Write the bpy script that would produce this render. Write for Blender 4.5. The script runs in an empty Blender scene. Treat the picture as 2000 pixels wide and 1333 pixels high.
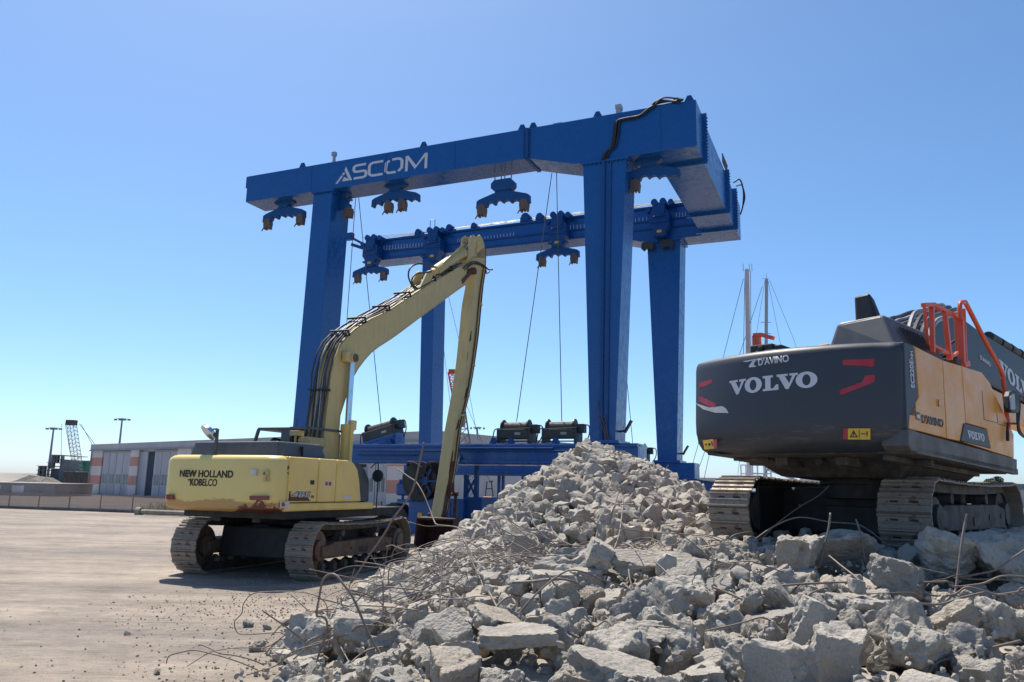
import bpy, bmesh, math, random
from mathutils import Vector, Matrix, noise, Euler
R = math.radians
sc = bpy.context.scene
col = sc.collection
# ------------------------------------------------------------------ camera, sky, sun, exposure
CF, CP, CR, CH = 1543.3, .1822, .0211, 1.9          # focal length in px of a 2000 px wide picture, pitch, roll, eye height
cd = bpy.data.cameras.new('camera')
cam = bpy.data.objects.new('camera', cd); col.objects.link(cam)
cd.sensor_width = 36; cd.lens = 36 * CF / 2000; cd.clip_start = .1; cd.clip_end = 6000
FW = Vector((0, math.cos(CP), math.sin(CP)))
u0 = Vector((0, -math.sin(CP), math.cos(CP))); r0 = Vector((1, 0, 0))
RT = math.cos(CR) * r0 + math.sin(CR) * u0
UP = -math.sin(CR) * r0 + math.cos(CR) * u0
EYE = Vector((0, 0, CH))
cam.matrix_world = Matrix(((RT.x, UP.x, -FW.x, 0), (RT.y, UP.y, -FW.y, 0), (RT.z, UP.z, -FW.z, CH), (0, 0, 0, 1)))
sc.camera = cam
SUN_EL, SUN_AZ = R(63), R(-25)                       # azimuth from +Y towards +X
w = bpy.data.worlds.new('World'); sc.world = w; w.use_nodes = True
nt = w.node_tree; bg = nt.nodes['Background']
sky = nt.nodes.new('ShaderNodeTexSky'); sky.sky_type = 'NISHITA'; sky.sun_disc = False
sky.sun_elevation = SUN_EL; sky.sun_rotation = SUN_AZ
sky.altitude = 0; sky.air_density = .7; sky.dust_density = .85; sky.ozone_density = 7
hs = nt.nodes.new('ShaderNodeHueSaturation'); hs.inputs['Saturation'].default_value = 1.06; hs.inputs['Value'].default_value = .96; hs.inputs['Hue'].default_value = .492
nt.links.new(sky.outputs[0], hs.inputs['Color']); nt.links.new(hs.outputs[0], bg.inputs[0]); bg.inputs[1].default_value = .15
sd = bpy.data.lights.new('sun', 'SUN'); sd.energy = 5.0; sd.angle = R(.5); sd.color = (1, .93, .82)
sun = bpy.data.objects.new('sun', sd); col.objects.link(sun)
sv = Vector((math.sin(SUN_AZ) * math.cos(SUN_EL), math.cos(SUN_AZ) * math.cos(SUN_EL), math.sin(SUN_EL)))
sun.rotation_euler = sv.to_track_quat('Z', 'Y').to_euler(); sun.location = (0, 0, 60)
sc.view_settings.view_transform = 'Standard'; sc.view_settings.look = 'None'
sc.view_settings.exposure = .40; sc.view_settings.gamma = 1
sc.cycles.max_bounces = 6; sc.cycles.transparent_max_bounces = 12

# ------------------------------------------------------------------ geometry of the view: where a point of the photo lies on a real plane
def ray(x, y): return FW + (x - 1000) / CF * RT - (y - 666.5) / CF * UP
def at(x, y, Y):                                     # point of the world at depth Y
    r = ray(x, y); return EYE + r * (Y / r.y)
def hit(M, ax, val, x, y):                           # point of frame M's plane ax = val
    I = M.inverted(); o = I @ EYE; d = I.to_3x3() @ ray(x, y)
    return o + d * ((val - o[ax]) / d[ax])
def frame(x, y, z, yaw, pitch=0, roll=0):
    return Matrix.Translation((x, y, z)) @ Matrix.Rotation(yaw, 4, 'Z') @ Matrix.Rotation(pitch, 4, 'Y') @ Matrix.Rotation(roll, 4, 'X')

# ------------------------------------------------------------------ materials
class NT:
    def __init__(s, name):
        s.m = bpy.data.materials.new(name); s.m.use_nodes = True
        s.n = s.m.node_tree.nodes; s.l = s.m.node_tree.links; s.p = s.n['Principled BSDF']
        s.tc = s.n.new('ShaderNodeTexCoord')
    def vec(s, scale=(1, 1, 1), src='Object', rot=(0, 0, 0)):
        mp = s.n.new('ShaderNodeMapping'); s.l.new(s.tc.outputs[src], mp.inputs[0])
        mp.inputs['Scale'].default_value = scale; mp.inputs['Rotation'].default_value = rot; return mp.outputs[0]
    def noise(s, scale, detail=6, rough=.6, vec=None, dist=0):
        t = s.n.new('ShaderNodeTexNoise'); t.inputs['Scale'].default_value = scale; t.inputs['Detail'].default_value = detail
        t.inputs['Roughness'].default_value = rough; t.inputs['Distortion'].default_value = dist
        s.l.new(vec or s.vec(), t.inputs['Vector']); return t.outputs['Fac']
    def voro(s, scale, vec=None, feat='F1'):
        t = s.n.new('ShaderNodeTexVoronoi'); t.inputs['Scale'].default_value = scale; t.feature = feat
        s.l.new(vec or s.vec(), t.inputs['Vector']); return t.outputs['Distance']
    def ramp(s, fac, stops):
        r = s.n.new('ShaderNodeValToRGB'); e = r.color_ramp.elements
        while len(e) < len(stops): e.new(.5)
        for q, (p, c) in zip(e, stops): q.position = p; q.color = (c, c, c, 1) if not isinstance(c, tuple) else (*c, 1)
        s.l.new(fac, r.inputs[0]); return r.outputs[0]
    def mix(s, fac, a, b, mode='MIX'):
        x = s.n.new('ShaderNodeMix'); x.data_type = 'RGBA'; x.blend_type = mode
        for i, v in ((0, fac), (6, a), (7, b)):
            if isinstance(v, (int, float)): x.inputs[i].default_value = v if i == 0 else (v, v, v, 1)
            elif isinstance(v, tuple): x.inputs[i].default_value = (*v, 1)
            else: s.l.new(v, x.inputs[i])
        return x.outputs[2]
    def math(s, op, a, b=0):
        x = s.n.new('ShaderNodeMath'); x.operation = op
        for i, v in ((0, a), (1, b)):
            if isinstance(v, (int, float)): x.inputs[i].default_value = v
            else: s.l.new(v, x.inputs[i])
        return x.outputs[0]
    def base(s, c):
        if isinstance(c, tuple): s.p.inputs['Base Color'].default_value = (*c, 1)
        else: s.l.new(c, s.p.inputs['Base Color'])
        return s
    def rough(s, r):
        if isinstance(r, float): s.p.inputs['Roughness'].default_value = r
        else: s.l.new(r, s.p.inputs['Roughness'])
        return s
    def bump(s, h, strength=.3, dist=.02):
        b = s.n.new('ShaderNodeBump'); b.inputs['Strength'].default_value = strength; b.inputs['Distance'].default_value = dist
        s.l.new(h, b.inputs['Height']); s.l.new(b.outputs[0], s.p.inputs['Normal']); return s
def paint(name, c, rough=.4, dirt=(.25, .21, .17), amount=.35, rust=None, rustamt=.0, metal=0.0, scale=1.0, spec=.5):
    s = NT(name)
    v = tuple(min(1, x * 1.12 + .004) for x in c); d = tuple(x * .86 for x in c)
    k = s.mix(s.noise(1.3 * scale, 4), d, v)
    streak = s.ramp(s.noise(2.2 * scale, 8, .7, s.vec((3, 3, .5))), [(.45, 0.0), (.8, amount)])
    k = s.mix(streak, k, dirt)
    if rust:
        k = s.mix(s.ramp(s.noise(3.1 * scale, 10, .75, dist=.4), [(1 - rustamt - .03, 0.0), (1 - rustamt, 1.0)]), k, rust)
    s.base(k); s.rough(s.ramp(s.noise(4 * scale, 5), [(.3, max(.05, rough - .1)), (.7, min(1, rough + .15))]))
    s.p.inputs['Metallic'].default_value = metal; s.p.inputs['Specular IOR Level'].default_value = spec
    s.bump(s.noise(6 * scale, 3), .012, .008)
    return s.m
M = {}
M['blue'] = paint('blue_paint', (.0015, .08, .30), .26, (.01, .07, .18), .15, spec=.5)
M['blue_dark'] = paint('blue_steel', (.002, .06, .22), .45, (.015, .06, .12), .25, spec=.35)
M['white'] = paint('white_lettering', (.55, .57, .62), .5, amount=.15)
M['yellow'] = paint('pale_yellow_paint', (.80, .565, .165), .36, (.45, .31, .12), .35, (.13, .045, .02), .27)
M['cream'] = paint('faded_yellow_paint', (.60, .46, .19), .5, (.34, .26, .14), .5, (.10, .04, .02), .29)
M['amber'] = paint('amber_paint', (.72, .30, .045), .34, (.35, .2, .08), .12, spec=.4)
M['grey'] = paint('anthracite_paint', (.038, .044, .056), .42, (.13, .12, .11), .35, spec=.45)
M['greyhood'] = paint('grey_hood_paint', (.07, .075, .085), .45, (.16, .15, .14), .4)
M['dirty'] = paint('dusty_dark_steel', (.045, .042, .04), .7, (.2, .17, .14), .7)
M['black'] = paint('black_rubber', (.014, .014, .016), .55, (.08, .07, .06), .35)
M['hose'] = paint('hose_rubber', (.035, .036, .042), .45, (.16, .14, .13), .5)
M['chrome'] = paint('chrome_rod', (.55, .6, .68), .18, (.4, .4, .42), .2, metal=1.0)
M['steel'] = paint('bare_steel', (.3, .3, .31), .45, (.25, .2, .17), .5, metal=.7)
M['shoe'] = paint('track_steel', (.25, .21, .17), .6, (.34, .29, .24), .75, (.16, .1, .07), .42, metal=.25, scale=2)
M['frame'] = paint('track_frame_steel', (.12, .085, .06), .75, (.24, .18, .13), .8, (.14, .06, .03), .45, scale=1.5)
M['rust'] = paint('rusty_steel', (.12, .05, .035), .8, (.2, .11, .07), .6, (.05, .03, .03), .45, scale=2)
M['bucket'] = paint('rusty_bucket_steel', (.055, .028, .028), .7, (.12, .07, .06), .6, (.1, .04, .03), .4, scale=2)
M['under'] = paint('greasy_black_steel', (.012, .012, .013), .6, (.05, .045, .04), .4)
M['rebar'] = paint('rebar_steel', (.17, .14, .12), .6, (.3, .25, .21), .6, (.2, .1, .06), .4, metal=.3, scale=6)
M['orange'] = paint('orange_rail_paint', (.62, .085, .03), .4, (.4, .12, .07), .3)
M['red'] = paint('red_reflector', (.40, .012, .03), .35, amount=.15); M['red_dull'] = paint('faded_red_reflector', (.22, .035, .022), .5, amount=.4)
M['sign_yellow'] = paint('sign_yellow', (.72, .42, .02), .45, amount=.1)
M['ink'] = paint('black_ink', (.012, .012, .018), .5, amount=.05)
M['sticker'] = paint('white_sticker', (.6, .58, .55), .5, amount=.4)
M['brown'] = paint('brown_shackle_steel', (.10, .07, .055), .6, (.25, .18, .14), .6, scale=3)
M['winch'] = paint('green_black_winch', (.025, .032, .032), .5, (.07, .07, .07), .4)
M['skirt'] = paint('dusty_grey_skirt', (.085, .078, .074), .55, (.2, .17, .14), .4)
M['rope'] = paint('wire_rope_steel', (.06, .06, .065), .5, amount=.3)
M['mast'] = paint('mast_paint', (.52, .46, .44), .5, amount=.3)
M['mast_grey'] = paint('mast_alloy', (.30, .33, .38), .45, amount=.3)
M['lattice'] = paint('lattice_steel', (.16, .18, .2), .6)
M['tan'] = paint('tan_plastic', (.5, .38, .16), .5)
M['pole'] = paint('galvanised_pole', (.22, .25, .28), .6)
g = NT('cab_glass'); g.base((.05, .07, .08)).rough(.06); g.p.inputs['Specular IOR Level'].default_value = .8; M['glass'] = g.m

# ------------------------------------------------------------------ mesh builder
WM = {}                                              # world matrix of every root
class MB:
    def __init__(s, F=None): s.b = bmesh.new(); s.F = F or Matrix()
    def box(s, x0, x1, y0, y1, z0, z1, T=None):
        T = T or Matrix()
        v = [s.b.verts.new(T @ Vector(p)) for p in ((x0, y0, z0), (x1, y0, z0), (x1, y1, z0), (x0, y1, z0), (x0, y0, z1), (x1, y0, z1), (x1, y1, z1), (x0, y1, z1))]
        for f in ((3, 2, 1, 0), (4, 5, 6, 7), (0, 1, 5, 4), (1, 2, 6, 5), (2, 3, 7, 6), (3, 0, 4, 7)): s.b.faces.new([v[i] for i in f])
        return s
    def loft(s, a, b, cap=True):                     # two rings of points
        va = [s.b.verts.new(Vector(p)) for p in a]; vb = [s.b.verts.new(Vector(p)) for p in b]; n = len(a)
        for i in range(n): s.b.faces.new((va[i], va[(i + 1) % n], vb[(i + 1) % n], vb[i]))
        if cap: s.b.faces.new(va[::-1]); s.b.faces.new(vb)
        return s
    def prism(s, pts, y0, y1, T=None):               # (x, z) outline extruded along y
        T = T or Matrix()
        return s.loft([T @ Vector((p[0], y0, p[1])) for p in pts], [T @ Vector((p[0], y1, p[1])) for p in pts])
    def plan(s, pts, z0, z1, T=None):                # (x, y) outline extruded along z
        T = T or Matrix()
        return s.loft([T @ Vector((p[0], p[1], z0)) for p in pts], [T @ Vector((p[0], p[1], z1)) for p in pts])
    def bar(s, p, q, w, h=None, up=(0, 0, 1)):
        p = Vector(p); q = Vector(q); d = (q - p); L = d.length
        if L < 1e-6: return s
        z = d / L; u = Vector(up)
        if abs(z.dot(u)) > .98: u = Vector((1, 0, 0))
        x = u.cross(z).normalized(); y = z.cross(x); h = h or w
        r = [x * (a * w / 2) + y * (b * h / 2) for a, b in ((-1, -1), (1, -1), (1, 1), (-1, 1))]
        return s.loft([p + k for k in r], [q + k for k in r])
    def cyl(s, p, q, r, n=14, r2=None):
        p = Vector(p); q = Vector(q); z = (q - p).normalized(); u = Vector((0, 0, 1)) if abs(z.z) < .95 else Vector((1, 0, 0))
        x = u.cross(z).normalized(); y = z.cross(x); r2 = r if r2 is None else r2
        c = [(math.cos(2 * math.pi * i / n), math.sin(2 * math.pi * i / n)) for i in range(n)]
        return s.loft([p + (x * a + y * b) * r for a, b in c], [q + (x * a + y * b) * r2 for a, b in c])
    def tube(s, pts, r, n=6, r2=None):
        pts = [Vector(p) for p in pts]; rings = []; px = None
        for i, p in enumerate(pts):
            t = (pts[min(i + 1, len(pts) - 1)] - pts[max(i - 1, 0)])
            if t.length < 1e-7: t = Vector((0, 0, 1))
            t.normalize()
            if px is None:
                u = Vector((0, 0, 1)) if abs(t.z) < .9 else Vector((1, 0, 0)); px = u.cross(t).normalized()
            else:
                px = (px - t * px.dot(t))
                px = px.normalized() if px.length > 1e-6 else Vector((1, 0, 0))
            y = t.cross(px); rr = r if r2 is None else r + (r2 - r) * i / (len(pts) - 1)
            rings.append([s.b.verts.new(p + (px * math.cos(2 * math.pi * k / n) + y * math.sin(2 * math.pi * k / n)) * rr) for k in range(n)])
        for a, b in zip(rings, rings[1:]):
            for k in range(n): s.b.faces.new((a[k], a[(k + 1) % n], b[(k + 1) % n], b[k]))
        s.b.faces.new(rings[0][::-1]); s.b.faces.new(rings[-1]); return s
    def grid(s, f, nu, nv):                          # f(i, j) -> point
        v = [[s.b.verts.new(Vector(f(i, j))) for j in range(nv + 1)] for i in range(nu + 1)]
        for i in range(nu):
            for j in range(nv): s.b.faces.new((v[i][j], v[i + 1][j], v[i + 1][j + 1], v[i][j + 1]))
        return s
    def build(s, name, mat, parent=None, bevel=0, smooth=False, seg=2, label=None):
        W = s.F
        if parent is not None: W = WM[parent.name].inverted() @ s.F
        bmesh.ops.transform(s.b, matrix=W, verts=s.b.verts[:])
        bmesh.ops.recalc_face_normals(s.b, faces=s.b.faces[:])
        me = bpy.data.meshes.new(name); s.b.to_mesh(me); s.b.free()
        me.materials.append(mat if not isinstance(mat, str) else M[mat])
        o = bpy.data.objects.new(name, me); col.objects.link(o)
        if parent is not None: o.parent = parent; WM[o.name] = WM[parent.name]
        else: WM[o.name] = Matrix()
        if smooth:
            for p in me.polygons: p.use_smooth = True
            if smooth is True: me.set_sharp_from_angle(angle=R(35))
        if bevel:
            m = o.modifiers.new('edge', 'BEVEL'); m.width = bevel; m.segments = seg; m.limit_method = 'ANGLE'; m.angle_limit = R(40); m.harden_normals = False
        if label: o['label'] = label
        return o
def tag(o, label, cat, group=None, kind=None):
    if label: o['label'] = label
    if cat: o['category'] = cat
    if group: o['group'] = group
    if kind: o['kind'] = kind
    return o
def struct(o): o['kind'] = 'structure'; return o
def thing(name, label, cat, F, group=None):          # Empty at the thing's base
    o = bpy.data.objects.new(name, None); col.objects.link(o); o.empty_display_size = .2
    o.matrix_world = F; WM[o.name] = F.copy(); return tag(o, label, cat, group)
def smooth_path(pts, n=6):                           # Catmull-Rom through the points
    P = [Vector(p) for p in pts]; P = [P[0] * 2 - P[1]] + P + [P[-1] * 2 - P[-2]]; out = []
    for i in range(1, len(P) - 2):
        a, b, c, d = P[i - 1:i + 3]
        for k in range(n):
            t = k / n
            out.append(.5 * ((2 * b) + (c - a) * t + (2 * a - 5 * b + 4 * c - d) * t * t + (3 * b - a - 3 * c + d) * t ** 3))
    out.append(P[-2]); return out
def offset_poly(pts, d): return pts
# flat lettering: polygons in a unit plane, laid on a surface by a mapping function
def text_mesh(body, bold=0.0, ext=.0):
    cu = bpy.data.curves.new('lettering', 'FONT'); cu.body = body; cu.offset = bold; cu.resolution_u = 6
    cu.align_x = 'LEFT'
    o = bpy.data.objects.new('lettering', cu); col.objects.link(o)
    bpy.context.view_layer.update()
    me = bpy.data.meshes.new_from_object(o.evaluated_get(bpy.context.evaluated_depsgraph_get()))
    bpy.data.objects.remove(o); bpy.data.curves.remove(cu)
    b = bmesh.new(); b.from_mesh(me); bpy.data.meshes.remove(me)
    xs = [v.co.x for v in b.verts]; ys = [v.co.y for v in b.verts]
    x0, x1, y0, y1 = min(xs), max(xs), min(ys), max(ys)
    for v in b.verts: v.co = Vector(((v.co.x - x0) / (x1 - x0), (v.co.y - y0) / (y1 - y0), 0))
    return b
def poly_mesh(polys):
    b = bmesh.new()
    for p in polys:
        if len(p) == 2 and isinstance(p[0][0], (tuple, list)):      # ring: outer, inner of the same count
            o_ = [b.verts.new((x, y, 0)) for x, y in p[0]]; i_ = [b.verts.new((x, y, 0)) for x, y in p[1]]; n = len(o_)
            for k in range(n): b.faces.new((o_[k], o_[(k + 1) % n], i_[(k + 1) % n], i_[k]))
        else: b.faces.new([b.verts.new((x, y, 0)) for x, y in p])
    return b
def lay(b, fn, F, name, mat, parent, cuts=0, label=None, thick=.003):   # fn(s, t) -> (point, normal); lifted off the surface, with a thickness
    for k in range(1, cuts):
        bmesh.ops.bisect_plane(b, geom=b.verts[:] + b.edges[:] + b.faces[:], plane_co=(k / cuts, 0, 0), plane_no=(1, 0, 0))
    bmesh.ops.recalc_face_normals(b, faces=b.faces[:])
    n0 = b.verts[:]
    r = bmesh.ops.extrude_face_region(b, geom=b.faces[:]); up = [v for v in r['geom'] if isinstance(v, bmesh.types.BMVert)]
    ups = set(up)
    for v in b.verts:
        p, n = fn(v.co.x, v.co.y); v.co = Vector(p) + Vector(n) * (thick if v in ups else -.002)
    mb = MB(F); mb.b.free(); mb.b = b
    return mb.build(name, mat, parent, label=label)
def quad_fn(a, b_, c, n, lift=0.0):                  # a origin, b_ end of the baseline, c top of the left edge
    a, b_, c, n = map(Vector, (a, b_, c, n))
    return lambda s, t: (a + (b_ - a) * s + (c - a) * t + n * lift, n)
def ellipse_ring(cx, cy, rx, ry, ix, iy, n=40):
    return [[(cx + r1 * math.cos(2 * math.pi * k / n), cy + r2 * math.sin(2 * math.pi * k / n)) for k in range(n)] for r1, r2 in ((rx, ry), (ix, iy))]
# ------------------------------------------------------------------ broken concrete
def ss(a, b, x):
    t = max(0, min(1, (x - a) / (b - a))); return t * t * (3 - 2 * t)
def heap(X, Y):                                      # height of the rubble surface
    a = .95 * ss(-3.15, .1, X) + .27 * ss(.5, 3.2, X)
    b = .50 + .32 * ss(3.0, 6.5, Y) + .2 * ss(6.5, 9.0, Y)
    back = 1 - .38 * ss(11.5, 14, Y) * (1 - ss(3.4, 5, X))
    h = a * b * back * (1 - ss(16, 20, Y)) * (1 - ss(9, 14, X) * .5)
    dx = X - 1.72; dy = Y - 17.0
    dx *= 1.2 if dx < 0 else .80
    dy *= .70 if dy < 0 else 1.1
    d = math.sqrt(dx * dx + dy * dy + .05)
    c = 2.92 - .62 * d
    if Y > 10.5: h = max(h, c) if abs(h - c) > .3 else max(h, c) + (.3 - abs(h - c)) ** 2 * .8
    return h if X > -3.2 else 0.0
def rock_bm(seed, kind=0, sub=3, rough=1.0):
    rg = random.Random(seed * 977 + 5)
    planes = []
    def rv():
        while True:
            v = Vector((rg.uniform(-1, 1), rg.uniform(-1, 1), rg.uniform(-1, 1)))
            if .2 < v.length < 1: return v.normalized()
    if kind == 1:                                    # slab or beam piece with formed faces
        hx, hy, hz = .5, rg.uniform(.32, .45), rg.uniform(.15, .26)
        for ax, h in enumerate((hx, hy, hz)):
            for s in (-1, 1):
                n = Vector((0, 0, 0)); n[ax] = s
                n = (n + rv() * (.04 if ax == 2 else .16)).normalized(); planes.append((n, h, .25 if ax == 2 else 1.0))
        for _ in range(3): n = rv(); planes.append((n, rg.uniform(.4, .5), 1.3))
    elif kind == 2:                                  # blocky lump
        hh = (.46, rg.uniform(.34, .45), rg.uniform(.28, .4))
        for ax, h in enumerate(hh):
            for s in (-1, 1):
                n = Vector((0, 0, 0)); n[ax] = s
                n = (n + rv() * .22).normalized(); planes.append((n, h * rg.uniform(.85, 1.05), rg.choice((.3, 1.0, 1.2))))
        for _ in range(5): n = rv(); planes.append((n, rg.uniform(.36, .48), 1.2))
    else:                                            # irregular shard
        sq = Vector((1, rg.uniform(.62, .95), rg.uniform(.5, .85)))
        for _ in range(10):
            n = rv(); e = Vector((n.x * sq.x, n.y * sq.y, n.z * sq.z)).length
            planes.append((n, .42 * e * rg.uniform(.72, 1.05), rg.choice((.4, 1.0, 1.3))))
    b = bmesh.new(); bmesh.ops.create_icosphere(b, subdivisions=sub, radius=1)
    off = Vector((rg.uniform(0, 99), rg.uniform(0, 99), rg.uniform(0, 99)))
    for v in b.verts:
        d = v.co.normalized(); best = 9; br = 1; sec = 9
        for n, h, r in planes:
            k = n.dot(d)
            if k > .05:
                t = h / k
                if t < best: sec = best; best = t; br = r
                elif t < sec: sec = t
        edge = max(0, 1 - (sec - best) / .035)         # worn edges
        p = d * min(best, .62)
        f = noise.fractal(p * 4.5 + off, 1.0, 2.0, 4) * .024
        if sub > 2: f += (.42 - noise.voronoi(p * 5.5 + off)[0][0]) * .085 + (.4 - noise.voronoi(p * 13 + off * 2)[0][0]) * .034 + noise.fractal(p * 24 + off, .7, 2.1, 3) * .010
        ch = max(0, noise.noise(p * 3.2 + off * 1.7) - .15) * .22
        p = p + d * (f * br * rough - ch * br - edge * .012)
        v.co = p
    return b
# ------------------------------------------------------------------ ground
s = NT('sandy_ground')
sand = s.mix(s.ramp(s.noise(.22, 8, .62), [(.3, 0.0), (.7, 1.0)]), (.27, .22, .172), (.37, .31, .248))
wear = s.ramp(s.noise(.16, 7, .6, s.vec((.28, 1.7, 1), rot=(0, 0, R(8)))), [(.42, 0.0), (.56, 1.0)])
sand = s.mix(s.math('MULTIPLY', wear, .7), sand, (.20, .17, .145))
ruts = s.ramp(s.noise(.55, 5, .7, s.vec((.16, 3.2, 1), rot=(0, 0, R(10)))), [(.60, 0.0), (.68, 1.0)])
sand = s.mix(s.math('MULTIPLY', ruts, .55), sand, (.13, .11, .095))
pale = s.ramp(s.noise(.9, 6, .7, s.vec((.35, 2.4, 1), rot=(0, 0, R(-4)))), [(.58, 0.0), (.7, 1.0)])
sand = s.mix(s.math('MULTIPLY', pale, .6), sand, (.50, .425, .345))
patch = s.ramp(s.noise(.75, 9, .72, s.vec((.7, 1.5, 1))), [(.36, .70), (.48, .98), (.62, 1.16)]); sand = s.mix(1.0, sand, patch, 'MULTIPLY')
mid = s.ramp(s.noise(3.6, 10, .8), [(.34, .80), (.5, 1.0), (.64, 1.14)]); sand = s.mix(1.0, sand, mid, 'MULTIPLY')
grit = s.ramp(s.noise(34, 8, .85), [(.36, .62), (.48, 1.0), (.66, 1.22)])
sand = s.mix(1.0, sand, grit, 'MULTIPLY')
peb = s.ramp(s.voro(9), [(.09, 1.0), (.14, 0.0)])
sand = s.mix(s.math('MULTIPLY', peb, s.ramp(s.noise(.35, 4), [(.5, 0.0), (.62, .7)])), sand, (.12, .105, .095))
comb = s.ramp(s.noise(2.4, 5, .6, s.vec((.3, 8, 1), rot=(0, 0, R(5)))), [(.54, 0.0), (.66, 1.0)]); cm_ = s.ramp(s.noise(.42, 4, .6), [(.5, 0.0), (.62, 1.0)])
sand = s.mix(s.math('MULTIPLY', s.math('MULTIPLY', comb, cm_), .32), sand, (.50, .43, .355))
crust = s.ramp(s.noise(.28, 9, .7, dist=.6), [(.57, 0.0), (.60, 1.0)]); sand = s.mix(s.math('MULTIPLY', crust, .5), sand, (.22, .185, .155))
s.base(sand).rough(.92); s.bump(s.math('ADD', s.noise(7, 8, .75), s.math('MULTIPLY', s.noise(.9, 6, .7, s.vec((.4, 2.6, 1))), 2.0)), .8, .07)
M['ground'] = s.m
mb = MB(); mb.grid(lambda i, j: (-3000 + 60 * 100 * i / 60, -200 + 6000 * j / 60, 0), 60, 60)
struct(mb.build('ground', 'ground'))

def noisy(name, a, b, sc_=2.0, rough=.85, stre=(1, 1, 1), bump=.1):
    s = NT(name); s.base(s.mix(s.ramp(s.noise(sc_, 7, .65, s.vec(stre)), [(.35, 0.0), (.65, 1.0)]), a, b)).rough(rough)
    s.bump(s.noise(sc_ * 3, 5), bump, .05); return s.m
M['wall_white'] = noisy('panel_white', (.50, .46, .44), (.60, .56, .53), .8, stre=(1, 1, .3))
M['wall_red'] = noisy('panel_brick_red', (.42, .20, .155), (.50, .27, .22), .8, stre=(1, 1, .3))
M['wall_grey'] = noisy('panel_grey', (.33, .34, .37), (.42, .43, .45), 1.2, stre=(1, 1, .2))
M['parapet'] = noisy('parapet_grey', (.36, .35, .36), (.43, .42, .42), .5, stre=(1, 1, .2))
M['doorway_shade'] = noisy('doorway_shade_colour', (.02, .035, .06), (.04, .055, .08))  # shade inside the open doorway, put into a dark colour
M['winband'] = noisy('window_glass', (.05, .08, .10), (.14, .20, .22), 1.5, .3)
M['concrete_dark'] = noisy('weathered_dark_concrete', (.15, .15, .165), (.25, .24, .24), .6)
M['green_net'] = noisy('green_sheet', (.02, .14, .10), (.04, .2, .14), .6)
M['lowwall'] = noisy('low_wall_plaster', (.25, .23, .22), (.33, .30, .285), .4, stre=(1, 1, .3))
M['kerb'] = noisy('dark_kerb', (.10, .09, .085), (.2, .18, .16), 1.2)
M['hill'] = noisy('distant_scrub', (.13, .14, .13), (.28, .25, .2), .04)
# mesh fence cloth with real gaps between its strands
s = NT('fence_mesh'); s.base(s.mix(s.noise(.6, 6, .7, s.vec((1, 1, .25))), (.20, .15, .125), (.34, .26, .22))).rough(.9)
tr = s.n.new('ShaderNodeBsdfTransparent'); ms = s.n.new('ShaderNodeMixShader'); ms.inputs[0].default_value = .8
s.l.new(tr.outputs[0], ms.inputs[1]); s.l.new(s.p.outputs[0], ms.inputs[2]); s.l.new(ms.outputs[0], s.n['Material Output'].inputs[0])
M['fence'] = s.m

# ------------------------------------------------------------------ mesh fence along the yard
A = Vector((-30.36, 48.33, 0)); D = Vector((10.11, -2.77, 0)); fy = math.atan2(D.y, D.x)
F = frame(A.x - D.x * 1.2, A.y - D.y * 1.2, 0, fy); L = D.length * 3.55
t = thing('mesh_fence', 'low brown mesh fence with concrete foot running along the far edge of the sandy yard', 'fence', F)
mb = MB(F); mb.grid(lambda i, j: (L * i / 60, .02 * math.sin(i * 1.7) + .01 * j, .12 + j * .85), 60, 1); mb.build('mesh_panel', 'fence', t)
mb = MB(F); mb.box(0, L, -.15, .12, 0, .16); mb.build('concrete_foot', 'kerb', t, bevel=.02)
n = 17
for i in range(n + 1):
    x = L * i / n; mb = MB(F); mb.cyl((x, .06, 0), (x, .06, 1.02), .035, 8); mb.build('post', 'rust', t)
# rusty pipe and dry weeds at the fence foot
P0 = at(272, 1004, 43.5); P0.z = .16; P1 = P0 + D.normalized() * 11 + Vector((0, -.8, 0))
mb = MB(); mb.cyl(P0, P1, .13, 12); mb.cyl(P0 + Vector((-.15, .04, 0)), P0 + Vector((.12, -.03, 0)), .24, 12); q = P0.lerp(P1, .42); mb.cyl(q, q + (P1 - P0) * .03, .2, 12)
tag(mb.build('rusty_pipe', noisy('old_pipe', (.22, .19, .14), (.34, .30, .23), 3)), 'long pale rusty pipe with flanged ends lying on the ground behind the yellow excavator', 'pipe')
rg = random.Random(5); mb = MB()
for k in range(420):
    c = P0.lerp(P1, rg.random()) + Vector((0, rg.uniform(.2, 1.4), -P0.z)); h = rg.uniform(.2, .7); d = Vector((rg.uniform(-.3, .3), rg.uniform(-.3, .3), h))
    mb.bar(c, c + d, .02, .02)
tag(mb.build('dry_weeds', noisy('dry_stalks', (.2, .16, .11), (.36, .3, .2), 4)), 'dry weeds along the fence behind the rusty pipe', 'weeds', kind='stuff')

# ------------------------------------------------------------------ long hangar
C0 = at(177, 900, 95); C0.z = 0; C1 = at(850, 900, 58); C1.z = 0
hy = math.atan2(C1.y - C0.y, C1.x - C0.x); HL = (C1 - C0).length; FH = frame(C0.x, C0.y, 0, hy)
HT = 5.8
t = thing('hangar', 'long low harbour hangar with red and white banded wall and grey sliding doors', 'hangar', FH)
mb = MB(FH); mb.box(0, HL, .3, 18, 0, HT - .75); mb.build('wall', 'wall_white', t)
mb = MB(FH); mb.box(-.15, HL + .15, -.1, 18.2, HT - .75, HT); mb.build('parapet', 'parapet', t)
def hz(x, y): p = hit(FH, 1, 0, x, y); return p.x, p.z
def panel(x0, x1, za, zb, name, mat, y0=0.0, y1=.3, par=t):
    m_ = MB(FH); m_.box(x0, x1, y0, y1, za, zb); return m_.build(name, mat, par)
zs = [0, 1.05, 1.95, 2.95, 3.95, 4.55, HT - .75]
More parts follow.
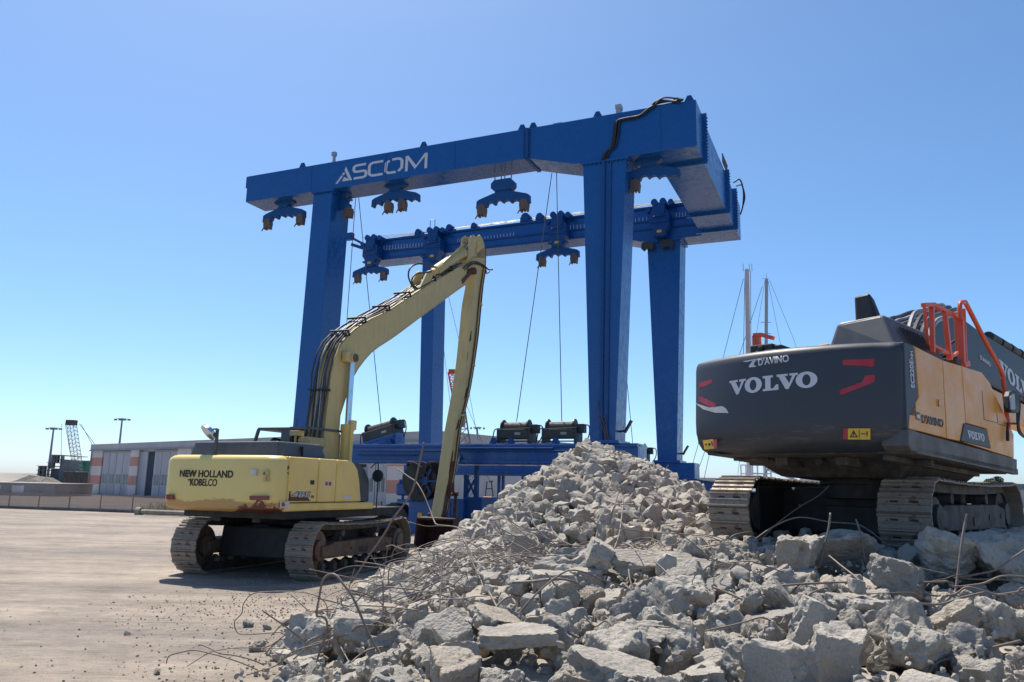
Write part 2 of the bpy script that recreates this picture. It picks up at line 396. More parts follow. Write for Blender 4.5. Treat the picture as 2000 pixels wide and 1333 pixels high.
def banded(x0, x1):
    for k, mt in enumerate(('wall_white', 'wall_red', 'wall_white', 'wall_red', 'wall_white')):
        za = [0, 1.2, 2.2, 3.25, 4.25][k]; zb = [1.2, 2.2, 3.25, 4.25, HT - .75][k]
        panel(x0, x1, za, zb, 'band_panel', mt)
xa = hz(199, 900)[0]; xb = hz(254, 900)[0]; xc = hz(270, 900)[0]; xd = hz(286, 900)[0]; xe = hz(299, 900)[0]
banded(0, xa); banded(xb, xc)
def door(x0, x1, n):
    wd = (x1 - x0) / n
    for k in range(n):
        a = x0 + k * wd; dr = panel(a + .05, a + wd - .05, .05, HT - 1.0, 'sliding_door', 'wall_grey', .1, .22)
        for q in (.18, .56):
            panel(a + wd * q, a + wd * (q + .25), 1.3, 2.35, 'window', 'winband', .07, .12, dr)
    panel(x0 - .1, x1 + .1, HT - 1.0, HT - .85, 'door_track', 'pole', -.05, .25)
door(xa + .1, xb - .1, 4)
panel(xc + .05, xd, .05, HT - 1.0, 'sliding_door', 'wall_grey', .1, .22); panel(xd, xe, 0, HT - 1.0, 'doorway_shade_panel', 'doorway_shade', .2, .28)  # the opening is a solid dark panel painted as interior shade
x1, x2, x3 = hz(345, 900)[0], hz(372, 900)[0], hz(757, 900)[0]
door(xe + .05, x1, 3); banded(x1, x2)
k = 0; x = x2
while x < x3 - 6: door(x + .1, x + 6.4, 4); banded(x + 6.5, x + 8.3); x += 8.4
door(x + .1, x3 - .1, 3); banded(x3, HL)
for x in (.3, 12.5, 25, 38, 50): mb = MB(FH); mb.cyl((x, -.12, 0), (x, -.12, HT - .7), .07, 6); mb.build('drain_pipe', 'pole', t)
mb = MB(FH); mb.box(-.25, HL + .25, -.2, -.1, HT - .8, HT - .66); mb.build('gutter', 'pole', t)
# light poles behind it, and one further right
def lamp(px, ytop, ybase, Y, label):
    b = at(px, ybase, Y); b.z = 0; top = at(px, ytop, Y).z
    F = frame(b.x, b.y, 0, 0); t = thing('light_pole', label, 'light pole', F, 'light masts on the skyline')
    mb = MB(F); mb.cyl((0, 0, 0), (0, 0, top), .22, 8, .12); mb.build('pole', 'pole', t)
    mb = MB(F); mb.cyl((0, 0, top), (0, 0, top + .12), .7, 10, .6); [mb.box(-1.1 + k * .65, -.8 + k * .65, -.2, .2, top - .2, top + .05) for k in range(4)]; mb.build('lamp_ring', 'pole', t)
lamp(97, 837, 900, 118, 'tall grey light mast over the dark unfinished building at the far left')
lamp(232, 819, 880, 116, 'tall grey light mast rising behind the hangar roof')
lamp(930.5, 836, 900, 120, 'distant light mast seen just right of the hanging excavator arm')
# small trees whose tops clear the roof
def tree(px, ytop, Y, r, label, seed):
    rg = random.Random(seed); b = at(px, 900, Y); b.z = 0; top = at(px, ytop, Y).z; F = frame(b.x, b.y, 0, 0)
    t = thing('tree', label, 'tree', F, 'trees on the skyline')
    mb = MB(F); mb.tube([(0, 0, 0), (.1, 0, top * .5), (0, .1, top * .85)], .22, 6, .08); mb.build('trunk', 'rust', t)
    mb = MB(F)
    for k in range(420):
        th = rg.uniform(0, 6.28); rr = r * math.sqrt(rg.random()) * rg.choice((.6, 1)); z = top - r * .9 + rg.uniform(-.7, .9) * r * (1 - .5 * rr / r)
        c = Vector((rr * math.cos(th), rr * math.sin(th), z)); d = Vector((rg.uniform(-1, 1), rg.uniform(-1, 1), rg.uniform(-1, 1))).normalized() * rg.uniform(.15, .3); e = d.orthogonal()
        v = [mb.b.verts.new(c + q) for q in (d, e * .7, -d, -e * .7)]; mb.b.faces.new(v)
    mb.build('crown', 'leaf', t)
M['leaf'] = noisy('dull_foliage', (.03, .05, .03), (.07, .09, .05), 1)
tree(333, 861, 135, 2.2, 'small dark tree crown just above the left end of the hangar roof', 1)
tree(1931, 934, 150, 1.1, 'thin bushy tree top above the right track near the picture edge', 2)
tree(1945, 930, 152, 1.0, 'small dark tree top nearest the pale tower at the far right', 3)
# far white shed, low wall, dark unfinished building
b = at(60, 955, 82); F = frame(b.x - 14, b.y, 0, R(-6)); t = thing('low_shed', 'long low white shed beyond the mesh fence at the far left', 'shed', F)
mb = MB(F); mb.box(0, 17.6, 0, 6, 0, 1.2); mb.build('wall', 'lowwall', t)
mb = MB(F); mb.box(-.2, 17.8, -.2, 6.2, 1.2, 1.28); mb.build('roof', 'parapet', t)
for xx in (8, 10.5, 13): mb = MB(F); mb.box(xx, xx + 1.3, -.04, 0, .1, 1.0); mb.build('shutter', 'wall_white', t)
Y = 112; F = frame(at(120, 950, Y).x, Y, 0, 0); t = thing('unfinished_building', 'dark stepped concrete ruin with open floors at the far left', 'building', F)
def uz(x, y): p = at(x, y, Y); return p.x - F.translation.x, p.z
def ubox(xa, ya, xb, yb, y0, y1, name, mat):
    x0, z1 = uz(xa, ya); x1, z0 = uz(xb, yb); mb = MB(F); mb.box(x0, x1, y0, y1, max(0, z0), z1); return mb.build(name, mat, t)
ubox(118, 899, 171, 970, 0, 8, 'wall', 'concrete_dark'); ubox(92, 915, 118, 970, 1, 8, 'wall', 'concrete_dark'); ubox(76, 930, 92, 970, 2, 8, 'wall', 'concrete_dark')
for a, b_, yy in ((74, 104, 910), (74, 92, 918), (74, 92, 926), (94, 124, 903.5), (100, 121, 888.5), (100, 121, 897)): ubox(a, yy, b_, yy + 1.6, -.3, 7, 'floor_slab', 'concrete_dark')
for xx, y0, y1 in ((75, 910, 934), (83, 910, 934), (101, 889, 915), (105, 889, 904), (110, 889, 904), (119, 889, 904), (95, 904, 916)): ubox(xx, y0, xx + 1.4, y1, 0, .6, 'column', 'concrete_dark')
ubox(158, 903, 172, 938, -1, 0, 'green_sheeting', 'green_net')
for k, xx in enumerate((124, 131, 139, 147)): ubox(xx, 942, xx + 5, 962, -.5, 0, 'window', 'winband')
b = at(50, 950, 105); mb = MB(); rg = random.Random(2)
mb.grid(lambda i, j: (b.x - 9 + 15 * i / 14, b.y + 8 * j / 8, max(0, (.9 * math.exp(-((i - 8) / 3.2) ** 2) + .5 * rg.random() + .6) * math.sin(math.pi * j / 8) * math.sin(math.pi * i / 14) * 1.2)), 14, 8)
tag(mb.build('spoil_heap', 'dirty'), 'low grey spoil heap left of the dark unfinished building', 'heap')
# far shore
mb = MB(); rg = random.Random(8)
mb.grid(lambda i, j: (-900 + 1800 * i / 90, 620 + 40 * j, (0 if j in (0, 3) else (3.2 + 2.4 * noise.noise(Vector((i * .23, 0, 0))) + 1.2 * rg.random()))), 90, 3)
struct(mb.build('far_shore', 'hill'))
# lattice masts and booms
def lattice(mb, p, q, w0, w1, n, r=.05, lace=True):
    p = Vector(p); q = Vector(q); z = (q - p).normalized(); x = z.cross(Vector((0, 1, 0))).normalized(); y = z.cross(x)
    def c(k, i): wv = w0 + (w1 - w0) * k / n; return p.lerp(q, k / n) + (x * (1 if i in (0, 3) else -1) + y * (1 if i < 2 else -1)) * wv / 2
    for i in range(4): mb.cyl(c(0, i), c(n, i), r, 5)
    for k in range(n):
        for i in range(4): mb.cyl(c(k, i), c(k + 1, (i + 1) % 4), r * .6, 4); mb.cyl(c(k, i), c(k, (i + 1) % 4), r * .5, 4)
    return mb
Y = 100; F = frame(at(156, 960, Y).x, Y, 0, 0); t = thing('lattice_crane', 'grey lattice boom crane leaning over the dark ruin at the far left', 'crane', F)
tp = at(139.5, 828, Y) - F.translation
mb = MB(F); lattice(mb, (0, 0, .8), tp, .85, .8, 16, .035); mb.build('boom', 'lattice', t)
mb = MB(F); mb.box(tp.x - .55, tp.x + .55, -.4, .4, tp.z - .2, tp.z + .45); mb.build('boom_head', 'dirty', t)
mb = MB(F); [mb.cyl((tp.x + dx, 0, tp.z), (ex, 0, ez), .03, 4) for dx, ex, ez in ((1.2, 3.2, 2.5), (1.0, 4.8, 2.0), (-1.2, -2.7, 2.8), (-.8, -1.2, 3))]; mb.build('cable', 'rope', t)
mb = MB(F); mb.box(-1.5, 4.5, -1.5, 1.5, .8, 2.6); mb.box(-2, 4, -1.8, 1.8, 0, .8); mb.build('crawler_body', 'dirty', t, bevel=.1)
# red-tipped lattice crane with yellow body behind the travel lift
Y = 46; F = frame(at(952, 990, Y).x, Y, 0, 0); t = thing('crawler_crane', 'yellow crawler crane with a red tipped lattice jib behind the blue travel lift', 'crane', F)
lp = lambda x, y: at(x, y, Y) - F.translation
yb = lp(952, 982); mb = MB(F)
a = lp(935.5, 992); b_ = lp(969, 971); mb.prism([(a.x, a.z), (b_.x, a.z), (b_.x + .1, b_.z - .3), (b_.x - .3, b_.z), (a.x + .2, b_.z), (a.x - .05, b_.z - .3)], -1.1, 1.1); mb.build('body', 'amber', t, bevel=.06)
mb = MB(F); mb.box(a.x - .3, b_.x + .5, -1.3, 1.3, 0, .55); mb.build('crawler', 'dirty', t, bevel=.15)
mb = MB(F); j0 = lp(925, 985); j1 = lp(898, 800); j2 = lp(883, 727); lattice(mb, j0, j1, .6, .6, 14, .035); mb.build('boom', 'lattice', t)
mb = MB(F); lattice(mb, j1, j2, .55, .45, 6, .04); mb.build('jib', 'orange', t)
mb = MB(F); mb.box(j2.x - .2, j2.x + .2, -.2, .2, j2.z - .1, j2.z + .14); mb.build('jib_head', 'orange', t)
mb = MB(F); g0 = lp(958, 941)
for px_ in (948, 963): mb.bar(lp(px_, 970), (g0.x + (.05 if px_ > 955 else -.2), 0, g0.z), .07)
mb.bar(lp(955, 941), lp(963, 941), .09); mb.bar(lp(951, 955), lp(961, 955), .06); mb.build('gantry', 'dirty', t)
mb = MB(F)
for p, q in (((876, 580), (905, 700)), ((884, 727), (942, 865)), ((912, 745), (934, 861)), ((866, 675), (880, 795)), ((884, 727), (890, 850)), ((958, 941), (905, 850))):
    mb.cyl(lp(*p), lp(*q), .012, 4)
mb.build('cable', 'rope', t)
mb = MB(F); h = lp(905, 823); mb.box(h.x - .12, h.x + .12, -.12, .12, h.z - .35, h.z + .3); mb.build('hook_block', 'tan', t, bevel=.05)

# ------------------------------------------------------------------ boats with masts, right
def wire(mb, pts, Y, F, r=.018): mb.tube([at(x, y, Y) - F.translation for x, y in pts], r, 5); return mb
Y = 44
F = frame(at(1462, 950, Y).x, Y, 0, 0); t = thing('sailing_boat', 'laid up sailing boat with thick cream mast and railed frame, left of the counterweight', 'boat', F)
lp = lambda x, y: at(x, y, Y) - F.translation
def hull(mb, x0, x1, zk, zd, bw):
    secs = []
    for i in range(13):
        u = i / 12; x = x0 + (x1 - x0) * u; k = max(.02, math.sin(math.pi * min(1, (1 - u) * .55 + .02 + .40)) if u > .3 else .9)
        k = max(.04, 1 - max(0, (u - .45) / .55) ** 2.0) * (.86 + .14 * min(1, u * 4)); sh = zd + .35 * u * u
        secs.append([(x, -bw * k, sh), (x, -bw * k * .96, (zk + sh) * .55), (x, -bw * k * .5, zk + .25), (x, 0, zk), (x, bw * k * .5, zk + .25), (x, bw * k * .96, (zk + sh) * .55), (x, bw * k, sh), (x, 0, sh + .06)])
    rings = [[mb.b.verts.new(p) for p in s_] for s_ in secs]
    for a, b in zip(rings, rings[1:]):
        for k in range(8): mb.b.faces.new((a[k], a[(k + 1) % 8], b[(k + 1) % 8], b[k]))
    mb.b.faces.new(rings[0]); mb.b.faces.new(rings[-1]); return mb
mb = MB(F); hull(mb, -3.4, 8.5, .5, 1.95, 1.7); mb.build('hull', 'white', t, smooth=True)
mb = MB(F); m0 = lp(1465, 941); m1 = lp(1458.5, 527); mb.cyl((m0.x, 0, 1.9), m1, .15, 10, .13); mb.build('mast', 'mast', t)
mb = MB(F)
for dx in (-.2, .15, .3): mb.cyl((m1.x + dx, 0, m1.z - .1), (m1.x + dx, 0, m1.z + .35), .015, 4)
mb.build('antenna', 'lattice', t)
mb = MB(F)
for pts in (((1452, 545), (1413.7, 694), (1345, 934)), ((1455, 530), (1452, 700)), ((1466, 530), (1467, 700)), ((1489, 560), (1445.6, 689), (1357, 937)), ((1387, 880), (1375, 937)), ((1463, 690), (1458, 932))): wire(mb, pts, Y, F, .016)
mb.build('stay', 'rope', t)
a = lp(1454, 942); b_ = lp(1498, 909); mb = MB(F)
for xx in (a.x, a.x + .28, b_.x - .35, b_.x): mb.bar((xx, -.6, a.z), (xx, -.6, b_.z), .07); mb.bar((xx, .6, a.z), (xx, .6, b_.z), .07)
for zz in (a.z + .05, (a.z + b_.z) / 2, b_.z): mb.bar((a.x, -.6, zz), (b_.x, -.6, zz), .06); mb.bar((a.x, .6, zz), (b_.x, .6, zz), .06)
mb.box(a.x, b_.x, -.65, .65, a.z - .1, a.z); mb.build('deck_frame', 'white', t)
mb = MB(F); mb.bar(lp(1498, 917), lp(1560, 940), .12); mb.build('boom', 'mast_grey', t)
Y2 = 52; F = frame(at(1560, 950, Y2).x, Y2, 0, 0); t = thing('sailing_boat', 'laid up boat with slim grey mast and white sheeted cabin behind the excavator tracks', 'boat', F)
lp2 = lambda x, y: at(x, y, Y2) - F.translation
mb = MB(F); hull(mb, -4, 8, .5, 1.85, 1.8); mb.build('hull', 'white', t, smooth=True)
mb = MB(F); m1 = lp2(1497, 546); m0 = lp2(1494, 941); mb.cyl((m0.x, 0, 1.85), m1, .13, 10, .11); mb.build('mast', 'mast_grey', t)
mb = MB(F)
for yy in (630, 652): q = lp2(1496, yy); mb.bar((q.x - .35, 0, q.z), (q.x + .35, 0, q.z), .04)
q = m1; mb.cyl((q.x - .3, 0, q.z + .05), (q.x + .15, 0, q.z + .05), .02, 4); mb.cyl((q.x, 0, q.z), (q.x, 0, q.z + .4), .015, 4); mb.build('spreader', 'mast_grey', t)
mb = MB(F)
for pts in (((1500, 548), (1522.6, 664), (1590, 935)), ((1503, 548), (1549, 660), (1640, 935)), ((1494, 548), (1470, 700), (1440, 935))): wire(mb, pts, Y2, F, .012)
mb.build('stay', 'rope', t)
mb = MB(F); a = lp2(1546, 946); b_ = lp2(1632, 922)
mb.prism([(a.x, a.z), (b_.x, a.z), (b_.x - .6, a.z + .5), (b_.x - 1.1, b_.z - .2), (a.x + .9, b_.z), (a.x + .3, a.z + .4)], -.8, .8); mb.build('sheeted_cabin', 'white', t, bevel=.1)
# low quay store, blue skip, timber
Y = 36; a = at(1343, 962, Y); b_ = at(1391, 939, Y); F = frame(a.x, Y, 0, R(-8)); t = thing('blue_skip', 'small blue steel skip behind the rubble between the pile and the left track', 'skip', F)
w_ = b_.x - a.x; mb = MB(F); mb.prism([(0, 0), (w_ - .2, 0), (w_ + .1, b_.z - .1), (w_ * .4, b_.z), (-.15, b_.z + .15)], 0, 1.6); mb.build('body', 'blue', t, bevel=.04)
mb = MB(F); mb.bar((-.15, -.03, b_.z + .1), (w_ + .1, -.03, b_.z - .12), .07); mb.build('rim', 'blue_dark', t)
Y = 60; a = at(1338, 950, Y); b_ = at(1445, 935, Y); F = frame(a.x - 1, Y, 0, 0); t = thing('quay_store', 'low cream quay store with a flat roof seen under the counterweight left side', 'shed', F)
mb = MB(F); mb.box(0, b_.x - a.x + 1, 0, 5, 0, b_.z - .2); mb.build('wall', 'lowwall', t); mb = MB(F); mb.box(-.2, b_.x - a.x + 1.2, -.2, 5.2, b_.z - .2, b_.z); mb.build('roof', 'wall_white', t)
rg = random.Random(4)
for k in range(7):
    a = at(1392 + rg.uniform(0, 14), 945, 33 + rg.random()); L_ = rg.uniform(.9, 1.5); z = 1.92 + .07 * (k // 2) + .0 * k
    F = frame(a.x, a.y, z - 0.0, rg.uniform(-.15, .15)); mb = MB(F); mb.box(0, L_, 0, .16, 0, .06)
    tag(mb.build('timber_plank', 'mast'), 'short pale plank in the small stack left of the left track', 'plank', 'planks stacked behind the rubble')
F = frame(at(1398, 950, 33.5).x, 33.3, 0, 0); mb = MB(F); mb.box(-.3, 2.0, 0, 1.5, 0, 1.9); tag(mb.build('plank_trestle', 'dirty'), 'dark trestle carrying the stack of planks left of the left track', 'trestle')
Y = 140; a = at(1990, 950, Y); F = frame(a.x, Y, 0, 0); t = thing('pale_tower', 'slim pale tower on the skyline at the right edge of the picture', 'tower', F)
mb = MB(F); mb.box(-.7, .7, -.7, .7, 0, 3.2); mb.build('shaft', 'wall_grey', t); mb = MB(F); mb.box(-.9, .9, -.9, .9, 3.2, 4.2); mb.build('cabin', 'winband', t)
# ------------------------------------------------------------------ blue travel lift
FC = frame(-10.5575, 29.52, 0, -.4118)
CT, CB1, CB2, CW_, TH, CL = 13.716, 12.65, 12.20, 8.753, 1.143, 17.51
lift = thing('travel_lift', 'huge blue boat lift with two long top beams, four legs and white lettering', 'travel lift', FC)
def cc(x, y, v): p = hit(FC, 1, v, x, y); return p.x, p.z
def zz(x, y, z): p = hit(FC, 2, z, x, y); return p.x, p.y
prof = [(0, CB1), (11.92, CB1), (13.6, CB2), (CL, CB2), (CL, CT), (0, CT)]
mb = MB(FC); mb.prism(prof, 0, TH); beamA = mb.build('near_beam', 'blue', lift, bevel=.012)
mb = MB(FC); mb.prism(prof, CW_, CW_ + TH); beamB = mb.build('far_beam', 'blue', lift, bevel=.012)
# joint flanges with bolts, lugs and small fittings
for x in (11.92,):
    mb = MB(FC); mb.box(x - .06, x + .06, -.05, 0, CB1, CT); mb.box(x - .06, x + .06, 0, TH, CB1 - .05, CB1)
    for k in range(16): z = CB1 + .05 + (CT - CB1 - .1) * k / 15; mb.cyl((x - .11, -.02, z), (x - .11, 0.01, z), .025, 6); mb.cyl((x + .11, -.02, z), (x + .11, .01, z), .025, 6)
    mb.build('beam_joint', 'blue_dark', beamA)
for u in (2.6, 7.9, 11.7, 12.1, 14.35, 16.9, 17.3):
    mb = MB(FC); mb.prism([(u - .16, CT), (u + .16, CT), (u + .06, CT + .2), (u - .06, CT + .2)], .05, .1); mb.build('lifting_lug', 'blue_dark', beamA)
for u in (3.1, 6.4, 9.2, 16.4):
    mb = MB(FC); mb.box(u, u + .025, -.006, 0, CB1 + .01 if u < 12 else CB2 + .01, CT - .01); mb.build('weld_seam', 'blue_dark', beamA)
for bxs in ([(3.95, 4.02, .1, .2, CT, CT + .42), (3.9, 4.06, .08, .22, CT + .3, CT + .45)], [(12.8, 13.1, .1, .4, CT, CT + .07)], [(14.95, 15.1, .1, .3, CT, CT + .25), (14.93, 15.12, .08, .32, CT + .2, CT + .34)]):
    mb = MB(FC); [mb.box(*q) for q in bxs]; mb.build('sensor_box', 'mast_grey', beamA)
mb = MB(FC); mb.box(-.12, 0, .05, .95, CT - .45, CT + .02); mb.build('end_stop', 'blue_dark', beamA, bevel=.02)
# cross beam at the closed end
u0_, _v = zz(1294, 334, CB2); _u, v2 = zz(1419, 411, CB2); _u, v3 = zz(1437, 443, CB2)
mb = MB(FC); mb.box(u0_, CL - .02, TH, CW_, CB2, CT - .02); cross = mb.build('cross_beam', 'blue', lift, bevel=.012)
for v in (TH + .02, v2, v3):
    mb = MB(FC); mb.box(u0_ - .12, CL + .12, v, v + .08, CB2 - .12, CT + .08)
    for k in range(14): mb.cyl((CL + .12, v + .04, CB2 + k * .11), (CL + .15, v + .04, CB2 + k * .11), .025, 6)
    mb.build('flange', 'blue', cross)
mb = MB(FC)
for k in range(12): mb.bar((CL + .02, v2 - .9 + k * .1, CT), (CL + .02, v2 - .9 + k * .1, CT + .32), .03)
mb.bar((CL + .02, v2 - .95, CT + .32), (CL + .02, v2 + .3, CT + .32), .04); mb.build('cable_tray', 'brown', cross)
mb = MB(FC); mb.tube(smooth_path([(CL + .1, v3 - .6, CT + .1), (CL + .25, v3 + .1, CT + .45), (CL + .32, v3 + .5, CT + .1), (CL + .28, v3 + .5, CT - .5), (CL + .18, v3 + .4, CT - .9)]), .032, 6); mb.build('cable_loop', 'black', cross)
mb = MB(FC); mb.tube(smooth_path([(CL + .16, v3 - .3, CT + .05), (CL + .3, v3 + .25, CT + .25), (CL + .38, v3 + .4, CT - .2), (CL + .25, v3 + .4, CT - .7)]), .026, 6); mb.build('cable_loop', 'black', cross)
# legs
def leg(v, tl, tr, bl, br, zt, zb, foot):
    x = [cc(*p, v)[0] for p in (tl, tr, bl, br)]
    return x
def make_leg(xtl, xtr, xbl, xbr, v, zt, zb, ribs=False):
    mb = MB(FC); mb.prism([(xbl, zb), (xbr, zb), (xtr, zt), (xtl, zt)], v - .004, v + TH - .02); l = mb.build('leg', 'blue', lift, bevel=.012)
    mb = MB(FC); mb.box(xtl - .08, xtr + .08, v - .06, v + TH + .04, zt - .09, zt - .012)
    for k in range(11): x = xtl + (xtr - xtl) * k / 10; mb.cyl((x, v - .08, zt - .12), (x, v - .02, zt - .12), .022, 6)
    mb.build('top_flange', 'blue', l)
    mb = MB(FC); mb.box(xbl - .14, xbr + .14, v - .1, v + TH + .06, zb, zb + .09); mb.build('foot_flange', 'blue', l)
    if ribs:
        xm0 = (xbl + xbr) / 2 - .02; xm1 = (xtl + xtr) / 2
        mb = MB(FC); mb.bar((xm0, v - .05, zb), (xm1, v - .05, zt - .1), .09, .09); mb.bar((xm0 + .18, v - .03, zb), (xm1 + .22, v - .03, zt - .1), .05, .05); mb.build('cable_duct', 'blue_dark', l)
    return l
make_leg(3.27, 4.12, 3.05, 3.92, 0, CB1, 3.23)
make_leg(13.88, 15.31, 14.14, 14.92, 0, CB2, 3.23, True)
make_leg(2.95, 3.62, 3.18, 3.80, CW_, CB1, 2.97)
l4 = make_leg(13.82, 15.22, 14.15, 14.92, CW_, CB2, 2.97)
# chassis beams
mb = MB(FC); mb.box(2.4, 15.6, .05, 1.1, 2.57, 3.23); mb.box(2.4, 15.6, -.04, 1.2, 3.12, 3.2); mb.box(2.4, 15.6, -.04, 1.2, 2.62, 2.7); chA = mb.build('near_chassis_beam', 'blue', lift, bevel=.01)
mb = MB(FC); mb.box(2.4, 15.6, CW_ + .05, CW_ + 1.1, 2.35, 2.97); mb.box(4.2, 12.2, CW_ - .06, CW_ + .05, 2.5, 2.56); chB = mb.build('far_chassis_beam', 'blue', lift, bevel=.01)
mb = MB(FC); mb.box(14.1, 14.95, CW_ + .02, CW_ + 1.0, 1.5, 2.35); mb.build('leg_foot', 'blue', chB, bevel=.02)
mb = MB(FC); mb.cyl((5.9, -.09, 3.0), (14, -.09, 3.0), .03, 6); mb.cyl((9.6, -.1, 3.08), (13, -.1, 3.08), .035, 6); mb.cyl((5.9, -.09, 2.85), (8.2, -.09, 2.85), .03, 6); mb.build('pipe', 'blue_dark', chA)
for u in (10.9, 11.5, 7.0, 13.0): mb = MB(FC); mb.prism([(u - .16, 3.2), (u + .16, 3.2), (u + .05, 3.42), (u - .05, 3.42)], .1, .16); mb.build('lifting_lug', 'blue_dark', chA)
# wheel bogies with tyres
def tyre(mb, c, r, w_, n=40):
    c = Vector(c); prof_ = [(r * .58, -w_ * .42), (r * .8, -w_ * .5), (r * .95, -w_ * .47), (r, -w_ * .3), (r, w_ * .3), (r * .95, w_ * .47), (r * .8, w_ * .5), (r * .58, w_ * .42)]
    rings = []
    for k in range(n):
        a = 2 * math.pi * k / n; s_ = 1.0 if k % 2 else .965
        rings.append([mb.b.verts.new(c + Vector((math.cos(a) * (q if q < r * .9 else q * s_), y, math.sin(a) * (q if q < r * .9 else q * s_)))) for q, y in prof_])
    for k in range(n):
        a, b = rings[k], rings[(k + 1) % n]
        for i in range(len(prof_)): mb.b.faces.new((a[i], a[(i + 1) % 8], b[(i + 1) % 8], b[i]))
    return mb
for u, v in ((7.55, -.05), (3.4, .55), (14.6, .55), (14.6, CW_ + .6), (3.4, CW_ + .6)):
    r = .66
    mb = MB(FC); tyre(mb, (u, v, r), r, .5); wh = mb.build('wheel', 'black', lift, smooth=True)
    mb = MB(FC); mb.cyl((u, v - .2, r), (u, v + .2, r), r * .6, 20); mb.cyl((u, v - .26, r), (u, v + .26, r), r * .22, 12); mb.build('rim', 'blue_dark', wh)
    if u != 7.55:
        mb = MB(FC); mb.prism([(u - .3, r * 1.0), (u + .3, r * 1.0), (u + .45, 2.5), (u - .45, 2.5)], v - .42, v - .3); mb.prism([(u - .3, r), (u + .3, r), (u + .45, 2.5), (u - .45, 2.5)], v + .3, v + .42); mb.box(u - .5, u + .5, v - .42, v + .42, 2.2, 2.57 if v < 5 else 2.35); mb.build('wheel_fork', 'blue', lift, bevel=.01)
# power pack, motor, hose reel, ladder frame under the near beam
v = -.3
def cbox(xa, ya, xb, yb, v0, v1, name, mat, par=lift, bevel=.02):
    a = cc(xa, yb, v0); b = cc(xb, ya, v0); mb = MB(FC); mb.box(a[0], b[0], v0, v1, a[1], b[1]); return mb.build(name, mat, par, bevel=bevel)
pk = cbox(796, 975, 905, 1042, v, 1.0, 'power_pack', 'blue'); cbox(905, 972, 941, 1042, v + .15, 1.0, 'power_pack_end', 'blue_dark', pk)
cbox(815, 1002, 824, 1013, v - .02, v, 'warning_plate', 'sign_yellow', pk, 0); cbox(850, 980, 880, 1036, v - .025, v - .003, 'hatch', 'blue', pk, .004)
for a_, b_ in ((803, 975), (846, 976), (884, 976)): cbox(a_, b_, a_ + 3, b_ + 6, v - .04, v, 'hinge', 'blue_dark', pk, 0)
mt = cbox(772, 944, 806, 968, v, .6, 'drive_motor', 'blue', bevel=.06); cbox(779, 937, 800, 944, v + .1, .5, 'motor_cover', 'blue_dark', mt)
mb = MB(FC); a = cc(775, 975, v); mb.box(a[0], a[0] + 1.0, v, .4, a[1] - .1, a[1]); mb.cyl((a[0] + .1, v + .2, a[1]), (a[0] + .1, v + .2, a[1] + .8), .05, 8); mb.build('mudguard', 'blue', lift, bevel=.02)
rc = cc(826, 940, v)
mb = MB(FC); [mb.cyl((rc[0], v + s, rc[1]), (rc[0], v + s + .05, rc[1]), .62, 28) for s in (-.25, .2)]; mb.cyl((rc[0], v - .22, rc[1]), (rc[0], v + .22, rc[1]), .5, 24); reel = mb.build('hose_reel', 'black', lift, bevel=.01)
mb = MB(FC)
for k in range(6): a = k * math.pi / 3; mb.bar((rc[0] + .25 + .08 * math.cos(a), v - .3, rc[1] + .08 * math.sin(a)), (rc[0] + .25 + .42 * math.cos(a), v - .3, rc[1] + .42 * math.sin(a)), .06)
mb.cyl((rc[0] + .25, v - .34, rc[1]), (rc[0] + .25, v - .26, rc[1]), .13, 14); mb.build('reel_spoke', 'blue_dark', reel)
for sx, ex in ((-.9, .05), (-.75, .2), (-.6, .35), (1.15, .1), (1.0, 0), (.85, .2)):
    mb = MB(FC); mb.tube(smooth_path([(rc[0] + sx * .8, .1, 2.62), (rc[0] + sx * .65, v + .0, 2.5), (rc[0] + sx * .4, v - .28, 2.6), (rc[0] + ex, v - .3, 2.2), (rc[0] + ex * .6, v - .3, 1.6)]), .045, 6); mb.build('hose', 'under', reel)
rg = random.Random(3)
mb = MB(FC)
for xx, y0, y1 in ((910, 928, 975), (930, 910, 975)): a = cc(xx, y1, .5); b = cc(xx, y0, .5); mb.bar((a[0], .5, a[1]), (a[0], .5, b[1]), .13)
a = cc(910, 970, .5); b = cc(930, 932, .5); mb.bar((a[0], .5, a[1]), (b[0], .5, b[1]), .06); mb.bar((a[0], .5, b[1]), (b[0], .5, a[1]), .06); mb.build('support_frame', 'blue_dark', lift)
mb = MB(FC)
for xx in (975, 983, 1022, 1052, 1085, 1092, 1150):
    a = cc(xx, 929, CW_ + .5); mb.bar((a[0], CW_ + .5, .3), (a[0], CW_ + .5, 2.35), .11)
for a_, b_ in ((1022, 1052), (1092, 1150)):
    x0, x1 = cc(a_, 929, CW_ + .5)[0], cc(b_, 929, CW_ + .5)[0]; mb.bar((x0, CW_ + .5, .5), (x1, CW_ + .5, 2.3), .05); mb.bar((x0, CW_ + .5, 2.3), (x1, CW_ + .5, .5), .05)
mb.build('lower_bracing', 'blue_dark', lift)
cbox(1132, 914, 1152, 930, CW_ - .02, CW_ + .04, 'white_plate', 'sticker', chB, 0)
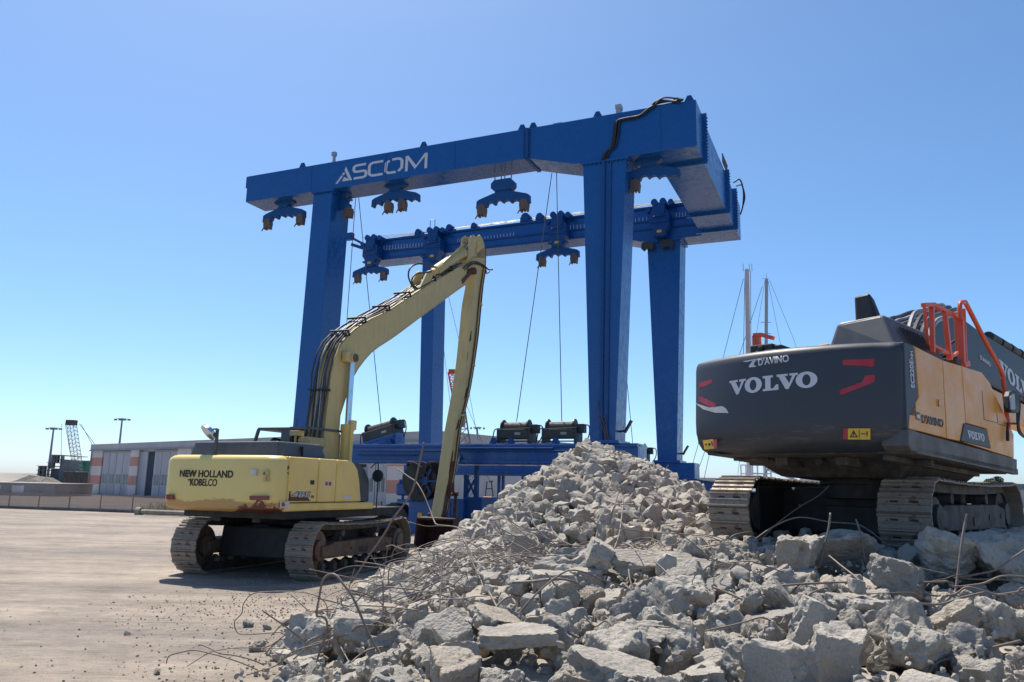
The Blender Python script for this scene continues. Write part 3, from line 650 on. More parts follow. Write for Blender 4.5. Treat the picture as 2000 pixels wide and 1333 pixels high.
# winches on the chassis beams
def winch(u, v, z, L_, tilt, parent):
    T = Matrix.Translation((u, v, z)) @ Matrix.Rotation(-tilt, 4, 'Y'); F = FC @ T
    mb = MB(F); mb.cyl((-L_ / 2, 0, .52), (L_ / 2, 0, .52), .17, 20)
    for k in range(22): x = -L_ / 2 + L_ * (k + .5) / 22; mb.cyl((x - .012, 0, .52), (x + .012, 0, .52), .18, 20)
    wn = mb.build('winch_drum', 'brown', parent)
    mb = MB(F)
    for x in (-L_ / 2 - .04, L_ / 2): mb = MB(F); mb.cyl((x, 0, .52), (x + .04, 0, .52), .27, 24); mb.build('drum_flange', 'winch', wn)
    mb = MB(F); mb.box(-L_ / 2 - .08, L_ / 2 + .12, -.3, -.24, .18, .45); mb.box(-L_ / 2 - .08, L_ / 2 + .12, .24, .3, .18, .45)
    for x in (-L_ / 2 - .14, L_ / 2 + .08): mb.prism([(x, 0), (x + .09, 0), (x + .09, .5), (x, .5)], -.3, .3)
    mb.box(L_ / 2 + .12, L_ / 2 + .35, -.15, .15, .35, .62); mb.box(-L_ / 2 - .1, L_ / 2 + .1, -.3, -.26, .06, .1); mb.build('winch_frame', 'winch', wn, bevel=.008)
    mb = MB(F); mb.bar((-L_ / 2 - .1, -.31, .46), (L_ / 2 + .1, -.31, .5), .02); mb.box(L_ / 2 - .35, L_ / 2 - .15, -.315, -.3, .28, .36); mb.build('winch_rail', 'steel', wn)
    mb = MB(F); mb.tube(smooth_path([(-L_ / 2 - .15, -.1, .5), (-L_ / 2 - .3, -.1, .45), (-L_ / 2 - .36, -.1, .2), (-L_ / 2 - .4, -.1, -.05)]), .02, 5); mb.tube(smooth_path([(L_ / 2 + .3, -.1, .6), (L_ / 2 + .5, -.1, .55), (L_ / 2 + .5, -.1, .25), (L_ / 2 + .35, -.1, .02)]), .02, 5); mb.build('hose', 'black', wn)
    return FC @ T @ Vector((0, 0, .72))
W2 = winch(11.5, .55, 3.23, .84, 0, lift); W3 = winch(13.04, .55, 3.23, .84, 0, lift); W1 = winch(6.55, .55, 3.28, 1.0, R(13), lift); W4 = winch(13.0, CW_ + .55, 2.97, .95, 0, lift)
mb = MB(FC); mb.prism([(5.9, 3.2), (7.2, 3.2), (7.2, 3.62), (5.9, 3.3)], .25, .85); mb.build('winch_seat', 'blue', chA)
# claw shaped spreader bars under the beams
def spreader(u, v, z, shackles, name, sling=None, drop=0, w_=.98, half=False):
    F = FC @ Matrix.Translation((u, v, z)); pts = []
    pts += [(-.24, .04), (.24, .04), (.3, -.02), (w_ - .1, -.19), (w_, -.25), (w_ + .01, -.46)]
    n = 6; x = w_
    bot = []
    step = 2 * (w_ - .03) / n
    for k in range(n + 1):
        c = w_ - .03 - k * step
        zc = -.47 + .13 * (1 - abs(c) / w_)
        for a in range(5): th = math.pi * a / 4; bot.append((c + .055 * math.cos(th), zc - .055 * math.sin(th)))
        if k < n:
            for a in range(1, 4): th = math.pi * a / 4; bot.append((c - step / 2 + (step / 2 - .05) * math.cos(th), zc + .0 + .05 * math.sin(th)))
    pts += bot + [(-w_ - .01, -.46), (-w_, -.25), (-w_ + .1, -.19), (-.3, -.02)]
    if half: pass
    mb = MB(F); mb.prism(pts, -.09, .09); sp = mb.build('spreader_bar', 'blue_dark', lift)
    mb = MB(F)
    if drop: mb.prism([(-.3, .02), (.3, .02), (.42, .14), (.42, .3), (.3, .42), (-.3, .42), (-.42, .3), (-.42, .14)], -.16, .16); mb.prism([(-.2, -.03), (.2, -.03), (.2, .03), (-.2, .03)], -.1, .1)
    else: mb.prism([(-.2, -.02), (.2, -.02), (.22, .06), (.44, .17), (.44, .24), (-.44, .24), (-.44, .17), (-.22, .06)], -.13, .13)
    mb.build('pulley_block', 'blue_dark', sp, bevel=.01)
    for s in shackles:
        zc = -.46; mb = MB(F); mb.prism([(s - .13, zc - .34), (s - .08, zc - .34), (s - .07, zc - .27), (s - .02, zc - .27), (s - .02, zc - .32), (s + .02, zc - .32), (s + .02, zc - .27), (s + .07, zc - .27), (s + .08, zc - .34), (s + .13, zc - .34), (s + .16, zc - .1), (s + .13, zc + .04), (s, zc + .12), (s - .13, zc + .04), (s - .16, zc - .1)], -.1, .1)
        mb.bar((s - .13, -.1, zc - .3), (s - .2, -.1, zc - .42), .03); mb.build('shackle', 'brown', sp)
    if drop:
        for dx in (-.36, -.1, .04, .3): mb = MB(F); mb.cyl((dx * .9, 0, .36), (dx, 0, drop), .022, 5); mb.build('hoist_rope', 'steel', sp)
    return sp
AV = .57
spreader(1.48, AV, CB1 - .22, (-.78, .8), 'a'); spreader(6.53, AV, CB1 - .22, (-.28, .3), 'b')
spreader(10.84, AV, 11.82, (-.8, .78), 'c', drop=.83); spreader(15.9, AV, CB2 - .22, (-.45,), 'd')
spreader(4.05, AV, CB1 - .22, (.45,), 'e', w_=.5)
ends = {}
BV = CW_ - .35
spreader(.3, BV, 12.3, (-.72, .75), 'f'); spreader(5.4, BV, 12.42, (-.5,), 'g'); spreader(9.95, BV, 12.22, (-.72, .75), 'h')
# trolleys riding on the far beam
def trolley(u, big):
    T = FC @ Matrix.Translation((u, BV, 12.22)) @ Matrix.Diagonal((.82, .9, .9, 1)); mb = MB(T)
    mb.prism([(-.28, 0), (.28, 0), (.36, .25), (.52, .5), (.52, 1.1), (.32, 1.25), (.3, 1.6), (-.3, 1.6), (-.34, 1.2), (-.5, 1.05), (-.5, .6), (-.3, .35)], -.22, .3); tr_ = mb.build('trolley', 'blue_dark', lift, bevel=.015)
    mb = MB(T); [mb.cyl((x, -.24, z), (x, .3, z), r, 16) for x, z, r in ((-.22, 1.62, .17), (.22, 1.62, .17), (.62, 1.55, .14), (-.55, 1.3, .12))]; mb.build('rope_pulley', 'blue_dark', tr_)
    mb = MB(T); mb.box(-.1, .14, -.235, -.225, .14, .26); mb.build('yellow_plate', 'sign_yellow', tr_)
    mb = MB(T); mb.box(-.45, .45, -.27, -.22, .62, .72); mb.cyl((-.3, -.3, .9), (.4, -.3, .95), .03, 6); mb.box(.1, .3, -.3, -.22, 1.0, 1.2); mb.build('bracket', 'blue_dark', tr_)
    return tr_
for u in (.3, 3.75, 9.95, 14.45): trolley(u, 1)
mb = MB(FC); mb.bar((-1.1, BV, 13.95), (-.2, BV, 13.45), .12); mb.box(-1.25, -.85, BV - .12, BV + .12, 13.75, 14.1); mb.bar((-.9, BV, 13.5), (-.1, BV, 13.2), .15); mb.build('buffer_arm', 'blue_dark', lift, bevel=.01)
mb = MB(FC); mb.tube([(3.5, BV, 13.8), (3.5, BV, 14.25), (3.75, BV, 14.25), (3.75, BV, 13.8)], .02, 5); mb.build('ladder_hoop', 'steel', lift)
for u, s_ in ((2.6, .18), (4.3, .2), (5.6, .16), (8.9, .2), (12.2, .15), (8.2, .25)):
    mb = MB(FC); mb.box(u - s_, u + s_, CW_ + .05, CW_ + .4, CT - .02, CT + s_); mb.cyl((u, CW_ + .02, CT + s_), (u, CW_ + .42, CT + s_), s_ * .8, 14); mb.build('rope_guide', 'blue_dark', beamB)
for k in range(4):
    mb = MB(FC); mb.tube([(-.6 + k * .2, CW_ + .1 + k * .12, 13.98 - .05 * k), (4, CW_ + .1 + k * .12, CT + .12 + .06 * k), (9, CW_ + .1 + k * .12, CT + .1 + .07 * k), (15.5, CW_ + .1 + k * .12, CT + .1 + .07 * k)], .012, 4); mb.build('running_rope', 'rope', beamB)
mb = MB(FC); mb.box(.7, 16.5, CW_ - .05, CW_, 13.02, 13.09); mb.box(.7, 16.5, CW_ - .09, CW_, CT - .12, CT - .03); mb.box(.7, 16.5, CW_ - .04, CW_, CB1 + .02, CB1 + .09); mb.build('trolley_rail', 'blue_dark', beamB)
# white tick scales on the far beam
def scale_(xa, ya, xb, yb, n, hgt=.2):
    a = cc(xa, ya, CW_); b = cc(xb, yb, CW_); mb = MB(FC); y0, y1 = CW_ - .012, CW_ - .004
    mb.bar((a[0], CW_ - .008, a[1]), (b[0], CW_ - .008, b[1]), .008, .03, up=(0, 1, 0))
    for k in range(n + 1): x = a[0] + (b[0] - a[0]) * k / n; z = a[1] + (b[1] - a[1]) * k / n; mb.box(x - .012, x + .012, y0, y1, z, z + hgt)
    mb.build('white_scale', 'white', beamB)
scale_(750, 488, 824, 482.5, 13); scale_(894, 475, 907, 474, 3); scale_(947, 470, 1003, 463, 9); scale_(1114, 449, 1141, 447, 4); scale_(1241, 436, 1278, 431, 5); scale_(1321, 425, 1339, 423, 3)
mb = MB(FC)
for u in (13.9, 14.7): mb.prism([(u - .26, 11.8), (u - .16, 11.72), (u - .1, 11.8), (u + .1, 11.8), (u + .16, 11.72), (u + .26, 11.8), (u + .26, 12.0), (u + .18, 12.08), (u - .18, 12.08), (u - .26, 12.0)], CW_ - .3, CW_ - .1)
mb.build('hanging_shackle', 'winch', lift)
# dark service cable draped over the near beam
pts = [(1180, 312), (1186, 298), (1198, 286), (1203, 262), (1206, 240), (1216, 234), (1248, 228), (1262, 218), (1273, 210), (1285, 197), (1300, 194), (1330, 198)]
cab = [(cc(x, y, -.06)[0], -.06, cc(x, y, -.06)[1]) for x, y in pts]
for k in range(5):
    o = (k - 2) * .045; q = [(x + o * .9, y - .03 * (k % 3) + (0 if z < CT else .12 * (k % 4)), z + o * .25) for x, y, z in cab]
    mb = MB(FC); mb.tube(smooth_path(q, 4), .028, 6); mb.build('service_cable', 'under', beamA)
# steel ropes from the beams to the winches (hang free, each its own part)
def rope(pa, va, pb, world=None):
    a = cc(*pa, va); A_ = FC @ Vector((a[0], va, a[1])); B_ = world
    mb = MB(); mb.tube([A_, B_], .014, 5); mb.build('hoist_cable', 'rope', lift)
rope((700.5, 387), .6, None, W1); rope((1078, 338), .6, None, W2); rope((1087, 338), .6, None, W3)
mb = MB(); a = cc(694.5, 388, .6); mb.tube([FC @ Vector((a[0], .6, a[1])), FC @ Vector((a[0] - .12, .6, 3.3))], .014, 5); mb.build('hoist_cable', 'rope', lift)
a = FC @ Vector((12.3, CW_ + .4, CB2)); mb = MB(); mb.tube([a, W4], .014, 5); mb.build('hoist_cable', 'rope', lift)
# flood lamps on the legs
for (x, y), v_ in (((1222, 832), .4), ((1337, 876), CW_ + .4)):
    a = cc(x - 8, y + 10, v_); mb = MB(FC); mb.bar((a[0] - .3, v_, a[1] - .05), (a[0] + .1, v_, a[1]), .06); mb.bar((a[0] + .1, v_, a[1] - .05), (a[0] + .32, v_ - .05, a[1] + .3), .12, .05); mb.build('flood_lamp', 'winch', lift)
mb = MB(FC)
for k in range(3): mb.tube(smooth_path([(14.42 + k * .04, -.06, 4.5 - .25 * k), (14.46 + k * .09, -.1, 4.0), (14.6 + k * .05, -.1, 3.6), (14.68 + k * .04, -.08, 3.25)]), .014, 5)
mb.build('cable_bundle', 'brown', lift)
# white beam lettering
def bez(fn_pts): return fn_pts
def stroke(pts, w_, closed=False):                    # mitred strip polygons
    out = []; n = len(pts); L_ = []; R_ = []
    for i, p in enumerate(pts):
        a = Vector(pts[i - 1]) if i > 0 else None; b = Vector(pts[i + 1]) if i < n - 1 else None; p = Vector(p)
        d1 = (p - a).normalized() if a else None; d2 = (b - p).normalized() if b else None
        if d1 is None: nn = Vector((-d2.y, d2.x)); k = 1
        elif d2 is None: nn = Vector((-d1.y, d1.x)); k = 1
        else:
            n1 = Vector((-d1.y, d1.x)); n2 = Vector((-d2.y, d2.x)); nn = (n1 + n2).normalized(); k = 1 / max(.5, nn.dot(n1))
        L_.append(p + nn * w_ / 2 * k); R_.append(p - nn * w_ / 2 * k)
    for i in range(n - 1): out.append([tuple(L_[i]), tuple(L_[i + 1]), tuple(R_[i + 1]), tuple(R_[i])])
    return out
def arc(cx, cy, r, a0, a1, n=5): return [(cx + r * math.cos(R(a0 + (a1 - a0) * k / n)), cy + r * math.sin(R(a0 + (a1 - a0) * k / n))) for k in range(n + 1)]
w_ = .15; H1 = 1.0; P_ = []
P_ += [[(-.12, -.1), (.0, -.1), (.28, .34), (.2, .44)], [(.22, .52), (.32, .38), (.38, .48), (.36, .62)], [(.36, .74), (.43, .98), (.82, .0), (.66, .0)], [(.30, .14), (.37, .28), (.58, .14), (.66, .0), (.24, 0)]]
P_ += stroke([(1.55, .93)] + arc(1.05, .77, .16, 90, 180) + arc(1.05, .66, .16, 180, 270) + arc(1.42, .34, .16, 90, 0) + arc(1.42, .235, .16, 0, -90) + [(.9, .075)], w_)
P_ += stroke([(2.5, .93)] + arc(1.98, .7, .23, 90, 180) + arc(1.98, .305, .23, 180, 270) + [(2.5, .075)], w_)
P_ += stroke([(2.84, .88), (2.68, .75)] + arc(2.88, .305, .23, 180, 270) + [(3.2, .075)], w_) + stroke([(2.98, .93)] + arc(3.28, .7, .23, 90, 0) + [(3.51, .3), (3.33, .1)], w_)
P_ += [[(x - .16, y) for x, y in p] for p in ([(3.85, 0), (3.99, 0), (3.99, .78), (3.85, 1.0)], [(3.85, 1.0), (4.0, 1.0), (4.42, .3), (4.36, .06)], [(4.36, .06), (4.42, .3), (4.85, 1.0), (5.0, 1.0)], [(4.86, .78), (4.86, 0), (5.0, 0), (5.0, 1.0)])]
b = poly_mesh([[((x + .12) / 4.96, (y + .1) / 1.1) for x, y in p] for p in P_])
p0 = cc(655, 360.5, 0); p1 = cc(834, 331, 0); p2 = cc(658, 326.5, 0)
ht_ = (cc(834, 298, 0)[1] - p1[1])
zb_ = (p0[1] + p1[1]) / 2
lay(b, quad_fn((p0[0], 0, zb_), (p1[0], 0, zb_), (p0[0], 0, zb_ + ht_), (0, -1, 0)), FC, 'lettering', 'white', beamA, label='white ASCOM lettering')
# ------------------------------------------------------------------ crawler tracks (shared by both excavators)
def shoe_mesh(name, w_, p, mats):
    b = bmesh.new(); hw = w_ / 2; h = p * .49
    sec = [(-h, -.012), (-h, .006), (-h + .012, .034), (-h + .028, .034), (-h + .038, .008), (-.012, .008), (-.007, .026), (.007, .026), (.012, .008), (h - .04, .008), (h - .03, .03), (h - .014, .03), (h - .004, .006), (h, -.012)]
    ys = [-hw, -hw + .02, hw - .02, hw]; rings = []
    for k, y in enumerate(ys): rings.append([b.verts.new((x, y, z if k in (1, 2) else z * .8)) for x, z in sec])
    for a, c in zip(rings, rings[1:]):
        for i in range(len(sec)): b.faces.new((a[i], a[(i + 1) % len(sec)], c[(i + 1) % len(sec)], c[i]))
    b.faces.new(rings[0]); b.faces.new(rings[-1])
    for y in (-.11, .11):                            # clean-out holes drawn as flat black faces, their inner shade painted
        v = [b.verts.new(q) for q in ((.018, y - .045, .0105), (.042, y - .045, .0105), (.042, y + .045, .0105), (.018, y + .045, .0105))]; f = b.faces.new(v); f.material_index = 1
    for y in (-.06, .06, -.16, .16):
        r = bmesh.ops.create_cone(b, cap_ends=True, segments=6, radius1=.011, radius2=.011, depth=.012, matrix=Matrix.Translation((-.05, y, .014)))
    bmesh.ops.recalc_face_normals(b, faces=b.faces[:])
    me = bpy.data.meshes.new(name); b.to_mesh(me); b.free()
    for m in mats: me.materials.append(M[m])
    return me
def track_path(L, r, sag, n):
    h = L / 2 - r; per = []
    top = [(-h + 2 * h * k / 60, 2 * r - sag * math.sin(math.pi * k / 60) ** .8 + .0) for k in range(61)]
    front = [(h + r * math.sin(a), r + r * math.cos(a)) for a in [math.pi * k / 40 for k in range(1, 40)]]
    bot = [(h - 2 * h * k / 60, 0) for k in range(61)]
    rear = [(-h - r * math.sin(a), r - r * math.cos(a)) for a in [math.pi * k / 40 for k in range(1, 40)]]
    P = top + front + bot + rear; P.append(P[0]); out = []; cum = [0]
    for a, b in zip(P, P[1:]): cum.append(cum[-1] + math.hypot(b[0] - a[0], b[1] - a[1]))
    T = cum[-1]; j = 0
    for k in range(n):
        s_ = T * (k + .35) / n
        while cum[j + 1] < s_: j += 1
        t_ = (s_ - cum[j]) / (cum[j + 1] - cum[j]); a, b = P[j], P[j + 1]
        out.append((a[0] + (b[0] - a[0]) * t_, a[1] + (b[1] - a[1]) * t_, math.atan2(b[1] - a[1], b[0] - a[0])))
    return out, T
def make_track(root, F, y, L, H, sw, shoe, n, frame_mat, out, sag=.05, driveX=1):
    r = H / 2 - .03; z0 = .035
    path, T = track_path(L - .07, r, sag, n)
    # link chain as the track's own mesh
    mb = MB(F)
    for s in (-.085, .085):
        ro = []; ri = []
        for x, z, a in path:
            nx, nz = -math.sin(a), math.cos(a)
            ro.append(Vector((x - nx * .015, 0, z + z0 - nz * .015))); ri.append(Vector((x - nx * .12, 0, z + z0 - nz * .12)))
        k_ = len(ro)
        v = [[mb.b.verts.new((p.x, y + s + d, p.z)) for p in R_] for R_, d in ((ro, -.022), (ro, .022), (ri, .022), (ri, -.022))]
        for i in range(k_):
            j = (i + 1) % k_
            for q in range(4): mb.b.faces.new((v[q][i], v[q][j], v[(q + 1) % 4][j], v[(q + 1) % 4][i]))
    tr_ = mb.build('track', 'dirty', root)
    W_ = WM[root.name].inverted() @ F
    for k, (x, z, a) in enumerate(path):
        o = bpy.data.objects.new('track_shoe', shoe); col.objects.link(o); o.parent = tr_
        o.matrix_local = W_ @ Matrix.Translation((x, y, z + z0)) @ Matrix.Rotation(-a, 4, 'Y')
        rg_ = (k * 37 % 11 - 5) / 5 * .004; o.location.z += rg_
    # frame, wheels and rollers
    h = (L - .07) / 2 - r; fw = .19
    mb = MB(F); zc = r + z0
    mb.prism([(-h + .05, zc - .17), (h - .35, zc - .2), (h - .3, zc + .08), (h - .75, zc + .14), (-h + .55, zc + .14), (-h + .1, zc + .06)], y - fw, y + fw)
    mb.prism([(-h + .0, zc - .12), (-h + .5, zc - .14), (-h + .5, zc + .1), (-h, zc + .08)], y - fw - .03, y + fw + .03); fr_ = mb.build('track_frame', frame_mat, root, bevel=.015)
    o_ = y + out * (fw + .012); ya, yb_ = min(o_, o_ - out * .04), max(o_, o_ - out * .04)
    for x0, x1, za, zb in [(x - .03, x + .03, zc - .06, zc) for x in (-h + .35, -h * .3, h * .35, h - .6)] + [(-h * .1, h * .12, zc - .13, zc - .02)]:
        mb = MB(F); mb.box(x0, x1, ya, yb_, za, zb); mb.build('cover_plate', 'black', fr_)
    for x, kind in ((driveX * h, 'drive_sprocket'), (-driveX * h, 'idler_wheel')):
        mb = MB(F)
        if kind == 'drive_sprocket':
            N_ = 21; pts = []
            for k in range(N_ * 4):
                a = 2 * math.pi * k / (N_ * 4); rr = (r - .13) * (1.0 if k % 4 in (0, 1) else .87); pts.append((x + rr * math.cos(a), zc + rr * math.sin(a)))
            mb.prism(pts, y - .04, y + .04); mb.cyl((x, y - .22, zc), (x, y + .22, zc), r * .55, 20); mb.cyl((x, y + out * .2, zc), (x, y + out * .27, zc), r * .35, 16)
        else:
            mb.cyl((x, y - .07, zc), (x, y + .07, zc), r - .12, 28); mb.cyl((x, y - .17, zc), (x, y + .17, zc), r * .38, 16)
        mb.build(kind, frame_mat, root, bevel=.006)
    for k in range(8):
        x = -h + .18 + (2 * h - .36) * k / 7; mb = MB(F); mb.cyl((x, y - .16, z0 + .19), (x, y + .16, z0 + .19), .085, 14); mb.cyl((x, y - .12, z0 + .19), (x, y - .07, z0 + .19), .11, 14); mb.cyl((x, y + .07, z0 + .19), (x, y + .12, z0 + .19), .11, 14); mb.build('bottom_roller', 'dirty', fr_)
    for x in (-h * .45, h * .45):
        zt = 2 * r + z0 - .2 - sag * .6; mb = MB(F); mb.cyl((x, y - .13, zt), (x, y + .13, zt), .07, 14); mb.box(x - .05, x + .05, y - .06, y + .06, zc + .1, zt); mb.build('top_roller', 'dirty', fr_)
    return tr_

# ------------------------------------------------------------------ pale yellow long-reach excavator
FN = frame(-4.64, 18.4, 0, 1.17); FNT = frame(-4.64, 18.4, 0, 1.275)
nh = thing('excavator', 'pale yellow crawler excavator with rusty counterweight, long folded boom and arm hanging to the ground', 'excavator', FN)
nh['label'] = 'pale yellow crawler excavator with rust stained counterweight and a long folded boom'
def S(x, y, Y=-1.4): p = hit(FN, 1, Y, x, y); return p.x, p.z
def B_(x, y, X=-2.88): p = hit(FN, 0, X, x, y); return p.y, p.z
sh1 = shoe_mesh('track_shoe', .6, 4.65 * 2.35 / 47, ('shoe', 'black'))
for s, out in ((-1, -1), (1, 1)): make_track(nh, FNT, s * 1.33, 4.7, 1.12, .6, sh1, 47, 'frame', out, .06)
mb = MB(FNT); mb.prism([(-1.5, .34), (1.5, .34), (1.4, .96), (-1.4, .96)], -1.1, 1.1); mb.prism([(-1.3, .45), (-.75, .5), (-.6, .8), (-1.3, .72)], -1.2, 1.2); mb.prism([(.75, .5), (1.3, .45), (1.3, .72), (.6, .8)], -1.2, 1.2); mb.build('car_body', 'under', nh, bevel=.03)
mb = MB(FN); mb.cyl((0, 0, .93), (0, 0, 1.16), .72, 36); mb.cyl((0, 0, .98), (0, 0, 1.06), .8, 36); mb.build('slew_ring', 'under', nh)
mb = MB(FN); mb.box(-2.3, 2.1, -1.3, 1.3, 1.17, 1.36); mb.box(-2.2, -.4, -.6, -.4, 1.08, 1.2); mb.box(-2.2, -.4, .4, .6, 1.08, 1.2); mb.build('revolving_frame', 'under', nh, bevel=.02)
# counterweight: bowed rear, rounded corners
def cw_ring(z, ins, xr, yw, xf, bow, rc):
    pts = []
    for k in range(13): y = (yw - rc) * (1 - 2 * k / 12); pts.append((xr + ins - bow * (1 - (y / (yw - rc)) ** 2) * 1.0, y))
    right = [(xr + ins + rc * (1 - math.sin(a)), -(yw - ins) + rc * (1 - math.cos(a))) for a in [math.pi / 2 * (1 - k / 6) for k in range(1, 6)]]
    pr = [(x, y, z) for x, y in pts] + [(x, y, z) for x, y in right] + [(xf, -(yw - ins), z), (xf, yw - ins, z)] + [(x, -y, z) for x, y in right[::-1]]
    return pr
mb = MB(FN); Zs = [(1.30, .30), (1.33, .07), (1.38, .015), (1.46, 0), (2.28, 0), (2.34, .02), (2.385, .07), (2.40, .14)]
rings = [[mb.b.verts.new(p) for p in cw_ring(z, i, -2.84, 1.42, -2.5, .06, .24)] for z, i in Zs]
for a, b in zip(rings, rings[1:]):
    n = len(a)
    for k in range(n): mb.b.faces.new((a[k], a[(k + 1) % n], b[(k + 1) % n], b[k]))
mb.b.faces.new(rings[0]); mb.b.faces.new(rings[-1])
s = NT('counterweight_paint')
k = s.mix(s.noise(1.1, 5), (.70, .53, .175), (.82, .64, .23))
gz = s.n.new('ShaderNodeSeparateXYZ'); s.l.new(s.tc.outputs['Object'], gz.inputs[0])
low = s.math('SUBTRACT', 1.72, gz.outputs[2])        # rust climbs from the bottom edge, where scrapes and water sit
rm = s.math('ADD', s.math('MULTIPLY', low, 2.4), s.noise(2.2, 9, .72, s.vec((1, .55, 2.6)), .5))
k = s.mix(s.ramp(rm, [(.99, 0.0), (1.15, .75)]), k, (.42, .20, .07))
rm2 = s.math('ADD', s.math('MULTIPLY', low, 1.35), s.noise(3.0, 9, .7, s.vec((1, 1.1, 2.2)), .6))
yc = s.math('ABSOLUTE', s.math('ADD', gz.outputs[1], 1.05)); rm2 = s.math('SUBTRACT', rm2, s.math('MULTIPLY', yc, .55))
k = s.mix(s.ramp(rm2, [(.66, 0.0), (.72, 1.0)]), k, (.12, .028, .018))
sc2 = s.ramp(s.noise(7, 10, .8, s.vec((1, .6, 1.4)), 1.2), [(.70, 0.0), (.73, .8)]); k = s.mix(sc2, k, (.13, .07, .04))
s.base(k).rough(.42); s.bump(s.noise(8, 5), .06, .02); M['cw_yellow'] = s.m
cw = mb.build('counterweight', 'cw_yellow', nh, smooth=True)
# right side: panels with seams
bx = [S(549, 940)[0] + .22, S(563, 940)[0], S(622, 940)[0], S(657, 940)[0], S(692, 940)[0]]
bx[0] = -2.49
names = ['side_panel', 'side_door', 'side_door', 'side_door']
for i in range(4):
    x0, x1 = bx[i] + .008, bx[i + 1] - .008; z1 = 2.39
    mb = MB(FN)
    if i < 3: mb.prism([(x0, 1.50), (x1, 1.50), (x1, z1), (x0, z1)], -1.4, -1.05)
    else:
        e = S(700, 975)[0]; mb.prism([(x0, 1.50), (e + .12, 1.50), (e + .02, 1.95), (S(699, 925)[0], 2.2), (S(692, 906)[0], 2.34), (S(686, 902)[0], z1), (x0, z1)], -1.4, -1.05)
    mb.build(names[i], 'yellow', nh, bevel=.035 if i else .02)
mb = MB(FN); mb.box(-2.48, .6, -1.2, 1.2, 1.36, 2.34); mb.build('inner_body', 'black', nh)
xe = S(727, 985)[0]
mb = MB(FN); mb.box(-2.495, xe, -1.44, -1.1, 1.335, 1.49); mb.build('lower_skirt', 'yellow', nh, bevel=.03)
mb = MB(FN); x0 = S(697, 975)[0] + .13; pr_ = [(x0, 1.5), (x0 + .42, 1.5), (x0 + .40, 1.95), (x0 + .22, 2.2), (x0 - .08, 2.36), (x0 - .3, 2.36), (x0 - .22, 2.2), (x0 - .08, 1.95)]; mb.prism(pr_, -1.36, -1.0); cn = mb.build('corner_cover', 'grey', nh, bevel=.02)
mb = MB(FN); mb.prism([(x0 + .34, 1.5), (xe + .02, 1.5), (xe - .03, 2.28), (x0 + .2, 2.24)], -1.25, -1.2); mb.build('corner_glass', 'wall_grey', nh)
a = S(716, 968, -1.3)
mb = MB(FN)
for p, q in (((712, 957), (712, 968)), ((712, 957), (717, 958)), ((717, 958), (719, 962)), ((719, 962), (717, 967)), ((717, 967), (712, 968))):
    p = S(*p, -1.27); q = S(*q, -1.27); mb.bar((p[0], -1.27, p[1]), (q[0], -1.27, q[1]), .015, .02)
mb.build('letter_mark', 'ink', cn)
# mirror on the front corner
mb = MB(FN); p = S(738, 930, -1.5); q = S(728, 905, -1.4); mb.tube(smooth_path([(q[0], -1.35, 2.25), (p[0] - .05, -1.45, 2.35), (p[0], -1.5, p[1] + .2), (p[0], -1.5, p[1] - .9)]), .014, 6); mr = mb.build('mirror_bracket', 'black', nh)
mb = MB(FN); mb.cyl((p[0] - .03, -1.5, p[1]), (p[0] + .03, -1.5, p[1]), .14, 20); mb.build('mirror', 'black', mr, bevel=.01)
# stickers and lettering on side and rear
def on_side(px4, name, mat, Y=-1.4, par=nh, F_=None, thick=.003, label=None):
    F_ = F_ or FN; pts = [hit(F_, 1, Y, x, y) for x, y in px4]; mb = MB(F_); mb.loft([(p.x, Y - thick, p.z) for p in pts], [(p.x, Y + .002, p.z) for p in pts]); return mb.build(name, mat, par, label=label)
def on_rear(px4, name, mat, par=cw, label=None):
    pts = [B_(x, y, -2.895) for x, y in px4]; mb = MB(FN); mb.loft([(-2.905, a, b) for a, b in pts], [(-2.84, a, b) for a, b in pts]); return mb.build(name, mat, par, label=label)
def text_rear(body, xl, yb, xr, yt, name, mat, bold, slant=0, par=cw, x_=-2.905):
    y0, z0 = B_(xl, yb, -2.895); y1, _ = B_(xr, yb, -2.895); z1 = B_(xl, yt, -2.895)[1]
    fn = lambda s_, t_: ((x_ + .004 * (1 - 0), y0 + (y1 - y0) * (s_ + slant * t_), z0 + (z1 - z0) * t_), (-1, 0, 0))
    return lay(text_mesh(body, bold), fn, FN, name, mat, par, label=body + ' lettering')
text_rear('NEW HOLLAND', 351, 932, 455, 918, 'lettering', 'ink', .028)
text_rear('KOBELCO', 371, 949, 424, 935, 'lettering', 'ink', .02)
on_rear([(367, 937), (371, 936), (372, 938), (368, 939)], 'small_mark', 'ink')
on_rear([(489.5, 917), (501, 917), (501, 929), (489.5, 929)], 'sticker', 'sticker'); on_rear([(512, 918), (522, 918), (522, 929), (512, 929)], 'sticker', 'cream'); on_rear([(514, 932), (522, 932), (522, 941), (514, 941)], 'sticker', 'cream')
on_rear([(517, 920), (520, 927), (514, 927)], 'warning_triangle', 'ink'); on_rear([(519.5, 933), (521.5, 933), (521, 940), (520, 940)], 'warning_figure', 'ink')
on_rear([(325, 966), (338, 966), (338, 976), (325, 976)], 'reflector', 'red_dull')
on_rear([(488, 969), (522, 969), (522, 977), (488, 977)], 'reflector', 'red_dull')
on_side([(606, 938.5), (614, 938.5), (614, 947), (606, 947)], 'door_latch', 'black', -1.402); on_side([(634, 940), (649, 940), (648, 951), (634, 951)], 'sticker', 'sticker'); on_side([(635.5, 941.5), (640, 941.5), (640, 949), (635.5, 949)], 'sticker_mark', 'red', -1.405)
on_side([(642, 941.5), (647, 941.5), (647, 949), (642, 949)], 'sticker_mark', 'red', -1.405)
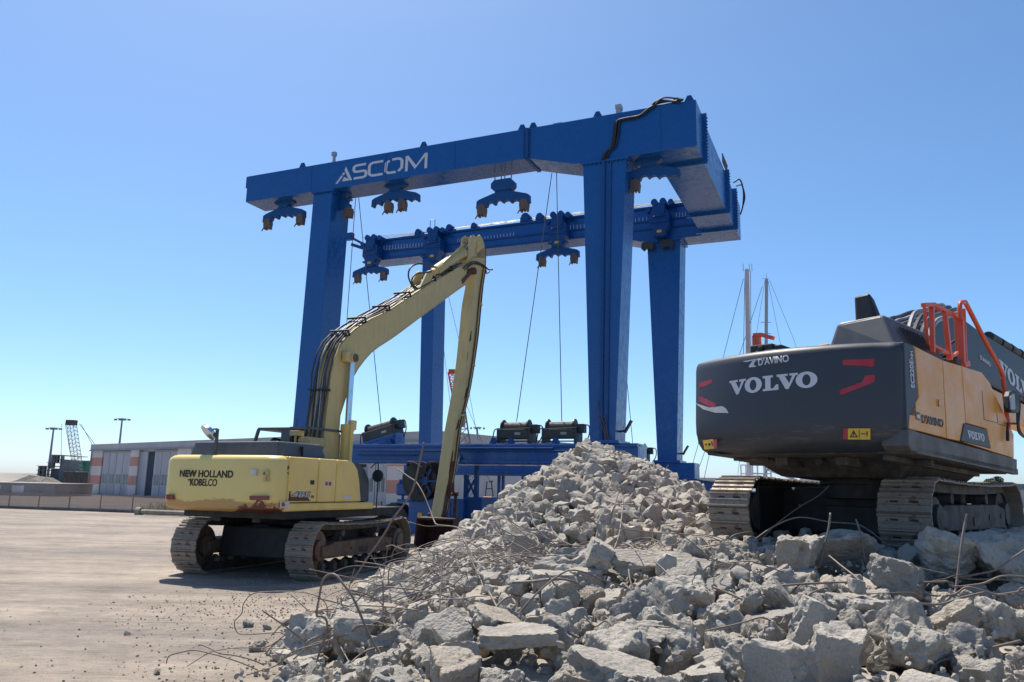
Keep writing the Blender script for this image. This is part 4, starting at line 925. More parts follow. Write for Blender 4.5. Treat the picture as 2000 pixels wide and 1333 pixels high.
on_side([(671, 968), (686, 968), (686, 976), (671, 976)], 'sticker', 'sticker'); on_side([(547, 980), (565, 980), (565, 993), (547, 993)], 'sticker', 'sticker', -1.442); on_side([(550, 982), (555, 982), (557, 986), (555, 990), (550, 990)], 'sticker_mark', 'red', -1.446)
on_side([(565, 960), (569, 971), (600, 971), (606, 979), (563, 979)], 'rust_patch', 'rust', -1.402); on_side([(560, 910), (564, 910), (565, 917), (561, 918)], 'rust_patch', 'rust', -1.402); on_side([(560, 922), (564, 924), (563, 928)], 'rust_patch', 'rust', -1.402)
def text_side(F_, body, xl, yl, xr, yr, hpx, Y, name, mat, bold, slant, par, lab=None, thick=.004):
    a = hit(F_, 1, Y, xl, yl); b = hit(F_, 1, Y, xr, yr); c = hit(F_, 1, Y, xl, yl - hpx)
    fn = lambda s_, t_: ((a.x + (b.x - a.x) * s_ + slant * t_, Y, a.z + (b.z - a.z) * s_ + (c.z - a.z) * t_), (0, -1, 0))
    return lay(text_mesh(body, bold), fn, F_, name, mat, par, label=lab or body + ' lettering', thick=thick)
text_side(FN, '485', 568, 973, 604, 973, 13, -1.402, 'lettering', 'ink', .06, .05, nh, 'dark outlined 485 number', .003)
text_side(FN, '485', 569, 972, 603, 972, 11, -1.406, 'lettering', 'white', .01, .05, nh, 'white 485 number', .004)
text_side(FN, 'E', 564.5, 966, 569, 966, 6, -1.402, 'lettering', 'ink', .02, 0, nh); text_side(FN, 'B', 608, 973, 613, 973, 5, -1.402, 'lettering', 'ink', .02, 0, nh)
# grey engine hood, mirror pole, cab
mb = MB(FN); hx0 = -2.5
mb.loft([(hx0, 1.1, 2.36), (hx0, -1.18, 2.36), (-.9, -1.18, 2.36), (-.9, 1.1, 2.36)], [(hx0 + .08, 1.04, 2.68), (hx0 + .05, -1.1, 2.69), (-1.0, -1.08, 2.70), (-1.0, 1.05, 2.70)]); hd = mb.build('engine_hood', 'greyhood', nh, bevel=.03)
mb = MB(FN); mb.box(-2.2, -.9, -1.3, -1.12, 2.37, 2.41); mb.build('hood_gutter', 'black', hd)
for x in (-1.75,): mb = MB(FN); mb.box(x, x + .01, -1.19, -1.0, 2.4, 2.62); mb.build('hood_seam', 'black', hd)
mb = MB(FN); y0, z0 = B_(420, 893, -2.6); _, z1 = B_(419, 838, -2.6)
mb.box(-2.62, -2.58, y0 - .03, y0 + .03, 2.38, z1); mb.bar((-2.6, y0, z1), (-2.66, y0 + .12, z1 - .02), .03); ml = mb.build('mirror_pole', 'greyhood', nh)
mb = MB(FN); mb.cyl((-2.66, y0 + .2, z1 - .09), (-2.60, y0 + .17, z1 - .03), .19, 22, .16); mb.build('convex_mirror', 'chrome', ml, bevel=.01)
cy0, cy1, cx0, cx1, cz0, cz1 = .2, 1.14, -.45, 1.5, 2.3, 3.13
mb = MB(FN); mb.box(cx0, cx1, cy0, cy1, cz1 - .07, cz1); mb.box(cx0, cx1, cy0, cy1, 1.36, 2.74)
for x, y, l in ((cx0, cy1 - .05, .16), (cx1 - .06, cy1 - .05, 0), (cx1 - .06, cy0, 0)): mb.bar((x + .03, y + .03 + (.15 if x == cx0 else 0), 2.6), (x + .03, y + .03, cz1 - .03), .07)
mb.box(cx0, cx0 + .06, cy0, cy0 + .26, 2.7, cz1 - .05); cabp = mb.build('cab', 'greyhood', nh, bevel=.02)
mb = MB(FN); mb.box(cx1 - .5, cx1 - .48, cy0 + .05, cy1 - .05, 2.7, 3.02); mb.build('cab_window', 'glass', cabp)
mb = MB(FN); mb.box(.2, .6, .45, .85, 2.7, 2.9); mb.box(.1, .25, .42, .9, 2.75, 2.98); mb.cyl((-.2, .4, 2.74), (-.2, .9, 2.82), .1, 12); mb.build('driver_seat', 'black', cabp, bevel=.05)
mb = MB(FN)
for k in range(8): mb.bar((-.4 + .2 * k, cy0 - .22, cz1 - .12 + .0), (-.4 + .2 * k, cy0 - .22, cz1 + .0), .03)
mb.bar((-.45, -.3, cz1 - .02), (1.3, -.3, cz1 - .02), .05); mb.bar((-.45, cy0, cz1 - .02), (-.45, -.3, cz1 - .02), .05); mb.build('roof_guard', 'greyhood', cabp)
mb = MB(FN); mb.box(-.6, -.35, -.12, .1, 2.92, 3.04); mb.cyl((-.5, 0, 2.72), (-.5, 0, 2.94), .03, 8); mb.build('work_lamp', 'tan', nh, bevel=.03)
mb = MB(FN); mb.box(-.5, .1, -.42, -.08, 2.7, 2.9); [mb.cyl((-.52, -.35 + k * .12, 2.82), (-.49, -.35 + k * .12, 2.82), .035, 10) for k in range(3)]; mb.build('lamp_box', 'tan', nh, bevel=.02)
mb = MB(FN); mb.cyl((-.1, .3, cz1), (-.1, .3, cz1 + .25), .008, 5); mb.build('antenna', 'black', cabp)
# boom
bo = -.30; bi = .18
top_px = [(628, 900), (645, 750), (650, 716), (664, 678), (688, 650.5), (722.5, 626), (764, 605.6), (819, 569), (861, 543.5), (893, 524), (914, 513)]
bot_px = [(658.7, 902), (662, 823), (675, 778), (688, 740), (705, 712.6), (729.4, 685), (771, 657), (826, 616), (878, 578), (909, 556)]
topP = [S(*p, bo) for p in top_px]; botP = [S(*p, bo) for p in bot_px]
def strip(mb, A_, B2, y0, y1, N_=26):
    def res(P, n):
        P = smooth_path([(p[0], 0, p[1]) for p in P], 8); L_ = [0]
        for a, b in zip(P, P[1:]): L_.append(L_[-1] + (b - a).length)
        out = []
        for k in range(n + 1):
            s_ = L_[-1] * k / n; j = 0
            while j < len(L_) - 2 and L_[j + 1] < s_: j += 1
            t_ = (s_ - L_[j]) / max(1e-6, L_[j + 1] - L_[j]); out.append(P[j].lerp(P[j + 1], t_))
        return out
    a = res(A_, N_); b = res(B2, N_)
    rings = [[mb.b.verts.new((p.x, y, p.z)) for p, y in ((a[k], y0), (a[k], y1), (b[k], y1), (b[k], y0))] for k in range(N_ + 1)]
    for r0_, r1_ in zip(rings, rings[1:]):
        for q in range(4): mb.b.faces.new((r0_[q], r0_[(q + 1) % 4], r1_[(q + 1) % 4], r1_[q]))
    mb.b.faces.new(rings[0]); mb.b.faces.new(rings[-1]); return a, b
mb = MB(FN); ta, tb_ = strip(mb, topP, botP, bo, bi); boom = mb.build('boom', 'cream', nh, bevel=.012, smooth=True)
# edge flanges running along the boom
mb = MB(FN)
for pth in (ta, tb_): mb.tube([(p.x, bo - .004, p.z) for p in pth], .014, 4)
mb.build('boom_weld', 'cream', boom)
mb = MB(FN); q0 = S(905, 552, bo); q1 = S(919, 536, bo); p0 = S(899, 545, bo)
mb.bar((S(902, 551, bo)[0], bo - .01, S(902, 551, bo)[1]), (S(918, 533, bo)[0], bo - .01, S(918, 533, bo)[1]), .14, .02, up=(0, 1, 0)); mb.build('rub_mark', 'rust', boom)
for k in range(8):                                    # hoses along the back of the boom
    y = bo + .03 + (bi - bo) * k / 7.4; off = .05 + .035 * (k % 3 == 1) + (.025 if k in (0, 6) else 0); pts = []
    for i, p in enumerate(ta[:-1 if k < 5 else -3]):
        q = ta[i + 1] - ta[max(0, i - 1)]; nrm = Vector((-q.z, 0, q.x)).normalized(); wob = .02 * math.sin(i * .9 + k * 2.1)
        pts.append((p.x + nrm.x * (off + wob), y + wob * .7, p.z + nrm.z * (off + wob)))
    mb = MB(FN); mb.tube(pts, .026 if k % 2 else .02, 6); mb.build('hydraulic_hose', 'hose' if k not in (2, 4) else 'steel', boom, smooth=True)
for i in (4, 8, 10, 13, 16, 20, 23):                  # clamps with hose ties
    p = ta[i]; q = (ta[i + 1] - ta[i - 1]).normalized(); nrm = Vector((-q.z, 0, q.x)); mb = MB(FN)
    for kk, (o, w2) in enumerate(((.15, .05), (.02, .03))):
        mb.bar(Vector((p.x, bo - .02, p.z)) + nrm * o, Vector((p.x, bi + .02, p.z)) + nrm * o, w2, .03, up=q)
    mb.bar(Vector((p.x, bo - .02, p.z)), Vector((p.x, bo - .02, p.z)) + nrm * .17, .05, .03, up=(0, 1, 0)); mb.build('hose_clamp', 'black', boom)
# pin boss with the cylinder head, right boom cylinder
c = S(686, 700, bo - .1); mb = MB(FN); mb.cyl((c[0], bo - .22, c[1]), (c[0], bi + .22, c[1]), .13, 20); mb.box(c[0] - .28, c[0] + .05, bo - .17, bo - .02, c[1] - .12, c[1] + .13); pin = mb.build('boom_pin', 'cream', boom, bevel=.02)
mb = MB(FN); mb.cyl((c[0], bo - .25, c[1]), (c[0], bo - .2, c[1]), .10, 18); mb.build('pin_cap', 'brown', pin)
for yy in (bo - .13, bi + .13):
    b0 = Vector((S(672, 905, bo - .1)[0], yy, 2.2)); b1 = Vector((S(677, 830, bo - .1)[0], yy, S(677, 830, bo - .1)[1])); tp = Vector((c[0], yy, c[1]))
    ax = (tp - b0).normalized(); b1 = b0 + ax * (b1 - b0).length
    mb = MB(FN); mb.cyl(b0, b1, .15, 20); mb.cyl(b1 - ax * .15, b1, .17, 20); cy_ = mb.build('boom_cylinder', 'yellow', nh, smooth=True)
    mb = MB(FN); mb.cyl(b1, tp, .075, 18); mb.build('cylinder_rod', 'chrome', cy_, smooth=True)
    if yy < 0: mb = MB(FN); mb.tube([b1 + Vector((-.1, -.17, .0)), b0 + Vector((-.1, -.17, .2))], .022, 6); mb.box(b1.x - .09, b1.x + .09, yy - .19, yy - .1, b1.z - .12, b1.z + .1); mb.build('cylinder_pipe', 'yellow', cy_)
# arm
ao = -.28; ai = .08
A1 = [(916, 508), (921, 530), (928, 552), (921, 595), (916, 647), (909, 716), (898.5, 785), (886, 854), (875, 930), (868, 975), (861, 1012)]
A2 = [(947, 481), (948.5, 514), (942, 554), (937, 605), (931, 664), (916, 761), (898.5, 833), (890, 900), (883, 940), (879, 970), (871, 1012)]
mb = MB(FN); aa, ab = strip(mb, [S(*p, ao) for p in A1], [S(*p, ao) for p in A2], ao, ai); arm = mb.build('arm', 'cream', nh, bevel=.012, smooth=True)
mb = MB(FN); mb.tube([(p.x, ao - .006, p.z) for p in ab], .018, 4); mb.build('arm_weld', 'rust', arm)
for k in range(3):
    mb = MB(FN); mb.tube([(p.lerp(q, .72 + .12 * k).x, ao - .03 - .012 * k, p.lerp(q, .72 + .12 * k).z) for p, q in zip(aa[2:24], ab[2:24])], .019, 6); mb.build('arm_pipe', 'rust' if k != 1 else 'cream', arm)
for i in (6, 12, 17): p = ab[i]; mb = MB(FN); mb.box(p.x - .12, p.x + .04, ao - .07, ao - .002, p.z - .03, p.z + .03); mb.build('pipe_clamp', 'cream', arm)
lo = aa[20:]; hi_ = ab[20:]
for k0, k1, f0, f1 in ((20, 22, .05, .4), (21, 24, .1, .75), (23, 26, .0, .95), (14, 15, .5, .9), (8, 9, .1, .35), (10, 11, .05, .2), (17, 18, .2, .6)):
    mb = MB(FN); P_ = [aa[k].lerp(ab[k], f0 + .15 * ((k * 7) % 3) / 3) for k in range(k0, k1 + 1)] + [aa[k].lerp(ab[k], f1 - .2 * ((k * 5) % 3) / 3) for k in range(k1, k0 - 1, -1)]
    mb.prism([(p.x, p.z) for p in P_], ao - .004, ao + .01); mb.build('rust_patch', 'rust', arm)
mb = MB(FN); ear = [S(*p, ao) for p in ((913, 512), (917, 485), (920, 463), (926, 459), (930, 463), (928, 480), (929, 505))]; mb.prism(ear, ao, ao + .06); mb.prism(ear, ai - .06, ai); ear2 = [S(*p, ao) for p in ((929, 505), (933, 478), (932, 462), (938, 459), (943, 466), (947, 481), (948, 505))]; mb.prism(ear2, ao, ao + .06); mb.prism(ear2, ai - .06, ai); mb.build('arm_ear', 'cream', arm, bevel=.015)
j = S(922, 530, ao); mb = MB(FN); mb.cyl((j[0], ao - .12, j[1]), (j[0], ai + .2, j[1]), .12, 18); mb.build('joint_pin', 'rust', arm)
# arm cylinder on top of the boom
ym = (bo + bi) / 2 - .06
a0 = S(850, 530, ym); a1 = S(902, 494, ym); a2 = S(931, 466, ym); V3 = lambda p: Vector((p[0], ym, p[1]))
mb = MB(FN); mb.cyl(V3(a0), V3(a1), .165, 20); mb.cyl(V3(a1) - (V3(a1) - V3(a0)).normalized() * .18, V3(a1), .19, 20); mb.cyl(V3(a0) - (V3(a1) - V3(a0)).normalized() * .2, V3(a0), .12, 16); ac = mb.build('arm_cylinder', 'cream', nh, smooth=True)
mb = MB(FN); mb.cyl(V3(a1), V3(a2), .065, 16); mb.build('cylinder_rod', 'chrome', ac, smooth=True)
mb = MB(FN); mb.tube([V3(a0) + Vector((.3, -.1, .32)), V3(a1) + Vector((-.1, -.1, .24))], .03, 6); mb.build('cylinder_pipe', 'cream', ac)
br = [S(*p, bo) for p in ((820, 566), (830, 545), (837, 530), (843, 528), (850, 534), (846, 542), (840, 558))]; br2 = [S(*p, bo) for p in ((838, 560), (846, 548), (858, 538), (864, 540), (858, 548))]
mb = MB(FN)
for yy in (bo + .02, bi - .1): mb.prism(br, yy, yy + .06); mb.prism(br2, yy, yy + .06)
mb.build('cylinder_bracket', 'cream', boom, bevel=.012)
# black hose loops
for k, P in enumerate((((812, 567), (803, 555), (797.5, 538), (802, 523), (815, 516), (833, 517), (850, 522)), ((816, 565), (806, 556), (805, 545), (812, 536), (828, 533), (842, 531)), ((905, 524), (918, 514), (930, 512), (945, 519), (954, 527), (962, 527)), ((907, 528), (920, 517), (936, 517), (948, 526), (950, 534), (956, 531)))):
    mb = MB(FN); mb.tube(smooth_path([(S(*p, bo - .05 + .05 * (k % 2))[0], bo - .05 + .05 * (k % 2), S(*p, bo - .05 + .05 * (k % 2))[1]) for p in P], 5), .026, 6); mb.build('hose_loop', 'black', boom, smooth=True)
# bucket
bxm = 6.1
mb = MB(FN)
outer = [(-.26, .95), (.10, .97), (.40, .82), (.50, .5), (.42, .2), (.20, .02), (-.12, .0), (-.38, .10)]
inner = [(-.33, .15), (-.10, .05), (.17, .07), (.37, .22), (.44, .5), (.35, .78), (.08, .91), (-.26, .90)]
ys = (-.86, .36)
mb.prism([(bxm + x, z) for x, z in outer + inner], *ys)
for yy in ys: mb.prism([(bxm + x, z) for x, z in outer], yy - .02, yy + .02)
bk = mb.build('bucket', 'bucket', nh)
for k in range(5): yy = -.82 + k * .275; mb = MB(FN); mb.prism([(bxm - .34, .13), (bxm - .30, .07), (bxm - .62, .20)], yy - .05, yy + .05); mb.build('bucket_tooth', 'bucket', bk)
mb = MB(FN)
for yy in (ao - .08, ai + .02): mb.prism([(bxm + .0, .84), (bxm + .35, .84), (bxm + .3, 1.1), (bxm + .1, 1.12)], yy, yy + .05)
mb.cyl((bxm + .12, ao - .12, 1.03), (bxm + .12, ai + .1, 1.03), .06, 12); mb.build('bucket_ear', 'bucket', bk)
mb = MB(FN); a = S(884, 965, ao); b2 = S(882, 1015, ao)
mb.cyl((a[0] + .05, ao + .05, a[1] + .6), (a[0] + .12, ao + .05, a[1]), .05, 12); mb.bar((a[0] + .1, ao - .06, a[1]), (b2[0] + .05, ao - .06, b2[1]), .09, .05); mb.bar((a[0] + .1, ai + .04, a[1]), (b2[0] + .05, ai + .04, b2[1]), .09, .05); mb.bar((a[0] + .1, ao, a[1]), (a[0] - .3, ao, a[1] - .05), .07); mb.cyl((a[0] + .1, ao - .12, a[1]), (a[0] + .1, ai + .1, a[1]), .07, 12); mb.build('bucket_linkage', 'rust', arm)
mb = MB(FN); p = S(894, 900, ai + .0); mb.cyl((p[0] + .12, .0, p[1] + .3), (a[0] + .14, .0, a[1]), .05, 12); mb.build('linkage_rod', 'chrome', arm)
# ------------------------------------------------------------------ dark grey and amber excavator on the rubble
FV = frame(4.134, 8.258, 2.398, .757, .036, .006); FVT = frame(5.39, 11.79, 1.17, .82); FR = frame(5.1, 11.4, 1.17, .79)
vo = thing('excavator', 'amber and dark grey crawler excavator with a big white lettered counterweight and orange rails', 'excavator', FR)
def cwx(y): return -.33 * (1 - ((y - 1.3) / 1.3) ** 2)
def V(x, y, Y=0.0): return hit(FV, 1, Y, x, y)
def C(x, y):                                          # photo point -> (y, z) on the bowed counterweight
    X = -.2
    for _ in range(8): p = hit(FV, 0, X, x, y); X = cwx(max(0, min(2.6, p.y)))
    return p.y, p.z
sh2 = shoe_mesh('track_shoe_wide', .59, 4.9 * 2.3 / 52, ('shoe', 'black'))
for s, out in ((-1, -1), (1, 1)): make_track(vo, FVT, s * 1.1, 4.9, .94, .59, sh2, 52, 'dirty', out, .04, -1)
mb = MB(FVT); mb.prism([(-1.3, .2), (1.3, .2), (1.2, .8), (-1.2, .8)], -.9, .9); mb.box(-2.0, 2.0, .86, .92, .2, .83); mb.prism([(-1.25, .32), (-.65, .36), (-.5, .66), (-1.25, .58)], -1, 1); mb.prism([(.65, .36), (1.25, .32), (1.25, .58), (.5, .66)], -1, 1); mb.build('car_body', 'under', vo, bevel=.03)
mb = MB(FV); mb.cyl((2.35, 1.3, -.50), (2.35, 1.3, -.04), .62, 40); mb.cyl((2.35, 1.3, -.32), (2.35, 1.3, -.22), .7, 40)
for k in range(30): a = 2 * math.pi * k / 30; mb.cyl((2.35 + .66 * math.cos(a), 1.3 + .66 * math.sin(a), -.22), (2.35 + .66 * math.cos(a), 1.3 + .66 * math.sin(a), -.19), .02, 6)
mb.build('slew_ring', 'under', vo)
mb = MB(FV); mb.box(.15, 3.75, .1, 2.5, -.06, .14); mb.box(.5, 3.6, .85, 1.0, -.16, -.06); mb.box(.5, 3.6, 1.6, 1.75, -.16, -.06); mb.box(1.0, 1.1, .12, 2.4, -.13, -.06); mb.box(.3, 3.3, .3, .38, -.12, -.06)
for k in range(5): mb.box(.6 + k * .12, .64 + k * .12, 1.9, 2.4, -.1, -.06)
mb.cyl((.7, 1.3, -.1), (1.9, 1.2, -.1), .05, 8); mb.loft([(.75, .35, -.05), (3.5, .35, -.05), (3.5, 2.25, -.05), (.75, 2.25, -.05)], [(1.2, .55, -.26), (3.3, .55, -.26), (3.3, 2.05, -.26), (1.2, 2.05, -.26)]); mb.build('revolving_frame', 'dirty', vo, bevel=.01)
mb = MB(FV)
Zs = [(-.05, .32), (.0, .14), (.08, .045), (.2, .008), (.34, 0), (1.0, 0), (1.06, .008), (1.10, .035), (1.125, .09)]
def vr(z, ins):
    pts = []; rc = .13
    for k in range(17): y = 2.6 - rc * .4 - (2.6 - rc * 1.4) * k / 16; pts.append((cwx(y) + ins, y))
    x0, y0 = pts[-1]
    for a in (18, 36, 54, 72, 90): pts.append((x0 + (rc) * (1 - math.cos(R(a))), ins * .6 + y0 - (y0) * math.sin(R(a)) if False else y0 - (y0 - ins * .6) * math.sin(R(a))))
    pts.append((.28, ins * .6)); pts.append((.28, 2.6 - ins)); 
    pts.append((.1, 2.6 - ins)); pts.append((.0 + ins, 2.575 - ins * .5))
    return [(x, y, z) for x, y in pts]
rings = [[mb.b.verts.new(p) for p in vr(z, i)] for z, i in Zs]
for a, b in zip(rings, rings[1:]):
    n = len(a)
    for k in range(n): mb.b.faces.new((a[k], a[(k + 1) % n], b[(k + 1) % n], b[k]))
mb.b.faces.new(rings[0]); mb.b.faces.new(rings[-1])
s = NT('anthracite_counterweight'); k = s.mix(s.noise(1.5, 5), (.027, .033, .046), (.036, .042, .055))
k = s.mix(s.ramp(s.noise(5, 8, .75, s.vec((.4, .5, 2.2))), [(.6, 0.0), (.8, .35)]), k, (.16, .15, .15))
gz = s.n.new('ShaderNodeSeparateXYZ'); s.l.new(s.tc.outputs['Object'], gz.inputs[0])
scr = s.math('SUBTRACT', s.noise(4, 9, .8, s.vec((.3, .5, 4))), s.math('MULTIPLY', s.math('ABSOLUTE', s.math('SUBTRACT', gz.outputs[2], 1.35)), .8))
k = s.mix(s.ramp(scr, [(.47, 0.0), (.60, .4)]), k, (.20, .17, .145))
s.base(k).rough(.5); s.bump(s.noise(30, 4), .08, .01); M['anth'] = s.m
vcw = mb.build('counterweight', 'anth', vo, smooth=True)
def decal(px, name, mat, lift=.002, label=None):
    pts = [C(*p) for p in px]; b = bmesh.new(); b.faces.new([b.verts.new((a, z, 0)) for a, z in pts])
    for k in range(1, 18): bmesh.ops.bisect_plane(b, geom=b.verts[:] + b.edges[:] + b.faces[:], plane_co=(2.6 * k / 18, 0, 0), plane_no=(1, 0, 0))
    return lay(b, lambda a, z: ((cwx(a) + .0, a, z), (-1, 0, 0)), FV, name, mat, vcw, thick=.004, label=label)
def z7(*p): return [(1330 + a / 2.985, 560 + b / 2.985) for a, b in p]
decal(z7((943, 432), (955, 428), (1120, 422), (1127, 428), (1127, 460), (1118, 468), (1060, 462), (945, 458)), 'reflector', 'red'); decal(z7((1075, 520), (1128, 515), (1132, 522), (1130, 548), (1118, 562), (945, 630), (930, 628), (926, 612), (935, 602), (1055, 558)), 'reflector', 'red')
decal(z7((110, 562), (180, 540), (187, 560), (130, 585), (104, 590)), 'reflector', 'red'); decal(z7((105, 640), (125, 645), (205, 685), (200, 706), (165, 700), (104, 668)), 'reflector', 'red')
decal(z7((82, 680), (165, 706), (240, 698), (262, 712), (278, 738), (200, 736), (130, 716)), 'scraped_patch', 'sticker', label='pale scraped patch')
decal(z7((946, 828), (973, 828), (973, 892), (946, 890)), 'warning_label_edge', 'red'); wl = decal(z7((974, 828), (1104, 828), (1104, 893), (974, 892)), 'warning_label', 'sign_yellow')
decal(z7((188, 892), (210, 890), (210, 945), (192, 945)), 'warning_label_edge', 'red'); decal(z7((128, 898), (188, 890), (203, 945), (138, 951)), 'warning_label', 'sign_yellow')
for P in (((1008, 838), (1032, 880), (1026, 880), (1008, 849)), ((1008, 838), (1008, 849), (990, 880), (985, 880)), ((988, 874), (1030, 874), (1032, 880), (985, 880)), ((1005, 852), (1012, 852), (1010, 871), (1006, 871)), ((1039, 834), (1042, 834), (1042, 888), (1039, 888)), ((1050, 857), (1078, 857), (1078, 862), (1050, 862)), ((1082, 845), (1090, 845), (1088, 875), (1084, 875)), ((160, 915), (170, 912), (176, 925), (164, 930)), ((176, 905), (183, 903), (188, 930), (184, 930)), ((140, 918), (152, 916), (156, 922), (144, 926))):
    pts = [C(*p) for p in z7(*P)]; b = bmesh.new(); b.faces.new([b.verts.new((a, z, 0)) for a, z in pts]); lay(b, lambda a, z: ((cwx(a) - .003, a, z), (-1, 0, 0)), FV, 'warning_pictogram', 'ink', vcw, thick=.004)
decal(z7((360, 437), (500, 411), (500, 415), (380, 441)), 'logo_line', 'white'); decal(z7((420, 432), (443, 430), (428, 444), (425, 462), (438, 462), (440, 468), (400, 472), (395, 466)), 'logo_mark', 'white')
# big white slab-serif lettering, letters drawn as polygons
def slabV():
    return [[(0, .86), (0, 1), (.62, 1), (.62, .86)], [(.72, .86), (.72, 1), (1.18, 1), (1.18, .86)], [(.10, .87), (.46, .87), (.74, .28), (.60, 0), (.50, 0)], [(.60, 0), (.66, 0), (1.06, .87), (.88, .87), (.70, .36)]]
def slabL():
    return [[(0, .86), (0, 1), (.62, 1), (.62, .86)], [(0, 0), (0, .14), (.16, .14), (.16, 0)], [(.15, 0), (.15, .87), (.47, .87), (.47, 0)], [(.47, 0), (.47, .13), (.62, .13), (.80, .36), (.93, .36), (.93, 0)]]
def slabO(): return [ellipse_ring(.56, .5, .56, .53, .22, .36)]
letters = [(slabV(), 0), (slabO(), 1.10), (slabL(), 2.28), (slabV(), 3.12), (slabO(), 4.18)]
def logo(fn, F_, mat, par, label, flip=False):
    P = []
    W_ = 5.30
    for polys, dx in letters:
        for p in polys:
            if len(p) == 2: P.append([[((x + dx) / W_, y) for x, y in q] for q in p])
            else: P.append([((x + dx) / W_, y) for x, y in p])
    return lay(poly_mesh(P), fn, F_, 'lettering', mat, par, cuts=24, label=label)
bl = C(1425, 773); brr = C(1597, 756); tl_ = C(1425, 745)
fn = lambda s_, t_: ((cwx(bl[0] + (brr[0] - bl[0]) * s_), bl[0] + (brr[0] - bl[0]) * s_, bl[1] + (brr[1] - bl[1]) * s_ + (tl_[1] - bl[1]) * t_ * (1)), (-1, 0, 0))
logo(fn, FV, 'white', vcw, 'white VOLVO lettering')
a1 = C(1481, 715); a2 = C(1541, 707); a3 = C(1481, 701)
lay(text_mesh("D'AVINO", .03), lambda s_, t_: ((cwx(a1[0] + (a2[0] - a1[0]) * s_), a1[0] + (a2[0] - a1[0]) * s_, a1[1] + (a2[1] - a1[1]) * s_ + (a3[1] - a1[1]) * t_), (-1, 0, 0)), FV, 'lettering', 'white', vcw, cuts=8, label="white D'AVINO lettering")
# right side
def sidep(px, name, mat, y0=0.0, y1=.3, par=vo, bevel=.01):
    pts = [V(x, y, y0) for x, y in px]; mb = MB(FV); mb.loft([(p.x, y0, p.z) for p in pts], [(p.x, y1, p.z) for p in pts]); return mb.build(name, mat, par, bevel=bevel)
cp = sidep(z7((1300, 322), (1358, 344), (1384, 640), (1330, 742), (1326, 826), (1318, 826)), 'corner_panel', 'anth', -.004, .3)
sidep(z7((1364, 348), (1524, 428), (1548, 884), (1329, 828), (1332, 744), (1388, 642)), 'side_door', 'amber')
sidep(z7((1527, 429), (1634, 462), (1660, 790), (1645, 905), (1552, 886)), 'side_door', 'amber')
d3 = sidep(z7((1637, 463), (1755, 500), (1800, 560), (1940, 860), (1942, 1000), (1812, 962), (1785, 830), (1663, 795)), 'side_door', 'amber')
sidep(z7((1652, 796), (1783, 832), (1808, 945), (1632, 900)), 'badge_plate', 'anth', -.012, .05)
sidep(z7((1812, 945), (1940, 990), (1942, 1001), (1652, 909), (1645, 905)), 'side_sill', 'amber', .002, .2)
for P in (((1755, 610), (1757, 612), (1770, 776), (1767, 775)), ((1765, 774), (1850, 795), (1850, 798), (1765, 777)), ((1850, 800), (1905, 815), (1905, 818), (1850, 803)), ((1840, 740), (1843, 741), (1850, 795), (1847, 795))): sidep(z7(*P), 'panel_seam', 'black', -.002, .01, d3, 0)
sidep(z7((1496, 657), (1528, 663), (1530, 705), (1500, 698)), 'door_latch', 'amber', -.012, .01); sidep(z7((1500, 659), (1503, 660), (1506, 698), (1502, 697)), 'latch_gap', 'black', -.014, .01, bevel=0)
sk = sidep(z7((1326, 832), (1945, 1003), (1960, 1008), (1960, 1070), (1950, 1090), (1345, 958), (1324, 925)), 'lower_skirt', 'skirt', -.02, .25, bevel=.012)
p0 = V(*z7((1326, 832))[0], -.02); mb = MB(FV); mb.box(.2, 3.82, -.02, .06, -.06, .02); mb.build('skirt_lip', 'skirt', sk, bevel=.01)
mb = MB(FV); mb.box(.25, 3.6, .28, 2.5, .1, 1.05); mb.build('inner_body', 'black', vo)
mb = MB(FV); mb.prism([(.25, .14), (3.78, .14), (3.74, .95), (3.0, 1.1), (.25, 1.1)], 2.45, 2.6); mb.build('left_panel', 'amber', vo, bevel=.02)
mb = MB(FV); mb.box(.18, .6, .05, 2.5, 1.02, 1.10); mb.build('cover_ledge', 'anth', vo, bevel=.02)
mb = MB(FV); mb.loft([(.42, 1.0, 1.08), (.42, 1.0, 1.29), (.42, 1.95, 1.2), (.42, 2.05, 1.08)], [(2.2, 1.0, 1.08), (2.2, 1.0, 1.31), (2.2, 1.95, 1.22), (2.2, 2.05, 1.08)]); mb.build('engine_cover', 'amber', vo, bevel=.04)
def tside(body, xl, yl, xr, yr, xt, yt, name, mat, bold, par, Yp, lab=None, thick=.004):
    a, b, c = V(xl, yl, Yp), V(xr, yr, Yp), V(xt, yt, Yp)
    return lay(text_mesh(body, bold), quad_fn((a.x, Yp, a.z), (b.x, Yp, b.z), (c.x, Yp, c.z), (0, -1, 0)), FV, name, mat, par, label=lab or body + ' lettering', thick=thick)
Z = lambda a, b: (1330 + a / 2.985, 560 + b / 2.985)
tside('EC220E', *Z(1362, 592), *Z(1352, 430), *Z(1340, 588), 'lettering', 'white', .03, cp, -.006); tside('NH', *Z(1352, 424), *Z(1350, 378), *Z(1336, 423), 'lettering', 'white', .02, cp, -.006)
tside("D'AVINO", *Z(1404, 795), *Z(1530, 822), *Z(1404, 745), 'lettering', 'greyhood', .03, vo, -.003, "faded grey D'AVINO lettering"); sidep(z7((1368, 728), (1396, 735), (1396, 782), (1368, 775)), 'logo_mark', 'greyhood', -.003, .01, bevel=0); sidep(z7((1374, 750), (1392, 745), (1394, 770), (1380, 768)), 'logo_mark', 'sticker', -.006, .01, bevel=0)
a, b, c = V(*Z(1672, 884), -.014), V(*Z(1770, 905), -.014), V(*Z(1668, 838), -.014)
logo(lambda s_, t_: ((a.x + (b.x - a.x) * s_, -.014, a.z + (b.z - a.z) * s_ + (c.z - a.z) * t_), (0, -1, 0)), FV, 'white', vo, 'small white VOLVO badge lettering')
